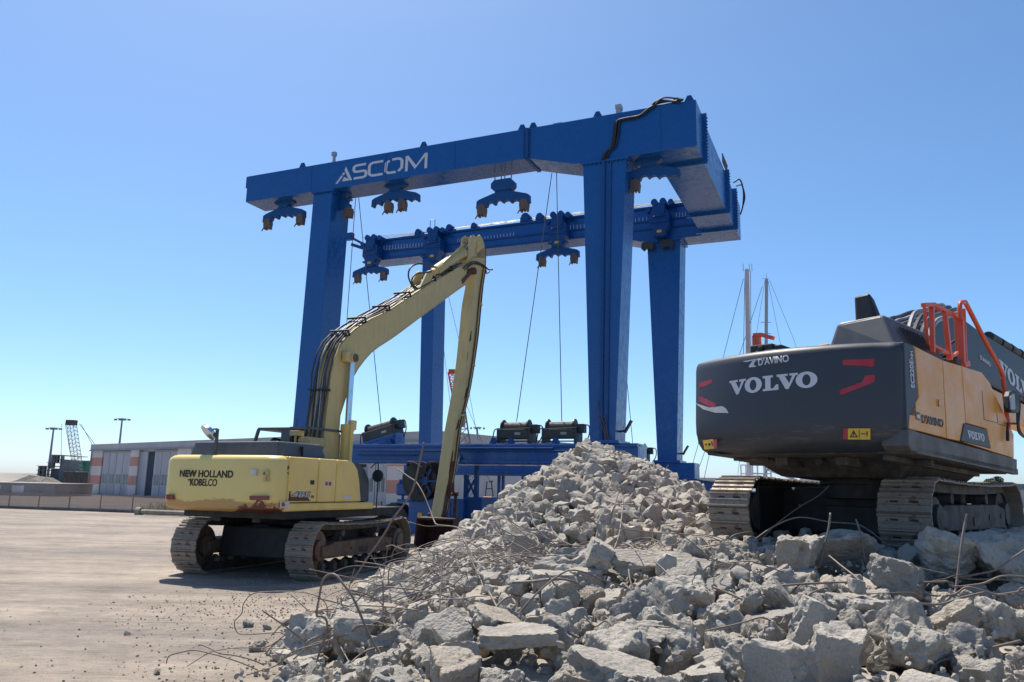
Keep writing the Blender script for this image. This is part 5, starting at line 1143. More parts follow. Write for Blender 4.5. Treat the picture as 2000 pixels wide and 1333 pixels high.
# hood, exhaust, camera
r1 = [hit(FV, 0, .5, *p) for p in ((1621, 663), (1631.5, 628), (1728.7, 610), (1728, 664))]
hr = [(.5, r1[0].y + .07, 1.12), (.58, r1[1].y + .02, r1[1].z), (.62, r1[2].y, r1[2].z), (.5, r1[3].y - .08, 1.12)]
hf = [(1.75, r1[0].y + .1, 1.14), (1.5, r1[1].y, r1[1].z + .02), (1.5, .22, 1.50), (1.75, .12, 1.14)]
hr[2] = (.6, .42, 1.60); hr[3] = (.45, .22, 1.14)
mb = MB(FV); mb.loft(hr, hf); hd = mb.build('engine_hood', 'greyhood', vo, bevel=.045, seg=3)
mb = MB(FV)
for k in range(7): x = .78 + k * .085; mb.bar((x, .325 - .008 * k - .012, 1.46), (x + .03, .20 - .008 * k - .008, 1.24), .022, .02)
mb.build('hood_vent', 'black', hd)
mb = MB(FV); mb.loft([(1.02, .64, 1.55), (1.02, .93, 1.55), (1.22, .93, 1.55), (1.22, .62, 1.55)], [(1.08, .76, 2.02), (1.08, .96, 2.0), (1.26, .96, 1.98), (1.26, .78, 1.98)]); mb.build('exhaust_stack', 'black', vo, bevel=.03)
q = hit(FV, 0, .1, 1500, 672); mb = MB(FV); mb.box(.0, .22, q.y - .16, q.y + .13, 1.13, 1.19); mb.box(.02, .14, q.y - .10, q.y + .2, 1.17, 1.27); mb.box(.05, .3, q.y - .2, q.y - .1, 1.08, 1.25); mb.cyl((-.02, q.y + .05, 1.21), (.03, q.y + .05, 1.21), .035, 12); mb.build('rear_camera', 'black', vo, bevel=.015)
mb = MB(FV)
for k in range(3): mb.cyl((.35 + k * .1, 1.15, 1.12), (.35 + k * .1, 1.15, 1.2), .025, 8)
mb.bar((.3, 1.2, 1.16), (.3, 1.05, 1.16), .03); mb.build('grab_handle', 'orange', vo)
# orange guard rails (left small one, right frame and long hand rail)
def rail(pts, r, Y, name='guard_rail', par=vo, sq=False, mat='orange'):
    P = [V(x, y, Y) for x, y in pts]; P = [(p.x, Y, p.z) for p in P]; mb = MB(FV)
    if sq:
        for p, q in zip(P, P[1:]): mb.bar(p, q, r * .74, r * .7)
    else: mb.tube(smooth_path(P, 6), r, 10)
    return mb.build(name, mat, par, smooth=not sq, bevel=.004 if sq else 0)
Yr = .12
rail([Z(1412, 108), Z(1470, 106), Z(1475, 108), Z(1640, 192)], .07, Yr, sq=True); rail([Z(1418, 112), Z(1440, 340), Z(1448, 350)], .045, Yr + .06, sq=True); rail([Z(1462, 115), Z(1468, 385)], .07, Yr, sq=True); rail([Z(1538, 150), Z(1568, 428)], .075, Yr, sq=True)
rail([Z(1600, 170), Z(1612, 390)], .045, Yr + .05, sq=True); rail([Z(1472, 345), Z(1590, 405), Z(1612, 385)], .05, Yr, sq=True); rail([Z(1630, 195), Z(1640, 455), Z(1670, 450)], .1, Yr, sq=True); rail([Z(1648, 130), Z(1660, 452)], .055, Yr, sq=True)
rail([Z(1628, 190), Z(1626, 110), Z(1636, 92), Z(1652, 92), Z(1668, 112), Z(1770, 310), Z(1865, 490), Z(1880, 560), Z(1900, 760), Z(1905, 790)], .03, .05, 'hand_rail'); rail([Z(1905, 790), Z(1908, 815), Z(1900, 840)], .03, .0, 'hand_rail')
rail([Z(1968, 800), Z(1912, 800), Z(1904, 812), Z(1902, 850)], .015, -.04, 'mirror_arm', mat='black'); rail([Z(1904, 845), Z(1905, 900)], .05, -.04, 'rail_foot', sq=True, mat='black')
for P in (((424, 285), (470, 282), (540, 302)), ((430, 288), (432, 365)), ((452, 290), (455, 365))):
    pp = [hit(FV, 0, .55, *Z(*p)) for p in P]; mb = MB(FV)
    for p, q in zip(pp, pp[1:]): mb.bar((.55, p.y, p.z), (.55, q.y, q.z), .05)
    mb.build('guard_rail', 'orange', vo)
# mirror with arms
mp = [Z(1908, 640), Z(1915, 612), Z(1935, 606), Z(1960, 612), Z(1966, 640), Z(1968, 715), Z(1955, 738), Z(1920, 735), Z(1908, 715)]
P = [V(x, y, -.1) for x, y in mp]; mb = MB(FV); mb.loft([(p.x, -.12, p.z) for p in P], [(p.x, -.04, p.z) for p in P]); mi = mb.build('mirror', 'black', vo, bevel=.02)
P = [V(x, y, -.12) for x, y in (Z(1918, 645), Z(1928, 625), Z(1942, 630), Z(1948, 712), Z(1940, 722), Z(1920, 715))]; mb = MB(FV); mb.loft([(p.x, -.126, p.z) for p in P], [(p.x, -.11, p.z) for p in P]); mb.build('mirror_glass', 'mast_grey', mi)
for P in (((1968, 640), (1975, 700), (1968, 800), (1980, 850), (2010, 880)), ((1960, 735), (1962, 800), (1970, 850), (1998, 878)), ((1975, 640), (2000, 650), (2015, 700))): rail([Z(*p) for p in P], .014, -.08, 'mirror_arm', mat='black')
# boom, hoses, boom lettering, lamps
Yb = 1.1
prof_ = [(2.7, .5), (3.3, 1.6), (3.9, 2.25), (4.7, 2.6), (5.67, 2.66), (6.6, 2.60), (9.4, 2.54), (11.5, 2.4), (11.5, 1.7), (9.0, 1.66), (6.8, 1.70), (5.4, 1.5), (4.3, .9), (3.6, .3)]
mb = MB(FV); mb.prism(prof_, Yb, Yb + .45); bm_ = mb.build('boom', 'anth', vo, bevel=.03)
mb = MB(FV); mb.prism([(11.0, 2.5), (11.6, 2.6), (11.9, 2.1), (12.3, -.6), (12.1, -1.6), (11.8, -1.6), (11.6, -.4), (11.1, 1.9)], Yb + .07, Yb + .38); ar_ = mb.build('arm', 'amber', vo, bevel=.03)
mb = MB(FV); mb.cyl((11.35, Yb - .05, 2.2), (11.35, Yb + .5, 2.2), .12, 16); mb.build('joint_pin', 'dirty', ar_)
mb = MB(FV); mb.prism([(11.7, -1.5), (12.5, -1.35), (12.7, -1.8), (12.4, -2.25), (11.6, -2.3), (11.3, -2.0), (11.4, -1.93), (11.9, -2.15), (12.3, -2.1), (12.5, -1.8), (12.35, -1.5), (11.7, -1.6)], Yb - .3, Yb + .75); mb.build('bucket', 'bucket', vo, bevel=.01)
mb = MB(FV); mb.prism([(6.5, 1.2), (11.5, 1.15), (11.5, 1.64), (9.0, 1.62), (6.8, 1.67), (5.6, 1.5)], Yb + .03, Yb + .4); mb.build('boom_underside', 'amber', bm_, bevel=.02)
for k in range(4): mb = MB(FV); mb.cyl((7.4 + k * .62, Yb + .1, 2.66), (7.9 + k * .62, Yb + .1, 2.66 - .01 * k), .10, 12); mb.build('hose_sleeve', 'black', bm_, smooth=True)
for k in range(9):
    y = .55 + .11 * k; x0 = 2.3 + .05 * k; hgt = 1.95 + .06 * (k % 4)
    mb = MB(FV); mb.tube(smooth_path([(x0, y, 1.15), (x0 + .1, y + .02, 1.55 + .04 * (k % 3)), (x0 + .55, y + .06, hgt), (x0 + 1.1, y + .08, hgt + .2), (x0 + 1.9, y + .1, hgt + .45), (x0 + 3.0, Yb + .05 + .04 * k, 2.72)]), .035, 7); mb.build('hydraulic_hose', 'hose' if k % 3 else 'steel', vo, smooth=True)
mb = MB(FV); mb.prism([(2.2, 1.1), (2.9, 1.1), (3.3, 1.5), (3.1, 1.85), (2.6, 1.8), (2.3, 1.5)], .75, .95); mb.build('valve_cover', 'greyhood', vo, bevel=.05)
mb = MB(FV); mb.box(2.35, 2.6, .2, .42, 1.15, 1.42); mb.cyl((2.35, .31, 1.32), (2.3, .31, 1.32), .08, 14); mb.tube(smooth_path([(2.3, .3, 1.5), (2.5, .2, 1.6), (2.8, .25, 1.45), (2.9, .3, 1.2)]), .02, 6); mb.box(2.0, 2.2, .1, .3, 1.2, 1.28); mb.build('work_lamp', 'black', vo, bevel=.02)
a, b, c = V(*Z(1882, 500), Yb), V(*Z(2040, 690), Yb), V(*Z(1848, 452), Yb)
a = V(1954, 732, Yb - .01); b = V(2022, 792, Yb - .01); c = V(1949, 712, Yb - .01)
logo(lambda s_, t_: ((a.x + (b.x - a.x) * s_ * 1.0, Yb - .006, a.z + (b.z - a.z) * s_ + (c.z - a.z + .12) * t_), (0, -1, 0)), FV, 'white', bm_, 'white VOLVO boom lettering')
tside("D'AVINO", *Z(1745, 425), *Z(1808, 470), *Z(1740, 396), 'lettering', 'white', .03, bm_, Yb - .006)
# resting places of the loose concrete pieces, settled by dropping them on the heap: shape, place in cm, turn in degrees, size in cm
REST = [
29,212,928,109,58,-27,-162,49,54,46,   2,199,489,64,58,24,-168,38,36,36,   35,-210,963,12,154,7,65,38,36,35,   12,514,747,93,37,-49,41,40,35,34,   17,-184,730,18,117,51,-6,32,33,30,   9,408,967,106,5,12,-71,25,26,29,   12,48,593,57,169,18,15,35,40,39,   18,168,579,64,123,22,99,27,28,25,
20,593,909,108,-178,-2,-175,39,38,42,   5,-204,1316,14,62,-4,40,33,35,35,   4,450,685,85,123,7,-73,34,39,43,   5,385,793,103,3,-18,48,47,47,44,   0,651,1006,108,-67,-48,25,34,32,36,   16,354,631,86,143,20,-95,31,33,36,   2,98,493,48,3,-8,31,38,40,34,   20,212,977,97,-174,6,-144,38,39,37,
33,-118,658,34,158,9,89,32,36,29,   7,231,1038,103,6,11,-36,27,32,33,   17,-180,777,18,-105,7,107,37,33,40,   27,24,789,76,-101,10,-109,31,31,31,   2,36,1039,82,-2,-2,28,48,48,54,   13,350,1239,97,7,3,117,37,40,38,   8,-209,1196,12,-153,31,-138,31,35,36,   21,133,1054,92,39,0,151,40,41,36,
11,304,945,106,-173,-12,131,26,26,26,   25,-81,771,59,170,20,18,48,44,38,   11,-4,557,57,-1,-8,-176,34,32,38,   12,4,776,69,33,-52,55,29,24,26,   28,327,1178,102,94,-17,11,30,25,29,   18,11,1287,70,159,49,-71,36,43,41,   20,58,707,68,131,-70,173,34,42,37,   32,37,473,43,-4,8,-106,39,38,36,
12,-67,592,48,-19,-5,-77,57,46,46,   11,65,1104,83,4,-7,175,45,44,41,   0,261,1027,104,146,-25,-170,28,29,32,   20,28,517,52,-165,-7,-169,31,29,34,   20,233,1127,99,-171,1,-107,29,35,33,   1,300,902,114,110,80,106,39,40,33,   23,267,844,104,119,56,26,29,30,27,   27,164,498,58,-118,1,152,30,28,32,
15,98,521,60,86,27,106,33,32,32,   8,325,584,75,3,-7,68,30,27,28,   17,772,1149,108,163,8,18,28,25,29,   33,-154,664,25,-8,-30,27,35,39,39,   29,37,752,68,-5,10,158,39,33,33,   5,804,1115,111,-175,-14,-44,35,34,39,   9,100,1177,80,105,12,-168,29,25,29,   26,-104,1044,50,14,-19,-39,36,37,36,
19,308,610,81,84,-5,-172,30,26,28,   35,-69,1203,66,16,4,-99,46,50,49,   21,-181,874,26,123,-39,5,32,37,32,   33,-86,715,47,149,11,116,27,28,25,   29,218,658,82,13,-4,-66,52,53,47,   20,327,777,98,2,10,-80,54,46,50,   34,-192,1180,12,9,-16,-24,29,28,27,   14,238,908,98,-176,-5,-22,25,25,31,
3,301,531,76,152,65,6,28,34,30,   3,-94,994,60,160,-37,-110,30,28,32,   26,103,1277,83,-21,1,158,40,41,42,   14,-9,663,83,-15,-15,-139,47,52,44,   16,-238,950,10,-23,58,152,30,31,28,   2,-239,1133,7,-1,-1,46,29,32,29,   34,-197,1341,11,-110,32,-32,38,40,39,   24,299,973,108,147,14,-80,34,33,38,
2,176,535,74,178,82,30,47,55,53,   4,-175,902,23,-17,14,76,39,36,37,   13,-112,899,54,-119,66,-48,28,29,31,   3,256,870,104,-17,5,110,35,32,32,   23,758,1050,108,170,5,-114,27,32,33,   24,846,1181,108,176,39,39,33,37,34,   19,-100,967,56,139,-13,-15,27,27,29,   34,133,1213,82,-7,6,-23,49,45,45,
10,-118,1245,37,-32,58,142,28,31,29,   1,25,1194,80,-104,26,103,34,28,34,   4,63,1068,83,5,-55,179,42,46,53,   23,258,973,109,167,0,43,45,54,47,   23,396,910,114,-68,-64,44,37,36,39,   4,717,1092,111,34,21,96,52,53,46,   22,386,735,91,165,5,8,33,35,38,   8,87,664,68,39,-41,81,44,43,46,
11,158,1075,96,89,42,57,33,30,31,   8,-71,1105,64,-2,-2,-155,29,35,30,   24,541,760,91,140,11,174,30,26,27,   9,-143,1235,31,103,31,176,29,30,29,   13,102,891,119,152,18,-96,38,39,38,   11,154,1192,97,-132,65,-13,46,47,43,   23,526,836,106,82,51,-134,32,30,29,   8,-9,522,46,-173,5,-68,28,29,25,
13,84,882,87,88,-9,21,44,46,45,   26,521,776,96,-7,-19,-11,44,40,39,   3,247,714,84,118,7,-12,30,25,27,   9,595,838,108,93,5,163,53,45,47,   29,175,938,92,-81,-11,-73,30,24,31,   0,-51,1035,72,92,17,-24,37,36,37,   17,62,860,83,-159,-49,115,28,31,28,   4,-48,765,62,-163,-24,-149,28,28,30,
1,227,571,82,50,82,116,43,47,47,   29,465,845,105,7,16,-2,32,32,34,   7,162,612,72,-177,-13,91,42,33,36,   25,-65,701,51,18,-12,-42,26,31,25,   32,-131,1120,38,-11,-22,21,32,28,29,   13,14,938,86,-43,-71,-25,36,32,31,   7,-130,937,43,73,-51,14,28,25,26,   30,5,676,62,-28,16,-165,33,35,32,
6,141,671,67,174,3,179,48,40,44,   22,112,950,83,-30,-40,17,31,27,29,   22,93,848,80,174,25,172,32,32,34,   5,193,615,79,-165,-81,-165,40,38,38,   25,45,1294,80,143,33,97,36,36,39,   7,-188,1094,23,-33,-37,95,40,45,43,   6,468,733,93,-67,-17,175,45,48,47,   28,131,1140,86,95,-21,102,42,45,40,
33,433,902,113,177,9,67,51,52,48,   35,-248,1054,11,-2,7,-40,38,38,37,   22,-144,1337,24,131,-47,-141,43,50,48,   17,132,551,62,-75,8,-79,40,38,37,   7,-191,1256,11,110,-2,-124,26,27,27,   34,130,1089,93,14,42,-123,56,56,55,   21,-46,913,76,-130,2,171,37,35,38,   11,225,612,93,164,-64,-4,46,51,46,
13,-38,632,78,-147,38,-38,33,34,32,   22,188,1281,94,80,20,61,29,29,35,   5,197,1139,95,8,-11,-95,27,28,27,   18,-97,735,48,174,61,-125,37,41,38,   28,-110,804,47,-43,-5,-114,44,40,36,   11,290,1006,110,88,2,80,33,32,39,   9,17,1089,78,4,9,162,32,29,28,   10,-20,1287,64,147,8,5,47,48,52,
6,170,1042,90,-115,19,-155,33,28,32,   3,269,1122,112,-117,-21,14,34,38,37,   25,-226,1157,11,-98,-19,-10,32,28,33,   32,280,777,97,141,-18,39,31,34,32,   4,615,984,111,-18,16,-79,55,45,46,   14,22,848,76,-1,6,-96,48,48,44,   17,69,638,62,-16,7,50,30,32,28,   21,409,1326,94,-97,6,124,40,41,50,
23,558,845,103,175,1,40,29,29,27,   15,472,705,93,-166,-75,-112,36,37,30,   29,590,1003,113,72,-57,-108,37,47,47,   12,539,928,107,-36,-7,38,40,46,45,   19,75,985,82,-61,4,94,34,30,35,   21,603,872,116,-93,-3,162,53,50,56,   34,6,1127,80,-13,15,126,34,33,40,   33,-130,963,45,140,-34,40,35,34,30,
18,-216,930,14,80,-13,102,44,38,43,   18,248,692,86,-24,-77,109,35,38,32,   11,144,858,87,-164,-10,-71,38,35,31,   11,171,707,72,11,-3,-104,26,31,29,   32,289,733,93,-174,-57,151,31,32,34,   2,48,727,73,3,65,-50,41,38,37,   2,101,819,78,-4,-9,67,41,37,42,   35,176,965,95,126,5,-109,32,31,29,
12,-220,1118,7,-37,-7,15,29,30,31,   15,-126,849,52,-177,8,-134,53,48,47,   12,528,943,109,76,52,8,30,26,30,   23,221,727,82,93,13,-20,30,25,31,   33,207,770,86,102,-16,-11,25,25,28,   1,150,814,82,14,-9,28,25,26,24,   25,-214,1075,17,71,-28,62,44,38,37,   9,13,841,91,-174,2,-109,28,30,27,
17,-144,1307,27,63,-42,167,32,36,37,   1,129,467,53,162,-4,158,40,36,41,   27,141,1023,91,98,-2,-165,33,33,36,   30,401,620,80,173,23,-165,30,27,30,   9,-29,1122,76,-178,4,139,36,37,33,   0,174,1251,92,7,-56,33,47,42,39,   13,120,717,80,72,48,-49,54,55,45,   18,-157,916,38,-137,40,141,47,51,48,
29,200,1041,102,-150,-75,-169,38,43,40,   20,62,832,74,2,-3,51,29,26,29,   33,244,807,98,-19,47,-74,31,30,35,   35,-206,1159,12,92,9,110,29,28,26,   24,146,770,77,-179,34,-79,32,39,32,   29,187,871,94,88,-45,-8,26,26,29,   24,300,1298,93,132,-1,-91,30,29,31,   0,203,1244,86,-71,-38,-177,28,25,27,
23,212,798,94,-32,-30,65,37,35,39,   35,264,922,113,173,28,-68,44,49,56,   24,100,466,55,-97,81,-80,37,35,37,   21,24,1156,94,45,-68,18,55,55,45,   20,47,831,94,4,0,99,43,51,51,   26,215,1270,88,7,8,-51,34,36,41,   34,206,867,101,-161,14,-131,31,29,35,   35,-114,768,42,-154,19,-98,34,30,32,
30,380,941,122,74,-48,49,44,42,49,   27,-168,960,34,-84,1,56,40,42,48,   24,336,812,99,-175,36,20,28,29,28,   2,782,1323,108,-2,-1,155,53,46,46,   8,37,1245,68,-1,3,125,40,40,38,   3,103,993,95,44,8,-83,42,43,51,   24,129,985,86,12,-58,50,29,30,27,   4,78,520,51,-158,-38,-40,27,31,30,
29,-192,1280,21,-55,50,24,45,40,47,   6,136,606,68,10,-70,-147,42,44,44,   26,90,695,61,2,-6,23,40,34,36,   8,114,646,73,-51,-51,-36,50,48,40,   30,140,962,90,170,32,-145,41,51,41,   21,258,1259,101,128,63,158,43,47,40,   20,296,759,90,-8,4,-178,31,30,32,   12,-10,485,43,155,25,-153,29,29,35,
18,108,1240,76,127,31,-106,29,24,31,   22,-16,1215,72,80,-38,42,30,26,29,   35,175,1130,91,150,3,57,26,26,27,   28,158,1325,108,75,-16,-175,32,27,25,   10,230,743,92,-30,-19,-95,38,39,36,   29,-60,673,52,12,-35,27,27,31,26,   32,-231,902,6,-2,0,51,31,31,29,   12,46,981,78,-45,-24,-165,29,34,32,
7,24,967,81,101,-4,-52,33,32,29,   0,254,436,61,-57,-42,-80,52,52,54,   15,-36,608,60,101,7,-176,42,37,34,   35,-149,1164,37,-44,-58,153,27,28,33,   25,-155,1287,20,-177,-6,-59,28,27,25,   33,-52,510,47,107,-55,-74,29,28,29,   17,264,785,105,-123,13,74,38,37,41,   35,174,787,90,164,-2,-74,39,48,48,
21,-99,1335,43,88,-44,-18,42,45,36,   17,-33,746,66,95,0,-130,33,35,35,   27,242,478,66,-163,2,-70,50,55,52,   15,292,1149,114,-102,5,-141,40,43,41,   16,177,474,53,-65,14,170,29,31,26,   2,-187,963,19,10,49,2,25,25,25,   14,268,1224,97,171,-37,-8,37,38,39,   30,168,1110,92,-126,-21,129,26,30,27,
31,308,692,88,5,-1,-149,42,39,40,   28,-143,867,37,17,43,37,32,37,37,   12,330,544,73,28,-62,93,26,30,28,   12,279,1186,101,-48,-11,6,36,35,35,   1,221,829,98,99,73,78,30,30,29,   35,80,1198,77,-170,17,156,36,33,32,   17,-186,1378,10,173,11,39,30,29,25,   21,757,1102,109,89,-15,167,32,28,31,
33,79,597,71,146,-70,-126,49,52,48,   15,86,1033,94,-176,85,-110,48,51,51,   10,8,649,60,155,22,-109,29,27,32,   24,704,1045,113,-78,11,60,52,46,48,   5,185,822,97,60,29,152,42,48,43,   22,44,665,66,103,-50,64,49,45,54,   24,682,976,108,169,27,74,37,36,37,   12,37,1005,76,-145,3,-94,30,25,27,
17,791,1388,109,-1,4,18,38,37,34,   13,169,1009,92,5,-2,-158,34,32,30,   21,842,1334,115,88,-18,74,47,47,49,   9,258,607,84,-24,55,-76,41,37,39,   11,224,691,100,-118,38,137,32,37,33,   2,149,1107,90,173,-68,32,27,25,29,   30,225,1174,106,25,-61,59,29,30,31,   29,545,807,109,-95,-3,-128,50,48,58,
19,298,1235,103,-115,-84,68,45,45,49,   17,492,747,93,90,-18,99,33,33,28,   34,-20,1009,78,1,12,-70,39,35,40,   17,276,709,89,179,17,-62,35,37,37,   22,72,673,61,89,11,-171,28,25,25,   5,368,542,84,-81,-71,120,44,41,44,   22,-107,940,60,33,-61,56,39,47,44,   9,-70,893,65,-156,-23,-27,28,27,31,
28,208,708,86,43,29,-155,46,49,44,   19,314,563,84,175,-46,51,37,42,38,   26,-217,994,10,164,19,12,38,35,31,   8,-59,944,67,17,4,-108,40,40,40,   15,432,838,105,133,-2,-7,30,28,28,   27,236,848,104,73,-7,143,37,37,36,   12,287,591,87,-71,9,-14,50,54,48,   7,126,511,56,-150,3,-83,32,30,33,
30,125,804,80,-41,-2,121,30,28,28,   23,-93,874,57,8,-1,-85,32,27,29,   5,-190,1004,26,33,-21,20,52,51,56,   14,-20,838,75,5,10,-113,49,53,54,   5,288,1276,93,56,46,86,30,31,30,   5,43,886,82,-3,-10,-4,39,41,34,   7,-19,772,68,-171,-6,112,32,27,25,   22,215,1220,93,-4,-57,87,33,31,36,
28,-185,1210,17,142,-26,-53,49,41,46,   4,387,707,85,146,-60,93,25,25,28,   14,92,1120,77,3,5,-133,28,27,25,   25,321,1261,100,-99,-58,-141,48,43,51,   26,-135,729,28,8,-21,-16,37,41,39,   30,83,799,76,-105,-10,9,32,33,28,   4,59,1138,83,2,-16,27,50,40,42,   5,602,972,133,152,11,155,46,50,49,
15,-175,1237,20,108,-23,-24,36,29,30,   6,366,1319,90,-178,6,-33,46,54,57,   22,-6,712,68,165,10,-91,53,50,46,   18,421,737,90,122,24,171,34,33,29,   0,-205,886,11,-62,-46,-171,31,31,30,   33,-139,1020,46,19,-26,-56,56,49,54,   1,348,1284,92,116,84,13,35,39,40,   6,226,449,59,44,13,119,24,27,26,
21,642,1048,107,165,-2,-127,25,24,29,   10,-96,525,37,152,3,42,40,45,40,   7,322,483,71,9,-32,-32,43,36,42,   35,237,778,92,-170,3,24,34,33,39,   23,290,808,102,-23,1,147,32,34,37,   23,358,981,115,89,52,69,43,49,54,   29,-157,632,26,94,47,-12,31,34,34,   26,-79,1025,60,7,11,-151,39,40,36,
34,136,906,84,3,16,-118,31,34,27,   23,407,1278,94,166,-9,-24,35,35,35,   34,1,756,69,-151,-14,135,30,32,32,   6,-172,858,18,-74,-2,131,17,17,17,   2,221,1025,96,-86,18,149,19,16,20,   34,-111,1011,50,49,2,7,24,20,21,   4,76,620,56,124,2,130,20,22,19,   22,255,761,85,18,45,87,17,17,18,
9,-117,881,50,-1,-58,176,23,22,20,   19,154,560,72,48,24,-137,30,24,30,   29,282,1309,97,-158,-64,-62,23,24,27,   29,-130,1082,38,-22,-5,59,18,18,18,   2,48,865,73,179,1,-113,16,16,15,   13,61,1251,73,-109,-55,140,22,21,25,   29,169,869,111,-74,77,-162,30,26,30,   3,413,854,102,180,7,160,20,20,19,
3,54,1264,69,-4,19,-123,18,15,16,   4,331,681,79,127,1,29,17,18,18,   33,200,749,81,9,-13,-34,30,31,28,   30,-49,691,66,-165,26,-119,26,29,28,   8,-261,1314,6,1,-2,-77,28,26,29,   35,101,901,82,100,7,155,25,23,26,   9,-161,782,20,-120,-7,110,19,15,18,   29,-189,818,13,-76,5,-132,20,20,19,
21,154,690,66,81,7,-157,19,16,19,   1,-217,1251,10,-93,-6,-52,26,26,27,   34,-166,1164,23,13,68,29,17,18,17,   32,-108,993,46,-24,4,98,18,19,18,   34,732,1061,102,-106,29,-134,17,16,19,   24,84,688,71,3,-49,164,16,17,16,   3,223,1005,98,-105,59,48,17,20,21,   10,-195,798,16,-42,-10,-89,23,28,23,
33,122,849,84,-135,30,86,22,24,22,   23,-123,988,45,86,-53,-21,16,18,17,   27,-162,1112,22,-175,19,169,17,15,15,   6,56,916,76,175,-5,44,25,24,26,   29,436,863,111,52,0,-57,30,33,32,   2,278,1258,92,53,-65,-28,26,23,22,   10,5,531,50,-145,64,93,22,21,19,   17,-175,1050,23,142,53,-43,24,20,26,
2,-178,707,21,171,-42,-17,21,24,21,   28,32,499,45,146,-48,48,19,21,19,   35,-6,1235,68,-167,20,164,27,30,29,   8,109,1321,99,-24,-8,142,21,23,22,   29,-94,1079,52,-22,12,92,15,15,15,   32,231,1232,84,176,10,107,18,16,17,   13,-200,1056,9,171,16,132,17,20,18,   17,292,633,83,64,-61,-80,24,25,26,
17,9,919,76,-83,2,-77,18,16,19,   17,505,717,84,-6,0,125,18,18,18,   26,31,629,55,0,1,-94,23,20,22,   18,145,1124,87,122,72,-133,20,22,19,   19,33,694,61,118,52,164,21,23,22,   8,74,1178,74,4,2,160,20,18,23,   30,530,904,103,177,24,-107,18,21,20,   3,-106,1282,38,158,21,89,31,26,26,
1,787,1178,104,13,1,144,16,18,18,   5,-228,909,22,-10,-67,66,26,24,22,   15,377,586,77,125,-38,162,17,18,18,   3,359,665,79,-11,3,117,19,16,16,   17,-186,1162,20,127,45,-35,28,23,27,   4,-96,578,36,124,21,-160,26,26,27,   20,272,1295,92,158,-32,-132,18,19,17,   24,619,1044,103,-79,12,21,16,15,17,
2,237,941,101,-84,0,-71,23,23,26,   28,254,1296,91,16,54,179,17,16,17,   31,-165,684,15,-10,-13,72,20,18,19,   8,110,547,61,-152,39,-129,25,25,21,   12,43,1320,80,61,-41,-74,16,19,15,   13,340,603,78,-3,49,-150,16,19,17,   17,5,1069,77,-81,3,53,21,22,20,   18,24,1003,76,150,46,-91,17,20,20,
4,148,1259,84,137,3,-26,26,32,31,   34,324,756,111,-5,23,-73,18,16,18,   4,456,890,104,4,-55,-131,20,20,24,   14,-101,563,32,176,18,176,25,24,26,   1,217,525,62,6,-8,89,18,19,17,   7,821,1271,107,99,-4,74,28,27,27,   17,-122,818,57,-65,27,167,25,25,26,   7,249,1306,98,-178,16,-133,24,18,22,
16,315,747,88,167,-42,38,18,19,17,   1,497,866,103,174,-6,69,20,24,18,   22,223,871,96,73,3,-81,18,15,18,   24,-222,1092,6,145,13,160,21,18,21,   1,-8,866,76,-115,23,63,17,16,18,   17,-35,700,57,157,4,92,22,23,21,   34,256,650,79,-138,-30,-37,24,27,25,   35,555,983,105,124,50,176,17,17,19,
21,740,1087,105,-140,-23,115,19,20,18,   33,289,932,106,95,-8,-150,20,22,23,   18,449,642,80,50,-6,137,18,22,21,   7,145,1002,93,-61,20,-71,30,26,27,   7,53,509,51,-164,43,11,28,30,27,   34,449,880,102,-117,26,-140,15,17,16,   8,83,1136,75,-3,-3,74,19,20,17,   16,346,828,102,135,28,-131,23,24,27,
32,-107,919,47,-1,-22,-2,27,27,22,   19,-130,1166,40,-46,-63,157,18,18,19,   11,-129,685,32,-48,3,106,29,30,28,   23,148,579,66,-77,3,-72,30,29,27,   10,221,765,90,99,53,-62,17,15,16,   29,-148,691,20,-156,-10,-74,16,17,15,   11,134,1288,92,-150,-5,84,20,19,17,   7,13,491,49,-160,29,-47,30,28,30,
17,224,1245,93,45,12,-160,29,29,32,   13,281,486,65,-103,-1,138,31,26,28,   10,77,1082,77,-104,68,178,19,18,18,   32,394,647,79,-2,0,50,22,22,25,   19,251,550,68,81,-13,105,18,16,16,   13,-117,1322,26,146,-1,-98,16,17,15,   8,27,914,75,-178,0,67,28,26,26,   12,823,1164,101,164,16,168,19,18,18,
21,47,1182,76,-15,10,65,23,23,25,   30,224,798,110,133,10,-107,20,21,21,   27,314,805,98,-116,4,-140,19,21,17,   24,-23,1052,77,-102,-6,-104,29,28,28,   23,-248,1107,7,169,5,58,19,19,21,   1,408,768,94,8,9,-112,23,29,26,   9,-167,1271,21,159,-73,-176,23,25,22,   3,10,740,63,-167,11,-58,17,17,17,
35,-149,949,33,160,-25,-173,20,20,23,   17,61,895,99,41,36,-153,20,21,22,   9,-69,1006,63,-6,56,-122,17,16,16,   35,150,520,56,171,15,160,29,23,28,   33,64,1233,69,-9,-8,110,16,18,18,   16,-170,746,19,-88,53,110,25,29,30,   13,618,904,107,25,59,103,23,23,26,   6,-8,978,75,173,-1,128,29,29,26,
6,643,937,104,8,-78,-110,18,20,20,   32,372,911,102,-2,1,-133,15,19,18,   25,254,733,83,87,-12,71,17,16,17,   18,555,962,104,-51,-52,68,17,18,16,   20,50,1226,78,-174,-14,-51,24,22,24,   15,257,826,96,17,6,-115,23,24,23,   25,543,886,105,6,0,-144,21,23,22,   17,15,894,79,-3,6,166,26,30,26,
22,300,775,102,45,3,-123,21,23,23,   7,-127,906,41,33,27,-100,17,21,18,   27,-133,1059,39,8,-7,-124,23,21,20,   1,-46,729,56,168,-21,38,17,21,18,   31,109,793,72,-179,-5,17,20,17,18,   9,625,926,103,4,10,37,20,21,20,   19,-55,879,68,130,46,-127,19,22,18,   8,90,759,70,90,3,-83,29,26,25,
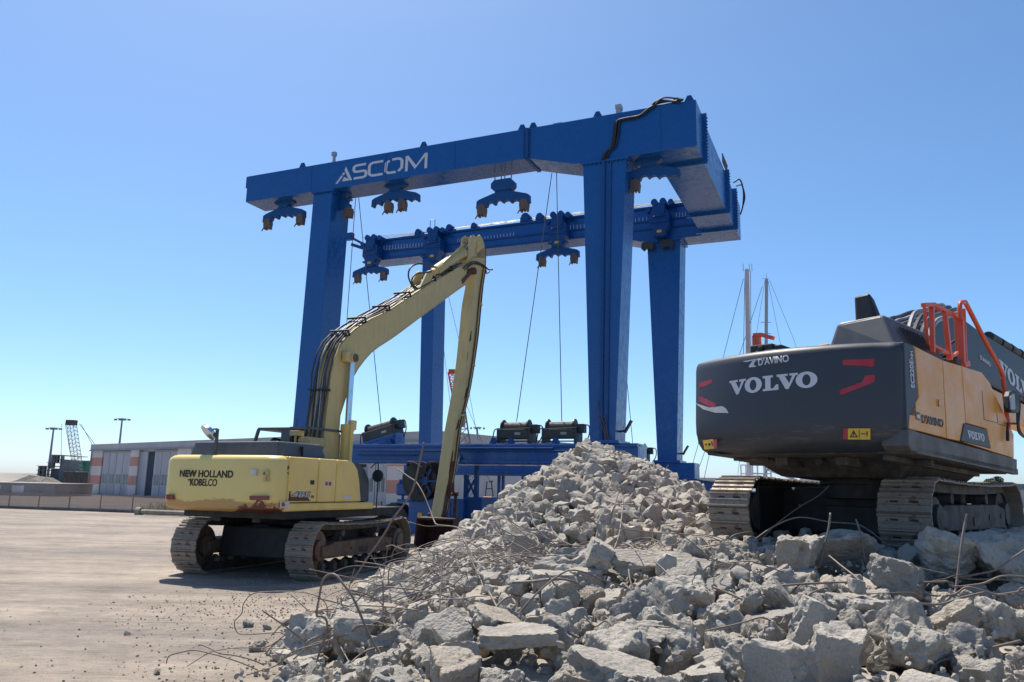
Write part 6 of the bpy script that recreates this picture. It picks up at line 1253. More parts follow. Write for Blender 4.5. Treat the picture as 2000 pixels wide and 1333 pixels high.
32,-116,744,34,159,2,101,22,22,22,   17,-227,1184,8,173,13,-73,20,22,20,   23,432,659,83,171,3,77,29,30,29,   18,426,631,79,51,3,22,24,21,23,   25,196,726,75,-2,-5,105,18,17,17,   7,-152,1140,37,-71,72,-11,30,27,28,   21,-36,494,43,165,9,-139,26,22,24,   1,75,1267,77,68,11,156,24,25,24,
7,61,765,66,7,11,20,17,19,17,   23,80,1225,77,-166,-23,-117,28,28,28,   11,847,1223,104,-171,-15,99,18,19,19,   29,-94,674,44,-111,-9,120,26,26,30,   6,-199,1230,6,170,0,89,26,29,25,   21,246,1238,89,81,-19,-40,20,21,20,   18,116,738,67,-133,18,62,16,18,18,   25,1,1191,77,-93,-25,-98,28,24,27,
33,280,535,69,-87,-26,105,19,18,15,   2,-213,1216,5,-180,-2,138,20,17,19,   9,-164,696,22,141,18,17,16,15,18,   3,249,1181,98,-88,17,-148,17,19,18,   31,731,1040,105,177,4,-97,21,21,21,   19,-104,1114,55,141,27,110,26,25,31,   21,167,1155,92,48,-15,7,29,25,29,   3,359,1260,89,-135,76,-46,20,25,22,
33,805,1156,105,176,13,6,18,19,23,   2,59,1213,70,-4,-8,-65,22,18,20,   6,168,918,89,-127,20,152,28,27,27,   18,-61,791,58,21,9,-43,16,15,17,   22,-120,1309,25,30,73,114,16,15,19,   30,289,854,102,-46,11,119,21,24,24,   34,77,1245,82,-138,38,110,28,25,29,   35,213,1155,101,-57,26,161,28,31,25,
16,338,518,68,-44,63,-152,21,18,20,   16,408,637,80,147,15,-120,21,20,18,   30,360,572,76,-63,14,-156,24,22,25,   6,269,946,100,180,-63,74,16,16,16,   3,474,894,107,-56,-79,124,22,23,20,   5,309,727,90,-51,-68,-137,27,28,29,   27,140,1235,80,-43,-36,-45,19,17,18,   21,131,745,69,89,-9,-126,17,17,16,
34,202,679,96,-57,-12,25,26,31,27,   25,84,832,74,164,4,166,18,17,17,   6,112,754,68,-99,-16,-45,17,18,18,   4,-245,1221,6,122,3,172,24,22,23,   34,-112,601,30,13,14,-75,18,18,19,   17,-94,1096,55,-10,-15,24,28,25,24,   16,47,554,51,-103,10,117,19,16,19,   1,-74,1236,54,174,-39,-23,18,23,21,
13,712,1017,105,-176,6,-14,18,19,20,   0,214,886,96,-58,-44,-80,22,22,23,   26,677,1012,104,59,12,-15,18,18,17,   20,352,903,103,-178,-2,-52,19,18,20,   22,-219,1038,6,-24,-35,168,19,20,18,   8,150,481,50,-162,70,-115,16,16,20,   17,238,1080,103,90,-4,168,30,30,24,   31,-32,638,57,-151,29,-72,27,26,26,
5,-246,1248,10,-2,80,-10,19,20,20,   32,406,888,106,-50,75,-81,17,17,19,   6,97,1138,78,-160,-63,-81,16,19,16,   3,-9,1108,77,-61,78,74,17,20,18,   11,399,1304,83,-5,-15,40,17,20,18,   32,180,766,78,-145,-5,131,18,16,16,   19,870,1333,106,-76,1,54,30,24,26,   26,135,1272,83,-168,-16,35,20,24,24,
26,270,675,78,-5,19,141,23,24,23,   6,-159,1340,8,163,7,118,18,20,18,   28,-79,1081,57,-79,-6,-137,18,16,16,   26,-151,1052,28,17,15,-133,25,28,25,   11,111,667,64,-43,83,-56,20,16,16,   27,166,868,86,-165,-12,-15,19,20,20,   2,-169,1254,14,20,-3,-100,18,18,21,   34,221,954,97,-21,-58,128,23,28,23,
7,-48,1090,69,-19,-36,70,20,18,17,   4,165,1025,87,-26,22,98,16,18,18,   13,193,1166,94,-176,-4,-16,26,25,25,   1,283,877,104,175,-4,-37,25,22,22,   11,118,528,56,-89,69,24,22,20,21,   9,280,1212,94,-159,-16,-107,15,15,15,   24,89,638,59,-73,-41,125,16,19,17,   20,343,502,68,-76,7,-15,23,21,24,
23,498,834,102,89,8,21,19,20,22,   12,-17,833,88,154,11,98,17,17,19,   30,132,631,65,-55,68,47,22,27,21,   3,-20,690,57,-12,15,-161,16,18,18,   12,-121,568,27,143,19,97,24,25,28,   3,92,782,75,-16,-76,-46,28,26,24,   24,-168,703,13,150,-15,14,17,20,18,   27,18,811,70,-173,0,-110,16,18,17,
7,-71,990,62,107,13,-155,18,17,19,   18,186,1054,90,-111,16,-57,15,17,17,   8,167,653,63,-178,-7,1,16,17,15,   7,-43,1235,62,-4,30,122,20,20,20,   13,407,871,103,-178,7,-151,16,15,17,   27,188,849,97,0,-7,-117,20,16,18,   17,232,513,64,-80,13,-114,26,26,25,   14,124,783,70,177,10,-163,17,17,18,
17,400,666,81,92,-8,-48,21,20,19,   12,42,493,54,-74,-22,-158,22,19,20,   26,-107,1082,45,159,-8,72,18,18,17,   20,160,1168,88,31,-58,70,19,18,20,   20,263,1283,87,11,1,20,16,20,18,   17,-6,1084,75,-2,2,-4,15,16,16,   20,108,772,68,-8,3,148,21,22,20,   27,270,743,89,157,-28,112,25,28,29,
17,73,959,80,-5,1,111,25,24,26,   25,368,820,103,92,-18,41,31,26,26,   1,49,962,80,0,0,-95,26,28,24,   3,263,502,64,110,24,-146,19,19,19,   33,92,1095,77,-6,-10,97,17,16,15,   30,-194,942,23,-147,44,3,22,26,22,   29,313,1322,94,-22,19,-153,18,21,21,   23,158,1138,94,-122,-28,-106,15,16,18,
33,410,938,108,-152,-4,-78,29,29,27,   26,-61,634,46,6,-14,-24,22,18,22,   22,118,542,53,-33,-45,82,17,18,18,   24,233,894,98,-109,-13,14,23,21,20,   34,-5,595,53,-1,16,-54,17,15,17,   16,464,768,92,149,0,48,19,18,19,   11,-121,1101,46,18,10,-151,26,25,29,   21,-43,715,57,78,16,-168,22,21,19,
10,516,852,100,-12,16,42,20,18,20,   14,320,877,101,1,0,37,25,25,22,   21,-257,1026,10,-13,4,-88,26,25,30,   12,843,1161,102,-28,-6,136,17,20,16,   18,-97,1222,47,116,0,18,20,21,19,   8,320,830,98,-6,-3,164,27,27,24,   19,1,807,75,-124,6,-72,25,27,28,   25,642,975,104,7,-1,55,17,17,18,
27,671,938,103,-8,4,5,18,19,18,   21,2,1002,78,172,-5,-44,24,25,23,   21,191,957,98,-42,-30,81,25,20,25,   6,837,1435,103,-50,-15,127,18,17,17,   3,98,696,77,-16,4,104,29,23,26,   8,341,942,102,1,-2,-103,19,17,19,   8,297,1203,97,8,6,148,29,29,24,   15,340,1311,90,92,71,150,21,23,25,
20,10,873,78,-94,6,-134,22,18,22,   18,-70,872,65,-74,-40,140,24,25,24,   10,675,1024,101,-15,20,-15,15,17,17,   32,72,493,49,2,54,-14,25,24,29,   11,-58,744,57,-28,-5,-58,25,24,25,   6,-41,680,51,169,-14,50,19,21,19,   7,267,581,79,-1,30,128,28,27,23,   18,-70,919,62,119,-2,14,21,20,22,
24,70,812,72,-77,34,-138,16,18,17,   21,70,1289,80,100,1,-107,16,18,18,   15,126,1178,89,-93,-82,-136,32,26,26,   14,61,1011,76,1,1,-32,32,29,32,   16,102,572,56,-54,4,31,20,23,20,   19,-50,1265,57,112,-15,-107,28,28,28,   27,124,762,76,-110,-11,-68,26,29,26,   20,517,727,86,-21,-31,130,17,18,17,
25,208,1296,100,-91,-48,77,25,28,30,   29,-168,1198,22,-67,-2,-121,18,20,16,   17,496,705,83,94,-5,-54,20,18,22,   18,835,1259,103,48,3,-120,20,16,17,   31,-162,832,53,168,-14,-119,26,24,25,   24,-153,1259,23,160,-22,-25,27,26,27,   15,186,506,63,-28,-25,0,24,29,24,   34,-185,923,18,-37,-59,-168,29,29,29,
34,356,525,68,4,17,-10,24,27,26,   16,343,693,81,-35,66,-152,15,18,18,   18,451,780,92,52,3,-3,23,21,18,   12,-134,1272,26,-28,-38,-81,25,25,26,   32,2,1258,61,-173,-5,-99,24,23,20,   18,114,1016,80,72,-34,-123,15,18,17,   26,-83,978,54,17,7,-115,19,19,15,   26,560,867,102,4,0,-19,31,29,30,
15,-177,1178,19,177,56,-12,17,15,15,   18,18,701,62,72,42,66,21,24,20,   13,-126,1288,29,69,13,113,25,23,24,   24,-74,734,50,-136,8,73,23,20,23,   2,-252,1086,5,-180,-2,96,17,16,18,   3,-153,707,25,67,48,-42,25,21,22,   19,-65,1052,65,-52,-71,143,17,17,15,   23,-45,790,62,-25,-35,30,15,16,15,
9,-127,1043,43,50,36,99,16,16,17,   2,513,891,105,-83,41,1,17,18,21,   3,436,761,95,-5,72,48,27,32,29,   12,456,658,79,-32,-4,-74,30,26,24,   27,572,957,105,-172,-4,-116,27,26,23,   5,132,1253,79,174,-17,107,21,17,17,   22,116,875,81,112,-62,-15,21,25,24,   6,372,1273,82,175,7,54,17,17,20,
2,-35,945,75,157,-10,-94,28,27,24,   9,-179,1067,18,-56,27,41,20,20,20,   26,119,688,62,-60,18,-112,18,17,19,   3,-160,831,30,57,65,-141,30,27,31,   8,747,1072,102,-178,0,116,17,20,20,   32,-110,981,49,-180,44,-105,22,21,18,   24,296,1056,107,-9,15,15,25,28,24,   29,169,848,93,-70,1,-138,30,32,26,
13,-107,1024,48,-94,26,-177,16,16,16,   15,-23,881,77,-98,-4,-35,25,23,23,   20,737,1126,104,0,2,135,21,24,25,   16,27,987,75,-104,12,-163,16,16,18,   34,206,473,53,6,13,-34,30,30,25,   28,277,1078,102,52,49,-27,20,20,20,   9,138,828,81,-49,54,88,20,20,22,   0,805,1358,104,-49,-54,-145,18,20,17,
14,-19,805,67,-173,-9,15,27,22,25,   4,-139,640,23,-26,3,29,16,18,18,   18,47,625,63,-128,-14,-55,23,22,24,   35,146,802,92,26,17,18,19,18,17,   8,153,464,52,-90,-60,63,29,26,30,   18,138,492,48,119,14,110,16,17,16,   17,127,1039,83,-2,57,54,17,21,18,   15,463,869,108,126,-31,-162,30,27,28,
3,63,688,67,-97,30,35,25,29,27,   11,231,539,65,12,-2,-89,16,17,19,   21,-75,808,57,52,73,-15,17,17,18,   23,330,731,93,78,-2,79,32,32,31,   22,821,1292,104,-33,-40,-38,18,18,22,   5,161,897,89,-1,-21,-1,25,29,25,   8,82,1132,86,-135,-17,69,22,23,22,   6,667,959,104,-55,-43,-11,21,19,18,
27,177,727,76,-45,-66,-71,20,24,26,   25,384,564,74,-106,-17,-125,16,18,15,   0,28,1272,66,40,47,165,16,18,19,   17,-25,1030,74,-88,-3,47,23,21,21,   12,235,1288,91,150,10,158,28,30,29,   5,-182,1308,9,56,-75,-139,18,21,18,   33,232,1063,101,-82,-12,-177,27,27,29,   18,186,1205,90,-40,-56,-105,29,25,27,
15,281,617,89,102,3,138,32,31,25,   4,148,985,84,-12,26,168,16,20,18,   5,728,1355,105,-176,-13,-174,20,22,22,   21,-118,708,34,178,-20,-19,23,22,21,   21,-86,549,41,108,-25,-70,24,29,29,   19,408,827,99,-17,12,-81,18,21,18,   30,-86,1063,57,152,31,96,23,24,30,   32,-176,1144,21,-65,37,166,26,25,25,
1,76,768,67,-89,6,-108,16,15,17,   11,197,1063,91,11,-2,-152,14,12,15,   18,138,738,67,32,25,-62,10,12,12,   5,219,479,53,54,-12,100,10,9,9,   1,620,1025,101,-93,-6,127,9,9,10,   1,-32,1240,59,83,-10,-40,10,10,10,   5,133,530,52,-105,59,-18,9,10,10,   13,348,682,80,-1,47,121,13,14,15,
2,-36,590,47,8,-3,-56,8,10,8,   11,-237,1099,6,-44,-79,23,13,13,14,   16,153,1224,78,154,-27,129,14,13,12,   29,66,787,69,81,58,19,13,13,16,   34,291,921,115,-127,-15,-9,12,12,11,   34,21,1062,73,-106,28,132,9,8,10,   19,32,548,49,110,33,162,10,10,10,   3,-18,574,50,-174,17,-132,10,11,10,
33,-65,727,49,-163,-69,-81,9,9,8,   5,432,782,90,6,-17,21,9,11,10,   5,376,1296,81,39,-80,-150,13,15,13,   12,469,667,79,38,-45,-78,14,15,16,   4,143,927,81,26,-50,-22,11,10,10,   23,60,1028,74,83,10,-155,9,8,9,   11,194,564,61,11,-1,-98,10,9,8,   28,120,1325,101,-174,-13,-35,9,10,9,
28,-153,881,26,-52,3,-148,16,15,16,   23,333,703,80,-5,1,-15,12,12,11,   29,-14,745,61,-91,0,-148,12,11,13,   32,336,908,101,-2,0,-41,15,16,14,   35,103,1058,77,124,-66,116,9,9,10,   13,359,796,94,-100,12,-115,12,13,11,   7,18,636,57,-168,30,-88,15,14,15,   10,-18,1137,72,-7,22,-100,15,16,16,
10,117,574,54,150,21,131,11,11,12,   2,244,1219,88,8,-10,-110,17,17,18,   11,192,772,78,-159,32,-132,10,10,10,   25,-206,1104,5,74,-36,-1,8,8,9,   11,189,1105,90,16,-11,-87,14,14,16,   27,-201,1194,4,-16,1,80,10,10,11,   35,22,731,59,3,4,30,9,10,9,   9,-203,807,4,-94,-11,-88,9,9,9,
26,105,542,68,-161,5,-68,13,14,14,   22,15,533,47,177,15,95,9,10,10,   4,-235,1307,3,121,3,45,9,10,11,   31,-67,621,45,13,7,-155,12,13,14,   33,261,523,63,-174,9,-22,10,9,10,   7,142,1037,82,-117,-64,86,10,9,9,   4,392,1318,79,-1,-55,60,8,10,9,   26,848,1268,100,0,-1,119,16,16,14,
22,414,782,91,154,-2,116,14,12,12,   14,213,495,53,-172,9,-81,8,9,10,   20,628,1035,101,0,2,-139,15,14,14,   17,120,1253,77,-13,-3,116,15,14,15,   31,771,1067,101,176,4,-46,9,9,10,   12,854,1246,100,-29,-5,-80,9,10,8,   8,336,882,100,-179,-3,103,15,16,14,   11,148,701,65,12,-6,-82,14,16,15,
1,44,945,77,-107,-68,-159,15,18,18,   3,-201,1042,6,-85,42,-121,9,11,9,   13,-56,864,63,166,6,100,10,12,10,   1,403,748,86,-92,-64,40,9,11,11,   19,-156,721,18,-166,-68,-152,12,13,11,   19,-68,507,37,-2,-68,-168,16,13,17,   33,387,1294,80,0,-2,149,11,12,10,   28,190,946,88,-71,-25,-51,11,11,12,
11,499,847,98,11,-10,11,10,10,10,   13,339,896,102,83,-1,-126,10,11,10,   3,793,1188,102,-11,7,164,12,11,12,   34,-31,726,56,-124,28,123,16,14,14,   3,128,684,61,29,44,-168,9,9,8,   25,288,952,101,-97,-22,-68,11,10,9,   23,133,1116,81,98,46,-84,11,10,11,   33,-165,1176,23,172,21,9,16,15,17,
13,112,843,78,127,7,-89,15,15,14,   27,414,684,80,166,-83,93,11,13,12,   0,68,1127,89,-165,-21,32,12,12,13,   19,-198,830,8,-9,21,-146,17,15,17,   13,338,1189,100,71,51,100,15,12,14,   35,190,891,88,0,18,-165,8,8,9,   1,786,1200,104,-93,-7,-45,14,15,15,   23,679,1003,105,115,64,-146,15,18,15,
9,499,727,83,99,15,-97,11,12,12,   9,263,1205,94,2,1,-45,14,16,17,   5,-170,1302,8,178,-54,153,9,10,8,   29,208,1200,87,11,9,-98,11,12,12,   4,414,882,100,127,0,82,8,9,8,   2,-45,1115,66,-165,1,-102,11,11,12,   28,225,691,72,61,59,-93,9,9,9,   9,237,1226,94,138,15,60,17,18,16,
8,37,864,86,-135,-11,-75,15,14,13,   0,-16,919,73,177,56,-12,12,16,14,   34,186,1016,88,-15,-47,-170,10,9,10,   17,184,1148,87,-86,10,152,10,8,8,   4,122,840,75,-20,20,160,11,10,9,   8,217,507,55,-4,-11,82,9,10,9,   24,21,1019,74,167,24,-172,13,13,12,   20,-270,1153,3,-179,-2,119,9,8,10,
12,400,741,84,44,-47,-32,9,8,10,   33,143,1074,82,-88,-31,48,8,10,8,   20,-194,905,8,21,12,-114,17,16,17,   20,54,489,44,57,23,-61,14,14,15,   1,254,1159,100,-1,-78,105,17,15,16,   14,-84,914,54,-168,-62,-16,8,9,10,   31,454,761,99,105,-29,13,10,10,12,   27,-128,810,34,-78,-63,-145,10,9,11,
20,82,811,69,177,-8,97,12,13,12,   17,39,546,48,-87,6,-152,8,9,8,   34,-137,675,21,-84,46,-125,9,8,8,   6,-86,1128,53,156,2,108,10,12,11,   22,28,807,68,20,53,-168,10,9,10,   10,154,488,48,-126,65,150,12,10,11,   12,217,548,62,163,29,-139,14,15,16,   26,116,1040,79,-62,9,48,12,13,11,
22,-264,1039,4,-28,-33,-30,11,9,10,   34,-129,791,32,132,26,44,10,9,10,   28,231,549,63,-131,-29,166,9,9,9,   20,-248,967,3,-179,-2,2,12,12,11,   9,168,949,96,115,65,143,9,9,9,   2,-190,882,10,94,26,-169,9,10,11,   12,180,1295,92,134,38,-152,9,9,10,   34,-164,715,15,17,-54,-133,16,17,18,
25,493,904,101,170,8,3,10,10,9,   30,384,854,98,177,30,-90,9,11,10,   4,-234,969,20,149,7,55,14,17,17,   10,63,484,40,-28,38,-119,10,10,11,   7,734,1072,102,-160,-3,-114,10,10,10,   11,119,586,56,-2,-13,103,12,13,11,   15,209,840,90,104,8,-137,16,15,15,   7,80,504,52,105,21,169,11,10,10,
26,112,692,58,1,-8,27,14,11,11,   18,-132,648,23,113,27,-82,9,8,9,   0,190,769,86,-128,54,-34,14,16,16,   8,115,1029,76,-178,6,176,8,9,9,   18,51,1198,72,-113,20,-164,15,17,16,   15,-206,1130,4,-173,-9,39,8,10,9,   35,-131,801,31,-13,-15,20,11,13,11,   23,-22,906,71,-22,-1,67,10,8,9,
32,-235,1028,3,-2,0,143,12,12,12,   22,-149,1071,27,-47,-21,141,9,9,9,   12,-52,1120,65,46,-45,-108,13,15,12,   25,203,852,90,125,75,150,15,17,18,   33,303,576,74,90,-6,-143,12,12,11,   8,-174,1357,2,1,-2,146,9,8,9,   3,70,558,52,-38,86,-101,12,13,15,   33,348,882,102,-91,81,-5,11,12,11,
2,513,719,95,114,19,48,16,15,16,   16,325,608,76,148,13,62,11,12,11,   33,35,1063,75,-81,-21,-121,12,12,10,   31,341,960,103,177,4,85,16,16,16,   19,265,1311,94,75,-3,148,9,11,11,   12,-85,568,34,-151,6,129,10,9,9,   5,61,551,49,-172,-2,-85,12,12,10,   24,168,1059,86,28,-48,-159,14,15,15,
16,218,464,51,-47,43,60,11,13,12,   34,-49,692,55,72,-12,133,15,14,14,   13,-160,1150,23,-81,23,-142,11,10,10,   25,-64,719,48,-3,8,154,10,10,11,   28,-45,662,48,-56,-12,-109,10,9,10,   16,311,996,102,160,-37,-134,12,13,12,   7,148,715,68,-8,14,127,17,16,17,   12,333,922,101,162,17,164,16,14,16,
35,180,1085,88,-168,7,-56,14,14,15,   30,212,1084,91,-178,19,101,9,10,8,   20,9,1018,73,1,3,-130,10,10,12,   9,-240,1193,4,-170,-5,86,13,14,13,   35,38,1219,68,-171,4,-112,13,14,13,   34,215,849,90,-8,-51,-124,10,11,10,   7,354,933,102,-151,-5,121,11,11,12,   35,-226,977,19,-154,-17,21,11,11,12,
34,746,1184,100,-5,12,57,11,11,10,   35,8,1034,73,-176,10,-138,12,9,9,   9,205,954,94,-135,79,109,16,14,14,   34,309,1005,100,-5,17,-169,9,10,9,   16,-91,660,38,19,16,16,9,10,10,   2,-29,1219,63,-13,8,87,15,14,13,   29,111,1128,78,-6,14,98,16,13,13,   27,350,919,104,115,-59,-9,16,15,16,
20,124,860,77,-5,-4,66,13,11,11,   15,160,722,67,1,-10,124,9,8,9,   6,673,993,100,176,-4,156,9,10,8,   12,144,728,66,39,-44,-116,11,12,13,   3,299,1186,98,27,36,-44,8,8,10,   20,-156,1175,25,-64,39,-84,10,8,10,   22,165,664,64,-170,30,175,13,12,12,   30,179,591,67,104,-47,-112,12,14,12,
10,-49,706,64,44,23,-22,14,17,15,   20,776,1100,101,0,2,-146,12,12,12,   29,388,576,74,78,-2,-119,12,11,13,   12,-120,997,38,163,-10,12,10,10,9,   5,-68,817,56,-166,-25,-22,11,10,10,   19,-5,782,64,83,-14,103,9,9,10,   3,131,1002,82,-93,17,-153,16,14,15,   15,528,879,105,69,-49,30,16,17,14,
3,457,798,93,-16,3,156,10,11,10,   10,283,672,76,-16,17,161,17,17,14,   20,-131,1220,31,23,-4,-88,10,12,13,   29,-172,1164,18,116,-43,-80,11,10,11,   33,238,826,93,-63,75,-10,16,14,15,   1,119,1166,78,13,-6,-9,10,10,11,   9,-116,675,30,92,-51,-19,10,9,9,   30,107,1103,76,174,15,26,9,8,9,
2,160,1125,83,-179,6,-173,9,10,9,   19,631,912,102,14,-81,-57,10,12,12,   33,-10,1306,57,-163,22,-93,9,10,11,   31,191,714,71,-69,-74,-177,9,9,9,   5,347,799,93,11,-4,-31,12,12,11,   2,-121,1337,20,10,-16,-49,11,11,12,   19,358,688,81,169,3,117,16,14,15,   21,249,1208,90,-22,1,23,12,11,10,
11,150,642,63,-179,-14,108,13,15,14,   27,569,987,101,-171,-6,-37,8,9,9,   19,-98,1013,51,73,10,112,14,15,13,   1,146,619,62,-32,-82,-100,12,13,14,   20,328,1284,80,4,6,19,9,10,10,   30,-136,819,31,-145,29,-99,14,14,14,   24,27,818,69,179,36,64,11,13,13,   4,309,635,78,40,26,-63,18,18,17,
23,534,750,97,-162,-30,7,10,9,10,   34,10,1171,72,-114,36,15,9,11,11,   31,346,612,75,4,-4,-159,8,9,8,   23,199,574,65,89,42,38,12,14,11,   34,351,965,100,-5,14,-127,10,11,10,   7,60,723,81,54,57,167,11,10,11,   9,732,1104,101,4,11,-122,8,10,9,   17,358,1221,92,10,0,-146,10,9,8,
34,290,464,55,-5,24,-92,14,14,14,   18,124,899,78,32,5,92,9,9,9,   22,-192,866,10,-63,-44,79,15,13,15,   23,278,651,118,-8,7,11,16,16,17,   19,69,777,66,119,60,175,12,11,11,   23,-162,736,15,179,23,-152,10,9,8,   0,408,704,80,103,-28,-116,11,10,12,   29,149,1136,84,15,-28,32,14,14,13,
30,-210,1045,4,-61,14,121,8,8,10,   17,70,1214,68,87,-23,-103,9,8,8,   14,130,590,56,178,-5,67,12,12,10,   35,8,980,74,-177,10,44,15,15,12,   22,0,1148,73,101,-46,149,10,10,11,   15,-199,1205,5,28,-3,-95,11,11,11,   11,108,1045,79,90,8,152,12,12,12,   26,283,894,98,178,-4,55,11,11,11,
31,65,1159,75,5,-9,3,11,14,12,   28,379,643,76,99,-22,125,10,10,11,   3,325,958,103,148,7,98,14,12,13,   35,215,1012,91,-168,9,-78,10,9,8,   24,-199,1216,5,144,-8,40,12,14,13,   23,-187,747,7,-136,12,113,8,10,9,   28,150,597,58,101,-28,20,10,9,9,   23,-210,1011,5,-8,-3,-45,12,12,11,
1,58,752,63,-50,-6,8,12,11,11,   0,373,1285,79,-69,-40,122,10,9,10,   27,-139,888,34,-67,-23,157,13,13,13,   25,44,865,81,4,-2,70,14,14,13,   11,-196,949,6,29,-8,-94,9,9,9,   23,-106,1316,27,-87,19,160,10,9,11,   2,203,1284,93,27,-14,-109,9,10,9,   26,63,683,54,-179,1,-133,10,9,9,
3,348,1302,81,-157,-72,0,9,9,10,   13,90,1242,73,-171,15,-115,16,17,17,   16,488,802,93,6,41,38,9,10,8,   31,74,749,65,-177,0,12,18,18,18,   14,201,1080,89,-6,-6,34,14,13,14,   22,-170,668,11,180,-3,-2,16,16,14,   18,-162,1078,22,-168,24,71,9,10,10,   3,-180,1226,11,93,27,147,10,10,9,
6,473,678,78,-50,-14,-111,9,11,10,   3,150,832,79,-3,12,-81,8,8,10,   24,577,874,100,152,2,88,11,10,9,   0,-229,1229,3,85,26,134,9,8,8,   27,-3,501,48,106,65,9,17,14,14,   3,449,703,80,-18,8,-172,9,9,10,   33,264,1072,101,-164,-88,-44,15,18,16,   25,39,1091,77,86,-16,-73,16,17,17,
28,110,862,78,-169,-26,-8,15,15,14,   4,294,1171,99,123,8,163,12,10,12,   33,116,1051,81,-65,-60,-54,14,14,15,   29,-45,591,47,-171,8,-141,12,11,11,   22,650,924,101,25,53,145,11,12,12,   20,506,809,93,8,4,-18,10,11,10,   25,570,928,104,7,-1,-162,17,16,17,   22,235,1015,96,-31,-32,156,12,14,14,
9,247,892,96,7,16,-151,13,11,12,   5,387,751,88,-134,68,-107,11,10,12,   32,53,996,73,179,1,60,10,12,11,   15,291,1319,93,-158,-21,69,9,10,8,   15,111,562,53,24,7,-90,12,11,12,   28,371,1230,92,-61,-27,-151,14,15,17,   0,-202,1186,4,-51,-53,-72,11,10,10,   17,303,1313,90,160,-27,-121,9,9,10,
8,390,828,96,2,-9,80,16,16,16,   23,695,1020,101,171,5,-67,9,10,10,   14,98,550,50,-172,4,-50,15,16,15,   10,-163,760,16,109,24,50,11,11,13,   4,-243,1016,4,21,-42,-18,11,11,10,   14,-204,1034,4,1,-1,-20,10,12,13,   25,278,796,90,167,-1,59,11,9,10,   32,70,542,48,-7,-3,133,14,16,14,
9,-227,1200,5,101,8,101,13,14,12,   20,-24,1256,56,169,5,66,10,11,11,   19,-164,727,16,157,4,160,12,12,13,   16,490,725,84,-14,70,-99,14,14,18,   4,-81,1241,47,-134,54,29,10,10,11,   10,-171,935,17,-97,67,-61,10,10,9,   21,372,566,73,-94,3,-125,13,14,14,   21,782,1091,103,89,-18,40,13,14,16,
24,-75,750,50,-158,-54,71,17,17,14,   26,205,684,68,-8,-1,120,12,13,10,   19,689,997,103,13,-79,-96,11,11,10,   34,-51,1248,54,10,8,-108,14,14,14,   33,-168,1083,21,-138,58,14,13,14,13,   12,468,1041,100,162,18,-23,11,10,12,   7,-164,941,21,127,5,-112,10,10,9,   30,-219,1230,3,177,20,-9,10,10,9,
20,-95,1024,49,173,18,156,9,10,9,   29,240,1323,102,172,57,97,9,10,10,   35,170,1144,100,53,-26,25,13,14,14,   1,-28,1067,70,-178,2,-111,9,10,9,   12,218,1204,87,-45,-4,-116,10,11,10,   13,-167,652,12,-15,-23,54,13,13,13,   9,380,830,96,7,6,80,8,8,10,   8,-10,817,67,-9,-2,121,10,11,12,
8,0,954,73,-174,0,-93,14,16,16,   18,438,876,102,-98,-11,173,14,11,13,   13,-203,941,5,93,1,-136,12,10,10,   10,156,1095,83,118,33,68,9,9,10,   10,137,787,72,-175,36,103,11,11,10,   7,-171,922,19,153,74,147,11,13,10,   20,230,1324,101,-7,24,-96,10,10,9,   8,697,1001,100,1,-2,-73,9,10,10,
28,-90,1274,38,144,-13,69,15,13,13,   17,250,521,65,82,-16,122,16,17,15,   25,222,1047,94,-83,35,-101,8,10,8,   27,-81,815,50,16,6,-82,8,10,8,   26,-63,802,58,60,-4,20,17,16,17,   8,-141,680,19,-165,15,-135,9,9,9,   12,-56,1239,53,-166,0,-83,10,10,11,   34,130,840,79,-17,50,-45,15,16,15,
24,827,1174,102,153,15,-31,13,13,13,   15,601,966,102,-172,-5,-170,11,12,11,   25,820,1126,102,150,68,86,12,14,13,   28,576,829,96,165,-13,-53,13,12,13,   34,316,936,101,-6,12,113,14,12,12,   9,190,847,87,-174,-14,35,15,18,14,   18,-35,784,60,51,15,-126,8,9,9,   10,-7,539,46,-10,21,-33,12,11,13,
25,-150,850,28,-83,88,-37,15,16,17,   28,273,1107,98,-69,-26,-73,8,9,9,   23,411,672,78,169,2,115,13,13,13,   8,96,1070,76,3,3,-149,17,18,15,   5,808,1170,101,-176,-13,-75,9,10,10,   1,15,988,76,-127,-27,139,14,13,14,   32,283,611,74,178,5,-176,14,15,13,   32,664,1052,100,-2,1,3,9,9,9,
12,336,1327,88,55,-42,10,11,11,10,   5,-184,1332,4,-2,-11,-157,10,9,10,   18,125,1283,84,106,2,129,11,10,10,   30,310,1189,99,-45,5,-32,12,15,13,   31,82,1251,71,-84,18,-105,9,11,9,   34,-26,1247,59,8,8,-109,12,12,14,   32,317,1288,82,-174,4,26,15,15,15,   16,358,783,91,40,-23,-87,10,9,10,
33,249,506,62,-62,-68,48,14,14,14,   27,38,575,52,-172,-10,108,14,16,15,   17,101,1299,89,87,16,-127,15,14,15,   19,205,1072,91,-179,74,0,8,9,8,   33,682,956,101,-2,-10,-133,12,11,10,   12,503,896,100,167,13,89,14,14,12,   14,130,577,55,-175,-5,10,12,14,14,   16,-6,889,74,-20,51,-17,14,13,15,
32,138,685,60,179,-5,25,9,8,10,   32,43,711,56,176,5,-132,9,9,10,   28,49,777,65,96,-19,-151,16,18,16,
]
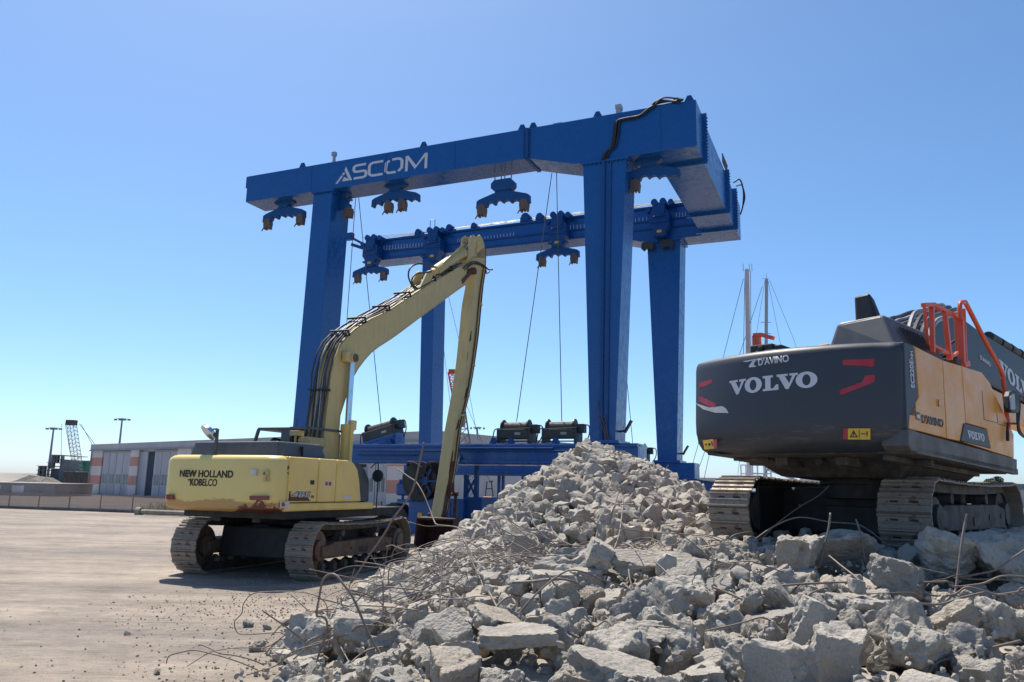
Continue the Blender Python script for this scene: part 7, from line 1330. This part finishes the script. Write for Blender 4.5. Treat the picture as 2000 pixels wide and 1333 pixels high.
HERO = [
    (200, 2, 2.74, 6.5, 1.0, 0.12, 0.05, 0.5, 0.51, 0.459, 0.434, 'squared concrete block with sunlit flat top, low below the dark counterweight'),
    (201, 2, 2.99, 8.35, 1.31, 0.1, -0.1, 0.9, 0.494, 0.494, 0.55, 'upright pitted concrete boulder between the tracks of the orange excavator'),
    (202, 0, 3.61, 8.65, 1.35, 0, 0.05, 0.2, 1.003, 0.602, 0.552, 'broad rounded boulder lying in the shade beneath the dark counterweight'),
    (203, 0, 3.57, 7.55, 1.2, 0.1, 0.2, 0.3, 0.697, 0.558, 0.523, 'pale humped boulder in front of the right track of the orange excavator'),
    (204, 0, 4.34, 8.1, 1.29, 0, -0.2, 2.2, 0.697, 0.558, 0.558, 'pointed brown topped boulder just left of the tall upright bar'),
    (205, 0, 4.88, 8.05, 1.28, 0.1, 0.1, 1.2, 0.823, 0.659, 0.742, 'large honeycombed boulder at the right edge of the picture'),
    (206, 0, 5.75, 9.45, 1.38, 0, 0, 0.1, 0.845, 0.592, 0.422, 'shaded boulder beside the right track at the picture edge'),
    (207, 2, 2.73, 5.55, 0.92, 0.3, 0.2, 0.9, 0.493, 0.394, 0.394, 'wedge of concrete with a bright rough face at the lower right'),
    (208, 0, 3.31, 6.05, 1.0, 0.3, 0.3, 2.6, 0.503, 0.32, 0.275, 'tilted shard with a chalky crest at the lower right'),
    (209, 2, 3.65, 6.05, 0.99, 0.2, 0.4, 0.4, 0.581, 0.407, 0.465, 'big tilted block with a smooth side at the right edge below the bars'),
    (210, 1, 0.09, 6.3, 0.79, 0.05, -0.03, 0.15, 0.6, 0.464, 0.327, 'flat topped slab lying level in the middle of the foreground'),
    (211, 0, 0.45, 7.9, 0.9, 0.2, 0, 1.5, 0.475, 0.422, 0.528, 'tall rough boulder crossed by a curved bar in the middle foreground'),
    (212, 2, 1.6, 7.45, 0.94, 0.4, 0.1, 0.4, 0.686, 0.48, 0.549, 'large dark faced wedge of concrete in the middle of the heap'),
    (213, 0, 1.78, 6.65, 0.89, 0.1, 0.3, 0.7, 0.528, 0.422, 0.422, 'rounded boulder with a bent rod stuck in its face'),
    (214, 0, 0.96, 6.2, 0.8, 0.2, 0.1, 2.1, 0.51, 0.408, 0.459, 'chunky boulder with a chalky ridge left of centre foreground'),
    (215, 1, 0.75, 5.45, 0.73, 0.35, 0.2, 0.6, 0.697, 0.444, 0.38, 'broken slab with a stepped edge at the bottom middle of the picture'),
    (216, 0, -0.5, 6.55, 0.73, 0.15, 0.1, 0.3, 0.62, 0.451, 0.422, 'pale boulder with a smooth belly left of the flat slab'),
    (217, 0, -0.32, 5.55, 0.71, 0.1, -0.2, 1.2, 0.6, 0.436, 0.382, 'bright pitted boulder at the bottom left of the heap'),
    (219, 1, 0.75, 9.25, 1.0, 0.45, 0.1, 2.7, 0.836, 0.585, 0.418, 'long tilted slab with smooth grey underside, upper middle of the heap'),
    (220, 1, 1.68, 8.95, 1.1, 0.5, 0.05, 0.15, 1.113, 0.506, 0.405, 'long low concrete beam lying across the heap left of the left track'),
    (221, 1, 0.22, 13.45, 1.02, 0.9, 0.3, 0.7, 0.673, 0.598, 0.374, 'triangular smooth slab leaning against the foot of the tall pile'),
    (222, 1, 2.45, 14.75, 1.89, 0.0, 1.5, 0.3, 0.296, 0.296, 0.444, 'small squared block standing upright on the right side of the tall pile'),
    (223, 1, 3.12, 14.5, 1.63, 0.8, 0.2, 0.2, 0.484, 0.387, 0.242, 'smooth flat plate leaning on the right shoulder of the tall pile'),
    (300, 0, -2.0, 8.36, 0.289, 0.05, 0.1, 0.4, 0.6, 0.51, 0.51, 'grey boulder standing at the left toe of the heap on the sand'),
    (301, 2, -1.45, 7.94, 0.499, 0.1, 0.2, 1.9, 0.58, 0.49, 0.49, 'second boulder from the left end along the bottom of the heap'),
    (302, 0, -2.06, 10.43, 0.274, 0.3, 0.1, 0.9, 0.42, 0.36, 0.36, 'smaller boulder just behind the two at the left toe'),
    (303, 2, -1.69, 11.19, 0.431, 0.2, 0.3, 2.4, 0.52, 0.44, 0.44, 'tilted boulder under the tangle of bars at left'),
    (304, 0, -2.48, 9.78, 0.127, 0.1, 0.4, 0.2, 0.3, 0.26, 0.26, 'small boulder peeping out left of the left toe boulder'),
]
# ------------------------------------------------------------------ concrete rubble
import numpy as np
s = NT('broken_concrete')
oi = s.n.new('ShaderNodeObjectInfo'); ge = s.n.new('ShaderNodeNewGeometry')
rnd = s.math('FRACT', s.math('ADD', oi.outputs['Random'], ge.outputs['Random Per Island']))
rn2 = s.math('FRACT', s.math('MULTIPLY', rnd, 7.31)); n1 = s.noise(3.2, 8, .65); n2 = s.noise(24, 6, .75)
k = s.mix(s.ramp(rnd, [(.0, 0.0), (.5, .35), (1.0, 1.0)]), (.27, .247, .215), (.42, .388, .338))
k = s.mix(s.ramp(n1, [(.35, 0.0), (.62, .75)]), k, (.49, .445, .38))
k = s.mix(s.ramp(s.noise(1.7, 5, .6), [(.64, 0.0), (.76, .35)]), k, (.33, .26, .19))
k = s.mix(s.ramp(rn2, [(.90, 0.0), (.94, .4)]), k, (.33, .25, .18)); k = s.mix(s.ramp(rn2, [(.08, .5), (.12, 0.0)]), k, (.20, .195, .19))
pits = s.ramp(s.voro(17), [(.10, 1.0), (.22, 0.0)])
k = s.mix(s.math('MULTIPLY', pits, s.ramp(n1, [(.45, 0.0), (.6, .7)])), k, (.15, .14, .13))
agg = s.ramp(s.voro(42), [(.16, 1.0), (.26, 0.0)]); k = s.mix(s.math('MULTIPLY', agg, .45), k, (.46, .43, .385))
k = s.mix(1.0, k, s.ramp(n2, [(.3, .8), (.7, 1.12)]), 'MULTIPLY')
s.base(k).rough(.93); s.p.inputs['Specular IOR Level'].default_value = .25
hgt = s.math('ADD', s.math('MULTIPLY', s.noise(11, 8, .75), 1.3), s.math('ADD', s.math('MULTIPLY', s.noise(45, 5, .8), .5), s.math('MULTIPLY', pits, -.35)))
s.bump(s.math('ADD', hgt, s.math('MULTIPLY', s.voro(15), -.9)), .7, .02); M['concrete'] = s.m
NL = 36; KIND = [0, 2, 1, 2, 0, 2]
def to_mesh(b, name, sharp=30):
    me = bpy.data.meshes.new(name); b.to_mesh(me); b.free(); me.materials.append(M['concrete'])
    for p in me.polygons: p.use_smooth = True
    me.set_sharp_from_angle(angle=R(sharp)); return me
lib_hi = [to_mesh(rock_bm(i, KIND[i % 6], 5), 'concrete_chunk') for i in range(NL)]
def arrays(b):
    b.verts.ensure_lookup_table(); v = np.array([x.co[:] for x in b.verts]); f = np.array([[q.index for q in x.verts] for x in b.faces]); b.free(); return v, f
lib_lo = [arrays(rock_bm(i, KIND[i % 6], 2, 1.0)) for i in range(NL)]
lib_md = [arrays(rock_bm(i, KIND[i % 6], 3, 1.0)) for i in range(NL)]
lib_xs = [arrays(rock_bm(i, KIND[i % 6], 1, 1.2)) for i in range(12)]
# mound under the loose pieces
mb = MB(); NX, NY = 170, 200
def mound(i, j):
    X = -3.4 + 15 * i / NX; Y = 3 + 19 * j / NY; h = heap(X, Y)
    n = noise.fractal(Vector((X * 3.1, Y * 3.1, 2)), 1, 2, 4) * .09 + noise.noise(Vector((X * 9, Y * 9, 5))) * .03
    return (X, Y, h - .24 + n * min(1, h * 2) if h > .05 else -.15)
mb.grid(mound, NX, NY); struct(mb.build('rubble_mound', 'concrete', smooth='all'))
# loose pieces: (shape, location, quaternion, scales)
P = []
for k in range(0, len(REST), 10):
    i, x, y, z, ex, ey, ez, a, b_, c = REST[k:k + 10]
    P.append((i, Vector((x, y, z)) * .01, Euler((R(ex), R(ey), R(ez))).to_quaternion(), Vector((a, b_, c)) * .01))
rg = random.Random(77)
def slope_normal(X, Y): e = .1; return Vector((heap(X - e, Y) - heap(X + e, Y), heap(X, Y - e) - heap(X, Y + e), 2 * e)).normalized()
def scatter(n, s0, s1, x0, x1, y0, y1, lift, cond=lambda X, Y: True, pw=1.8):
    for _ in range(n):
        X = rg.uniform(x0, x1); Y = rg.uniform(y0, y1); h = heap(X, Y); s_ = s0 + (s1 - s0) * rg.random() ** pw
        if h < .06 or not cond(X, Y): continue
        q = Euler((rg.uniform(0, 6.28), rg.uniform(0, 6.28), rg.uniform(0, 6.28))).to_quaternion(); nn = slope_normal(X, Y)
        P.append((rg.randrange(NL), Vector((X, Y, h)) + nn * s_ * lift - Vector((0, 0, .06)), q, Vector((rg.uniform(.85, 1.1), rg.uniform(.85, 1.1), rg.uniform(.85, 1.1))) * s_))
iT = FVT.inverted()
def clear(X, Y): q = iT @ Vector((X, Y, 1.3)); return not (-2.9 < q.x < 2.9 and abs(q.y) < 1.55)
cone = lambda X, Y: Y > 13.0 and clear(X, Y)
scatter(7500, .06, .46, -3.2, 7.5, 12.8, 18.6, .12, cone, 3.4)
scatter(330, .26, .52, -3.2, 7.5, 12.8, 17.6, .05, cone, 1.5)
scatter(900, .12, .3, -3.2, 9, 9, 14, .0, clear, 2)
for _ in range(620):                                  # pieces packed against the tracks
    e = rg.random()
    if e < .6: lx = rg.uniform(-3.2, -2.45); ly = rg.uniform(-1.9, 1.7)
    elif e < .85: lx = rg.uniform(-2.4, 2.6); ly = rg.uniform(-2.0, -1.45)
    else: lx = rg.uniform(-2.4, 2.4); ly = rg.uniform(-.75, .75)
    q_ = FVT @ Vector((lx, ly, 0)); s_ = .1 + .3 * rg.random() ** 1.6
    P.append((rg.randrange(NL), Vector((q_.x, q_.y, 1.06 + rg.uniform(0, .16) + (.06 if e > .85 else 0))), Euler((rg.uniform(0, 6.28), rg.uniform(0, 6.28), rg.uniform(0, 6.28))).to_quaternion(), Vector((1, .9, .85)) * s_))
# the ones that show largest become things of their own, the rest one pile
def weight(p): return max(p[3]) / max(3.5, (p[1] - EYE).length) * (1 if p[1].z > heap(p[1].x, p[1].y) - .22 else .2) * (1 if abs(p[1].x / max(1, p[1].y)) < .66 and p[1].y > 4.6 else 0)
P.sort(key=weight, reverse=True)
def where(X, Y):
    if Y > 12.8:
        if heap(X, Y) > 2.0: return 'near the top of the tall pile'
        if X < .9: return 'on the left slope of the tall pile'
        return 'on the right slope of the tall pile'
    if X < -.9: return 'at the left toe among the bent bars'
    q = iT @ Vector((X, Y, 1.3))
    if X > 3.2 and Y > 7.4: return 'before the tracks of the orange railed excavator'
    if X > 2.6: return 'in the lower right of the heap' 
    if X < .9: return 'left of the middle foreground heap' if Y > 7 else 'at the bottom left of the heap'
    return 'in the middle of the foreground heap' if Y > 7 else 'at the bottom middle of the heap'
KN = {0: 'rough angular grey concrete chunk', 1: 'flat sided slab of broken concrete', 2: 'blocky squarish concrete lump'}
NB = 276
for n, (i, loc, q, sc3) in enumerate(P[:NB]):
    o = bpy.data.objects.new('concrete_chunk', lib_hi[i]); col.objects.link(o)
    o.location = loc; o.rotation_mode = 'QUATERNION'; o.rotation_quaternion = q; o.scale = sc3
    lb = KN[KIND[i % 6]] + ' ' + where(loc.x, loc.y); tag(o, lb, 'concrete chunk', 'loose pieces: ' + lb)
for (sd_, kd, X, Y, Z, rx, ry, rz, sx, sy, sz, lb) in HERO:
    b = rock_bm(sd_, kd, 5 if Y < 9.7 else 4); me = to_mesh(b, 'concrete_block'); o = bpy.data.objects.new('concrete_block', me); col.objects.link(o)
    o.location = (X, Y, Z); o.rotation_euler = (rx, ry, rz); o.scale = (sx, sy, sz); tag(o, lb, 'concrete block', 'large broken concrete blocks')
def merged(items, name, xs=False):
    V_, F_, n0 = [], [], 0
    for i, loc, q, sc3 in items:
        v, f = lib_xs[i % 12] if xs else (lib_md[i] if weight((i, loc, q, sc3)) > .026 else lib_lo[i])
        m = np.array(q.to_matrix()); V_.append((v * np.array(sc3)) @ m.T + np.array(loc)); F_.append(f + n0); n0 += len(v)
    V_ = np.concatenate(V_); F_ = np.concatenate(F_); me = bpy.data.meshes.new(name)
    me.vertices.add(len(V_)); me.vertices.foreach_set('co', V_.ravel()); me.loops.add(F_.size); me.loops.foreach_set('vertex_index', F_.ravel().astype(np.int32))
    me.polygons.add(len(F_)); me.polygons.foreach_set('loop_start', (np.arange(len(F_)) * 3).astype(np.int32)); me.update(); me.validate()
    me.materials.append(M['concrete']); me.polygons.foreach_set('use_smooth', np.ones(len(F_), bool)); me.set_sharp_from_angle(angle=R(38))
    o = bpy.data.objects.new(name, me); col.objects.link(o); return o
tag(merged(P[NB:], 'small_rubble'), 'countless smaller pieces of broken grey concrete filling the heap and the tall pile', 'rubble', kind='stuff')
# fines and pebbles
Q = []
for _ in range(7000):
    X = rg.uniform(-3, 8); Y = rg.uniform(4.5, 18.5); h = heap(X, Y); s_ = rg.uniform(.025, .09)
    if h > .05 and clear(X, Y): Q.append((rg.randrange(12), Vector((X, Y, h - .12 + rg.uniform(0, .14))), Euler((rg.uniform(0, 6), rg.uniform(0, 6), 0)).to_quaternion(), Vector((1, .8, .7)) * s_))
tag(merged(Q, 'concrete_grit', True), 'crushed concrete grit between the larger pieces', 'grit', kind='stuff')
Q = []
for _ in range(4200):
    t_ = rg.random()
    if t_ < .5: X = -2.6 - abs(rg.gauss(0, .9)); Y = rg.uniform(7.2, 17)
    elif t_ < .90: X = rg.gauss(-4.0, 1.1); Y = rg.gauss(12.6, 1.1)
    else: X = rg.uniform(-9, -2); Y = rg.uniform(6.8, 12)
    if X > -2.2 - .2: continue
    s_ = .007 + .036 * rg.random() ** 4.5
    Q.append((rg.randrange(12), Vector((X, Y, s_ * .2)), Euler((rg.uniform(0, 6), rg.uniform(0, 6), 0)).to_quaternion(), Vector((1, .9, .75)) * s_))
s = NT('sand_gravel'); ge = s.n.new('ShaderNodeNewGeometry'); s.base(s.mix(ge.outputs['Random Per Island'], (.22, .18, .15), (.46, .40, .33))).rough(.9); M['gravelm'] = s.m
go = merged(Q, 'gravel', True); go.data.materials[0] = M['gravelm']; tag(go, 'scattered gravel and crumbs on the sandy ground left of the heap', 'gravel', kind='stuff')
for n, (x, y, s_, lb) in enumerate(((484, 1222, .16, 'dark grey stone lying inside the thin wire loop, leftmost of three'), (520, 1226, .18, 'pale twin lobed stone in the middle of the wire loop'), (560, 1218, .15, 'small dark stone at the right inside the wire loop'), (502, 1269, .2, 'flat pale stone on the sand below the wire loop'), (307, 1313, .1, 'small dark stone alone on the bottom left sand'), (249, 1238, .08, 'small white stone alone on the left sand'))):
    r_ = ray(x, y); p = EYE + r_ * (-(CH - .02) / r_.z)
    o = bpy.data.objects.new('stone', lib_hi[(n * 5 + 1) % NL]); col.objects.link(o); o.location = (p.x, p.y, s_ * .22); o.rotation_euler = (.2 * n, .3, n * 1.3); o.scale = (s_, s_ * .8, s_ * .7); tag(o, lb, 'stone')
# ------------------------------------------------------------------ reinforcing bars
def bar_from(pts, Ys, r, label, group=None, n=6, name='reinforcing_bar'):
    N = len(pts)
    if isinstance(Ys, (int, float)): Ys = (Ys, Ys)
    W_ = [at(x, y, Ys[0] + (Ys[-1] - Ys[0]) * k / (N - 1)) for k, (x, y) in enumerate(pts)]
    W_ = [Vector((p.x, p.y, max(r, p.z))) for p in W_]
    mb = MB(); mb.tube(smooth_path(W_, 6), r * .85, n); return tag(mb.build(name, 'rebar', smooth='all'), label, 'steel bar', group)
zA = lambda *p: [(450 + a / 3.636, 1050 + b / 3.636) for a, b in p]
z6 = lambda *p: [(640 + a / 3.704, 780 + b / 3.704) for a, b in p]
z8 = lambda *p: [(1330 + a / 2.985, 860 + b / 2.985) for a, b in p]
zD = lambda *p: [(1450 + a / 3.636, 1050 + b / 3.636) for a, b in p]
z9 = lambda *p: [(900 + a / 3.636, 850 + b / 3.636) for a, b in p]
zC = lambda *p: [(950 + a / 3.636, 1080 + b / 3.636) for a, b in p]
zE = lambda *p: [(740 + a / 4.762, 1000 + b / 4.762) for a, b in p]
BARS = [
 (zA((580, 1029), (600, 940), (640, 790), (685, 680), (682, 590), (650, 562), (612, 550), (630, 430), (655, 310), (700, 264), (750, 270), (800, 330), (860, 410), (920, 540), (980, 680), (1060, 820), (1150, 900), (1300, 1010)), (7.6, 6.9), .0125, 'thick bar bent into a tall hook at the left toe of the heap'),
 (z6((695, 315), (660, 480), (620, 640), (560, 750), (470, 870), (400, 990), (300, 1130), (240, 1222), (170, 1330)), (10.2, 10.6), .017, 'longest bar rising in a lazy curve in front of the yellow excavator track'),
 (z6((500, 500), (590, 565), (640, 600), (690, 680), (740, 800), (770, 880), (800, 910), (940, 930), (980, 1000), (1030, 1100), (1070, 1200)), (11.2, 9.4), .010, 'kinked bar curling over the bucket of the yellow excavator'),
 (zA((560, 640), (420, 665), (300, 678), (100, 690), (45, 670), (30, 600), (80, 540), (95, 470), (160, 400), (300, 385), (480, 387), (560, 400), (640, 430), (685, 490), (690, 560)), (9.6, 9.9), .007, 'thin wire loop lying out on the sand left of the heap'),
 (zA((430, 403), (500, 470), (600, 565), (640, 620)), (9.4, 8.9), .010, 'short dark straight bar pointing up left from the toe'),
 (z8((872, 425), (860, 520), (830, 640), (808, 740)), (8.3, 8.2), .013, 'upright bar in front of the gap between the tracks, left of two'),
 (z8((1020, 460), (1050, 560), (1075, 720)), (8.4, 8.3), .010, 'upright bar leaning left in front of the broad shaded boulder'),
 (z8((430, 580), (530, 510), (640, 460), (730, 452), (870, 478), (1020, 490), (1100, 530), (1200, 610)), (9.0, 8.8), .011, 'long arched bar spanning the gap between the two tracks'),
 (z8((1665, 430), (1640, 580), (1612, 800)) + zD((1505, 440)), (7.6, 7.4), .016, 'tall straight pale bar standing before the right track'),
 (zD((-120, 450), (0, 430), (100, 380), (250, 345), (600, 322), (850, 318)), (7.4, 7.2), .012, 'long pale bar lying across to the squared block'),
 (zD((850, 325), (790, 270), (700, 200), (615, 130)), (7.3, 7.9), .011, 'dark bar running up left from the corner of the squared block'),
 (zD((1200, 205), (1400, 250), (1600, 295), (1850, 300), (2050, 335)), (7.6, 7.4), .010, 'upper long bar crossing the boulders at the right edge'),
 (zD((1500, 290), (1650, 265), (1800, 230), (1900, 160), (2020, 80)), (7.5, 7.3), .011, 'dark bar curving up to the right edge of the picture'),
 (zD((1230, 322), (1400, 315), (1460, 315), (1500, 350), (1700, 330), (1850, 275), (2050, 285)), (7.3, 7.2), .012, 'bar with a small kink passing behind the tall straight bar'),
 (zD((1240, 340), (1340, 410), (1500, 405), (1590, 355), (1700, 375), (1820, 405), (2050, 370)), (7.2, 7.0), .011, 'wavy dark bar below the kinked one at the right edge'),
 (zD((870, 470), (1050, 462), (1200, 440)), (6.9, 7.0), .010, 'short bar right of the squared block'),
 (zD((1010, 485), (1200, 468), (1400, 475), (1550, 430), (1720, 390)), (6.8, 6.9), .012, 'bar lying over the gap right of the squared block'),
 (zD((1270, 1029), (1320, 960), (1400, 880), (1560, 850), (1750, 790), (1975, 735)), (5.3, 5.6), .011, 'long angled bar at the lower right corner'),
 (zD((230, 380), (300, 500), (380, 620), (440, 690), (560, 690), (700, 665)), (6.7, 6.6), .010, 'dark bar bent at a right angle left of the squared block'),
 (zD((425, 640), (440, 560), (455, 440), (490, 395), (600, 355)), (6.7, 7.0), .010, 'bent pale bar hooking up beside the squared block'),
 (zD((60, 590), (110, 700), (160, 820), (215, 1000)), (6.2, 5.7), .009, 'thin bar running down the shaded gap at the lower middle'),
 (zD((100, 965), (220, 1020)), (5.6, 5.5), .008, 'short pale bar at the bottom middle edge'),
 (zA((1080, 350), (1300, 370), (1500, 410), (1700, 455), (1800, 510), (1810, 575)), (8.6, 8.2), .010, 'long thin bar with a hooked end over the left blocks'),
 (zA((1120, 330), (1130, 220), (1170, 175), (1350, 165), (1500, 210), (1650, 330)), (9.4, 9.2), .008, 'thin bar arched like a hoop over the left blocks'),
 (zA((1500, 110), (1500, 300), (1490, 480), (1540, 640), (1680, 745)), (8.2, 7.4), .010, 'upright thin bar curving down over the pale boulder'),
 (zA((1655, 10), (1720, 180), (1780, 310), (1800, 380)), (9.3, 8.6), .011, 'straight dark slanting bar above the left blocks'),
 (zA((1835, 385), (1900, 510), (1990, 690), (2060, 830)), (7.2, 6.5), .013, 'straight pale bar leaning over the flat topped slab'),
 (zA((1880, 740), (1830, 660), (1840, 580), (1900, 480), (1960, 430), (2010, 420)), (6.7, 7.2), .010, 'dark half loop beside the flat topped slab'),
 (zA((1080, 290), (1085, 480), (1060, 640), (1050, 860)), (8.0, 7.6), .009, 'thin dark upright bar left of the hoop'),
 (zA((1000, 130), (1050, 210), (1080, 290), (1100, 180), (1120, 60)), (9.6, 9.6), .007, 'thin wire forming a narrow fork before the track'),
 (zA((1140, 150), (1170, 80), (1240, 50), (1275, 50), (1250, 60), (1262, 110)), (9.8, 9.8), .007, 'thin light wire hooking round near the end of the yellow excavator track'),
 (zA((700, 590), (760, 480), (840, 380), (880, 320)), (9.0, 10.0), .009, 'thin bar slanting up to the foot of the longest bar'),
 (zA((785, 420), (790, 475), (820, 497), (900, 450), (960, 400), (1080, 350)), (8.8, 8.8), .008, 'thin hooked bar left of the blocks'),
 (zA((360, 680), (520, 722), (660, 712)), (8.5, 8.2), .009, 'pale straight bar low at the left toe'),
 (zA((245, 830), (300, 770), (380, 700), (480, 650), (620, 600)), (8.6, 8.6), .008, 'thin bar reaching out left over the sand with a split end'),
 (zA((690, 640), (800, 650), (900, 655), (1000, 700), (1100, 780), (1180, 860), (1340, 920)), (8.1, 7.2), .010, 'long bar sagging across the lower left rocks'),
 (zA((760, 1029), (830, 930), (900, 850), (1010, 790), (1200, 770), (1310, 770)), (6.9, 7.4), .009, 'pale bar arching over the lower left rocks'),
 (zA((740, 690), (790, 790), (850, 900)), (7.8, 7.3), .008, 'short thin bar between the two lower left boulders'),
 (zA((1770, 1010), (1960, 945), (1980, 1029)), (6.3, 6.2), .010, 'pale bent bar at the bottom left edge of the slab'),
 (zC((200, 470), (300, 350), (400, 250), (500, 170), (590, 125), (700, 140), (820, 190), (1000, 250)), (7.3, 7.6), .010, 'long bar bowed over the tall rough boulder'),
 (zC((180, 212), (330, 205), (500, 185), (620, 205), (680, 245)), (7.6, 7.6), .014, 'thick dark bar crossing the tall rough boulder'),
 (zC((420, 140), (460, 190), (490, 230), (560, 270)), (7.5, 7.4), .010, 'short dark bar hanging on the tall rough boulder'),
 (zC((430, 560), (490, 530), (530, 530), (600, 575), (660, 605)), (6.5, 6.4), .011, 'dark humped bar in front of the centre rocks'),
 (zC((1010, 120), (1020, 190), (1045, 270)), (7.5, 7.3), .011, 'short pale stub of bar standing at the centre'),
 (zC((1240, 580), (1300, 562), (1380, 575), (1440, 630), (1500, 680), (1600, 730)), (6.2, 6.0), .011, 'dark curved bar in the centre gap'),
 (zC((1610, 245), (1750, 300), (1850, 340), (2010, 385)), (7.0, 6.7), .013, 'stout double bar pinned on the boulder right of centre'),
 (zC((1650, 400), (1690, 490), (1730, 430), (1760, 340), (1880, 290), (2050, 250)), (6.6, 7.0), .010, 'bent V shaped bar stuck in the boulder right of centre'),
 (zC((1190, 60), (1260, 120), (1310, 175)), (8.2, 7.9), .009, 'dark short bar left of the large wedge'),
 (z9((1030, 915), (980, 905), (960, 830), (900, 790), (800, 785), (720, 750), (660, 690), (640, 650)), (9.5, 12), .010, 'pale wire meandering down over the tilted slab'),
 (z9((1000, 910), (1150, 870), (1280, 855), (1325, 880), (1300, 940), (1220, 1000)), (9.2, 9.0), .009, 'pale loop of wire at the top of the foreground heap'),
 (z9((1150, 765), (1210, 790), (1260, 850), (1285, 940), (1230, 1060)), (9.4, 8.6), .010, 'wire bent like a bow right of the pale loop'),
 (z9((1155, 430), (1145, 560), (1125, 700), (1080, 820), (980, 880)), (11.5, 9.6), .010, 'tall upright bar curving to its foot below the pile'),
 (z9((1120, 400), (1095, 510), (1085, 640)), (12, 11.6), .009, 'shorter upright bar beside the tall curved one'),
 (z9((1265, 590), (1290, 470), (1330, 440), (1400, 480), (1500, 560)), (12.2, 12.0), .011, 'dark bar arched at the foot of the tall pile'),
 (z9((1360, 610), (1362, 700), (1355, 780)), (11.2, 11.0), .009, 'short upright bar right of the arched one'),
 (z9((1500, 430), (1480, 500), (1440, 620)), (13.0, 12.6), .009, 'thin upright bar on the right shoulder of the pile'),
 (z9((1400, 850), (1550, 835), (1700, 800), (1850, 775), (1980, 765)), (9.6, 9.3), .010, 'pale straight bar running right to the left track'),
 (z9((1785, 520), (1700, 590), (1600, 660)), (11.8, 11.0), .009, 'dark thin bar left of the left track'),
 (z9((190, 700), (190, 650), (220, 635), (350, 700), (480, 770), (580, 810)), (11.4, 11.0), .009, 'upper dark bar lying over the triangular slab'),
 (z9((215, 640), (330, 740), (440, 800), (520, 850)), (11.2, 10.8), .009, 'lower dark bar lying over the triangular slab'),
 (z9((400, 520), (390, 640), (370, 760), (320, 800)), (12.0, 11.2), .008, 'thin upright bar left of the triangular slab'),
 (z9((450, 470), (500, 560), (530, 650), (640, 760)), (12.4, 11.6), .008, 'thin bar slanting across the pile foot'),
 (z9((770, 680), (775, 620), (800, 580), (860, 575), (930, 605), (985, 660), (990, 700)), (13.1, 13.1), .014, 'dark round hoop of bar at the foot of the pile'),
 (z9((1440, 262), (1475, 215)), (15.8, 15.8), .010, 'short pale bar sticking out of the pile right slope'),
 (z9((365, 1050), (500, 1035), (620, 1022), (760, 1030)), (7.8, 7.7), .010, 'straight bar just above the tall rough boulder'),
]
for b_ in BARS: bar_from(b_[0], b_[1], b_[2], b_[3], 'bent reinforcing bars')
rg = random.Random(31)
def tangle(n, x0, x1, y0, y1, label, grp, l0=.5, l1=1.7, up=.25, r0=.004, r1=.008):
    for k in range(n):
        X = rg.uniform(x0, x1); Y = rg.uniform(y0, y1); z = max(.02, heap(X, Y)) + rg.uniform(.0, .12)
        a = rg.uniform(-.7, .7) + (math.pi if rg.random() < .5 else 0); L_ = rg.uniform(l0, l1); pts = [Vector((X, Y, z))]; el = rg.uniform(-.05, up); da = rg.uniform(-.25, .25); de = rg.uniform(-.22, .02)
        for i in range(7):
            if rg.random() < .3: a += rg.uniform(-.9, .9); el += rg.uniform(-.5, .4)
            p = pts[-1] + Vector((math.cos(a) * math.cos(el), math.sin(a) * math.cos(el) * .8, math.sin(el))) * L_ / 7; a += da; el += de
            g_ = max(.01, heap(p.x, p.y) + .02 + .1 * rg.random()); p.z = max(p.z, g_); pts.append(p)
        mb = MB(); mb.tube(smooth_path(pts, 4), rg.uniform(r0, r1), 5); tag(mb.build('reinforcing_bar', 'rebar', smooth='all'), label, 'steel bar', grp)
tangle(62, -2.0, .2, 9.0, 12.6, 'thin bar in the dense tangle left of the triangular slab', 'tangled thin bars on the upper left of the heap', up=.5)
tangle(26, -2.5, -.6, 7.4, 9.2, 'thin bar in the tangle over the left toe rocks', 'tangled thin bars over the left toe', .4, 1.2, up=.5)
tangle(22, .3, 3.0, 9.0, 12.5, 'thin bar lying among the blocks below the tall pile', 'thin bars below the tall pile', up=.8)
tangle(14, 1.0, 5.5, 5.6, 8.6, 'thin bar half buried between the right hand blocks', 'thin bars among the right hand blocks', .4, 1.1, up=.3)
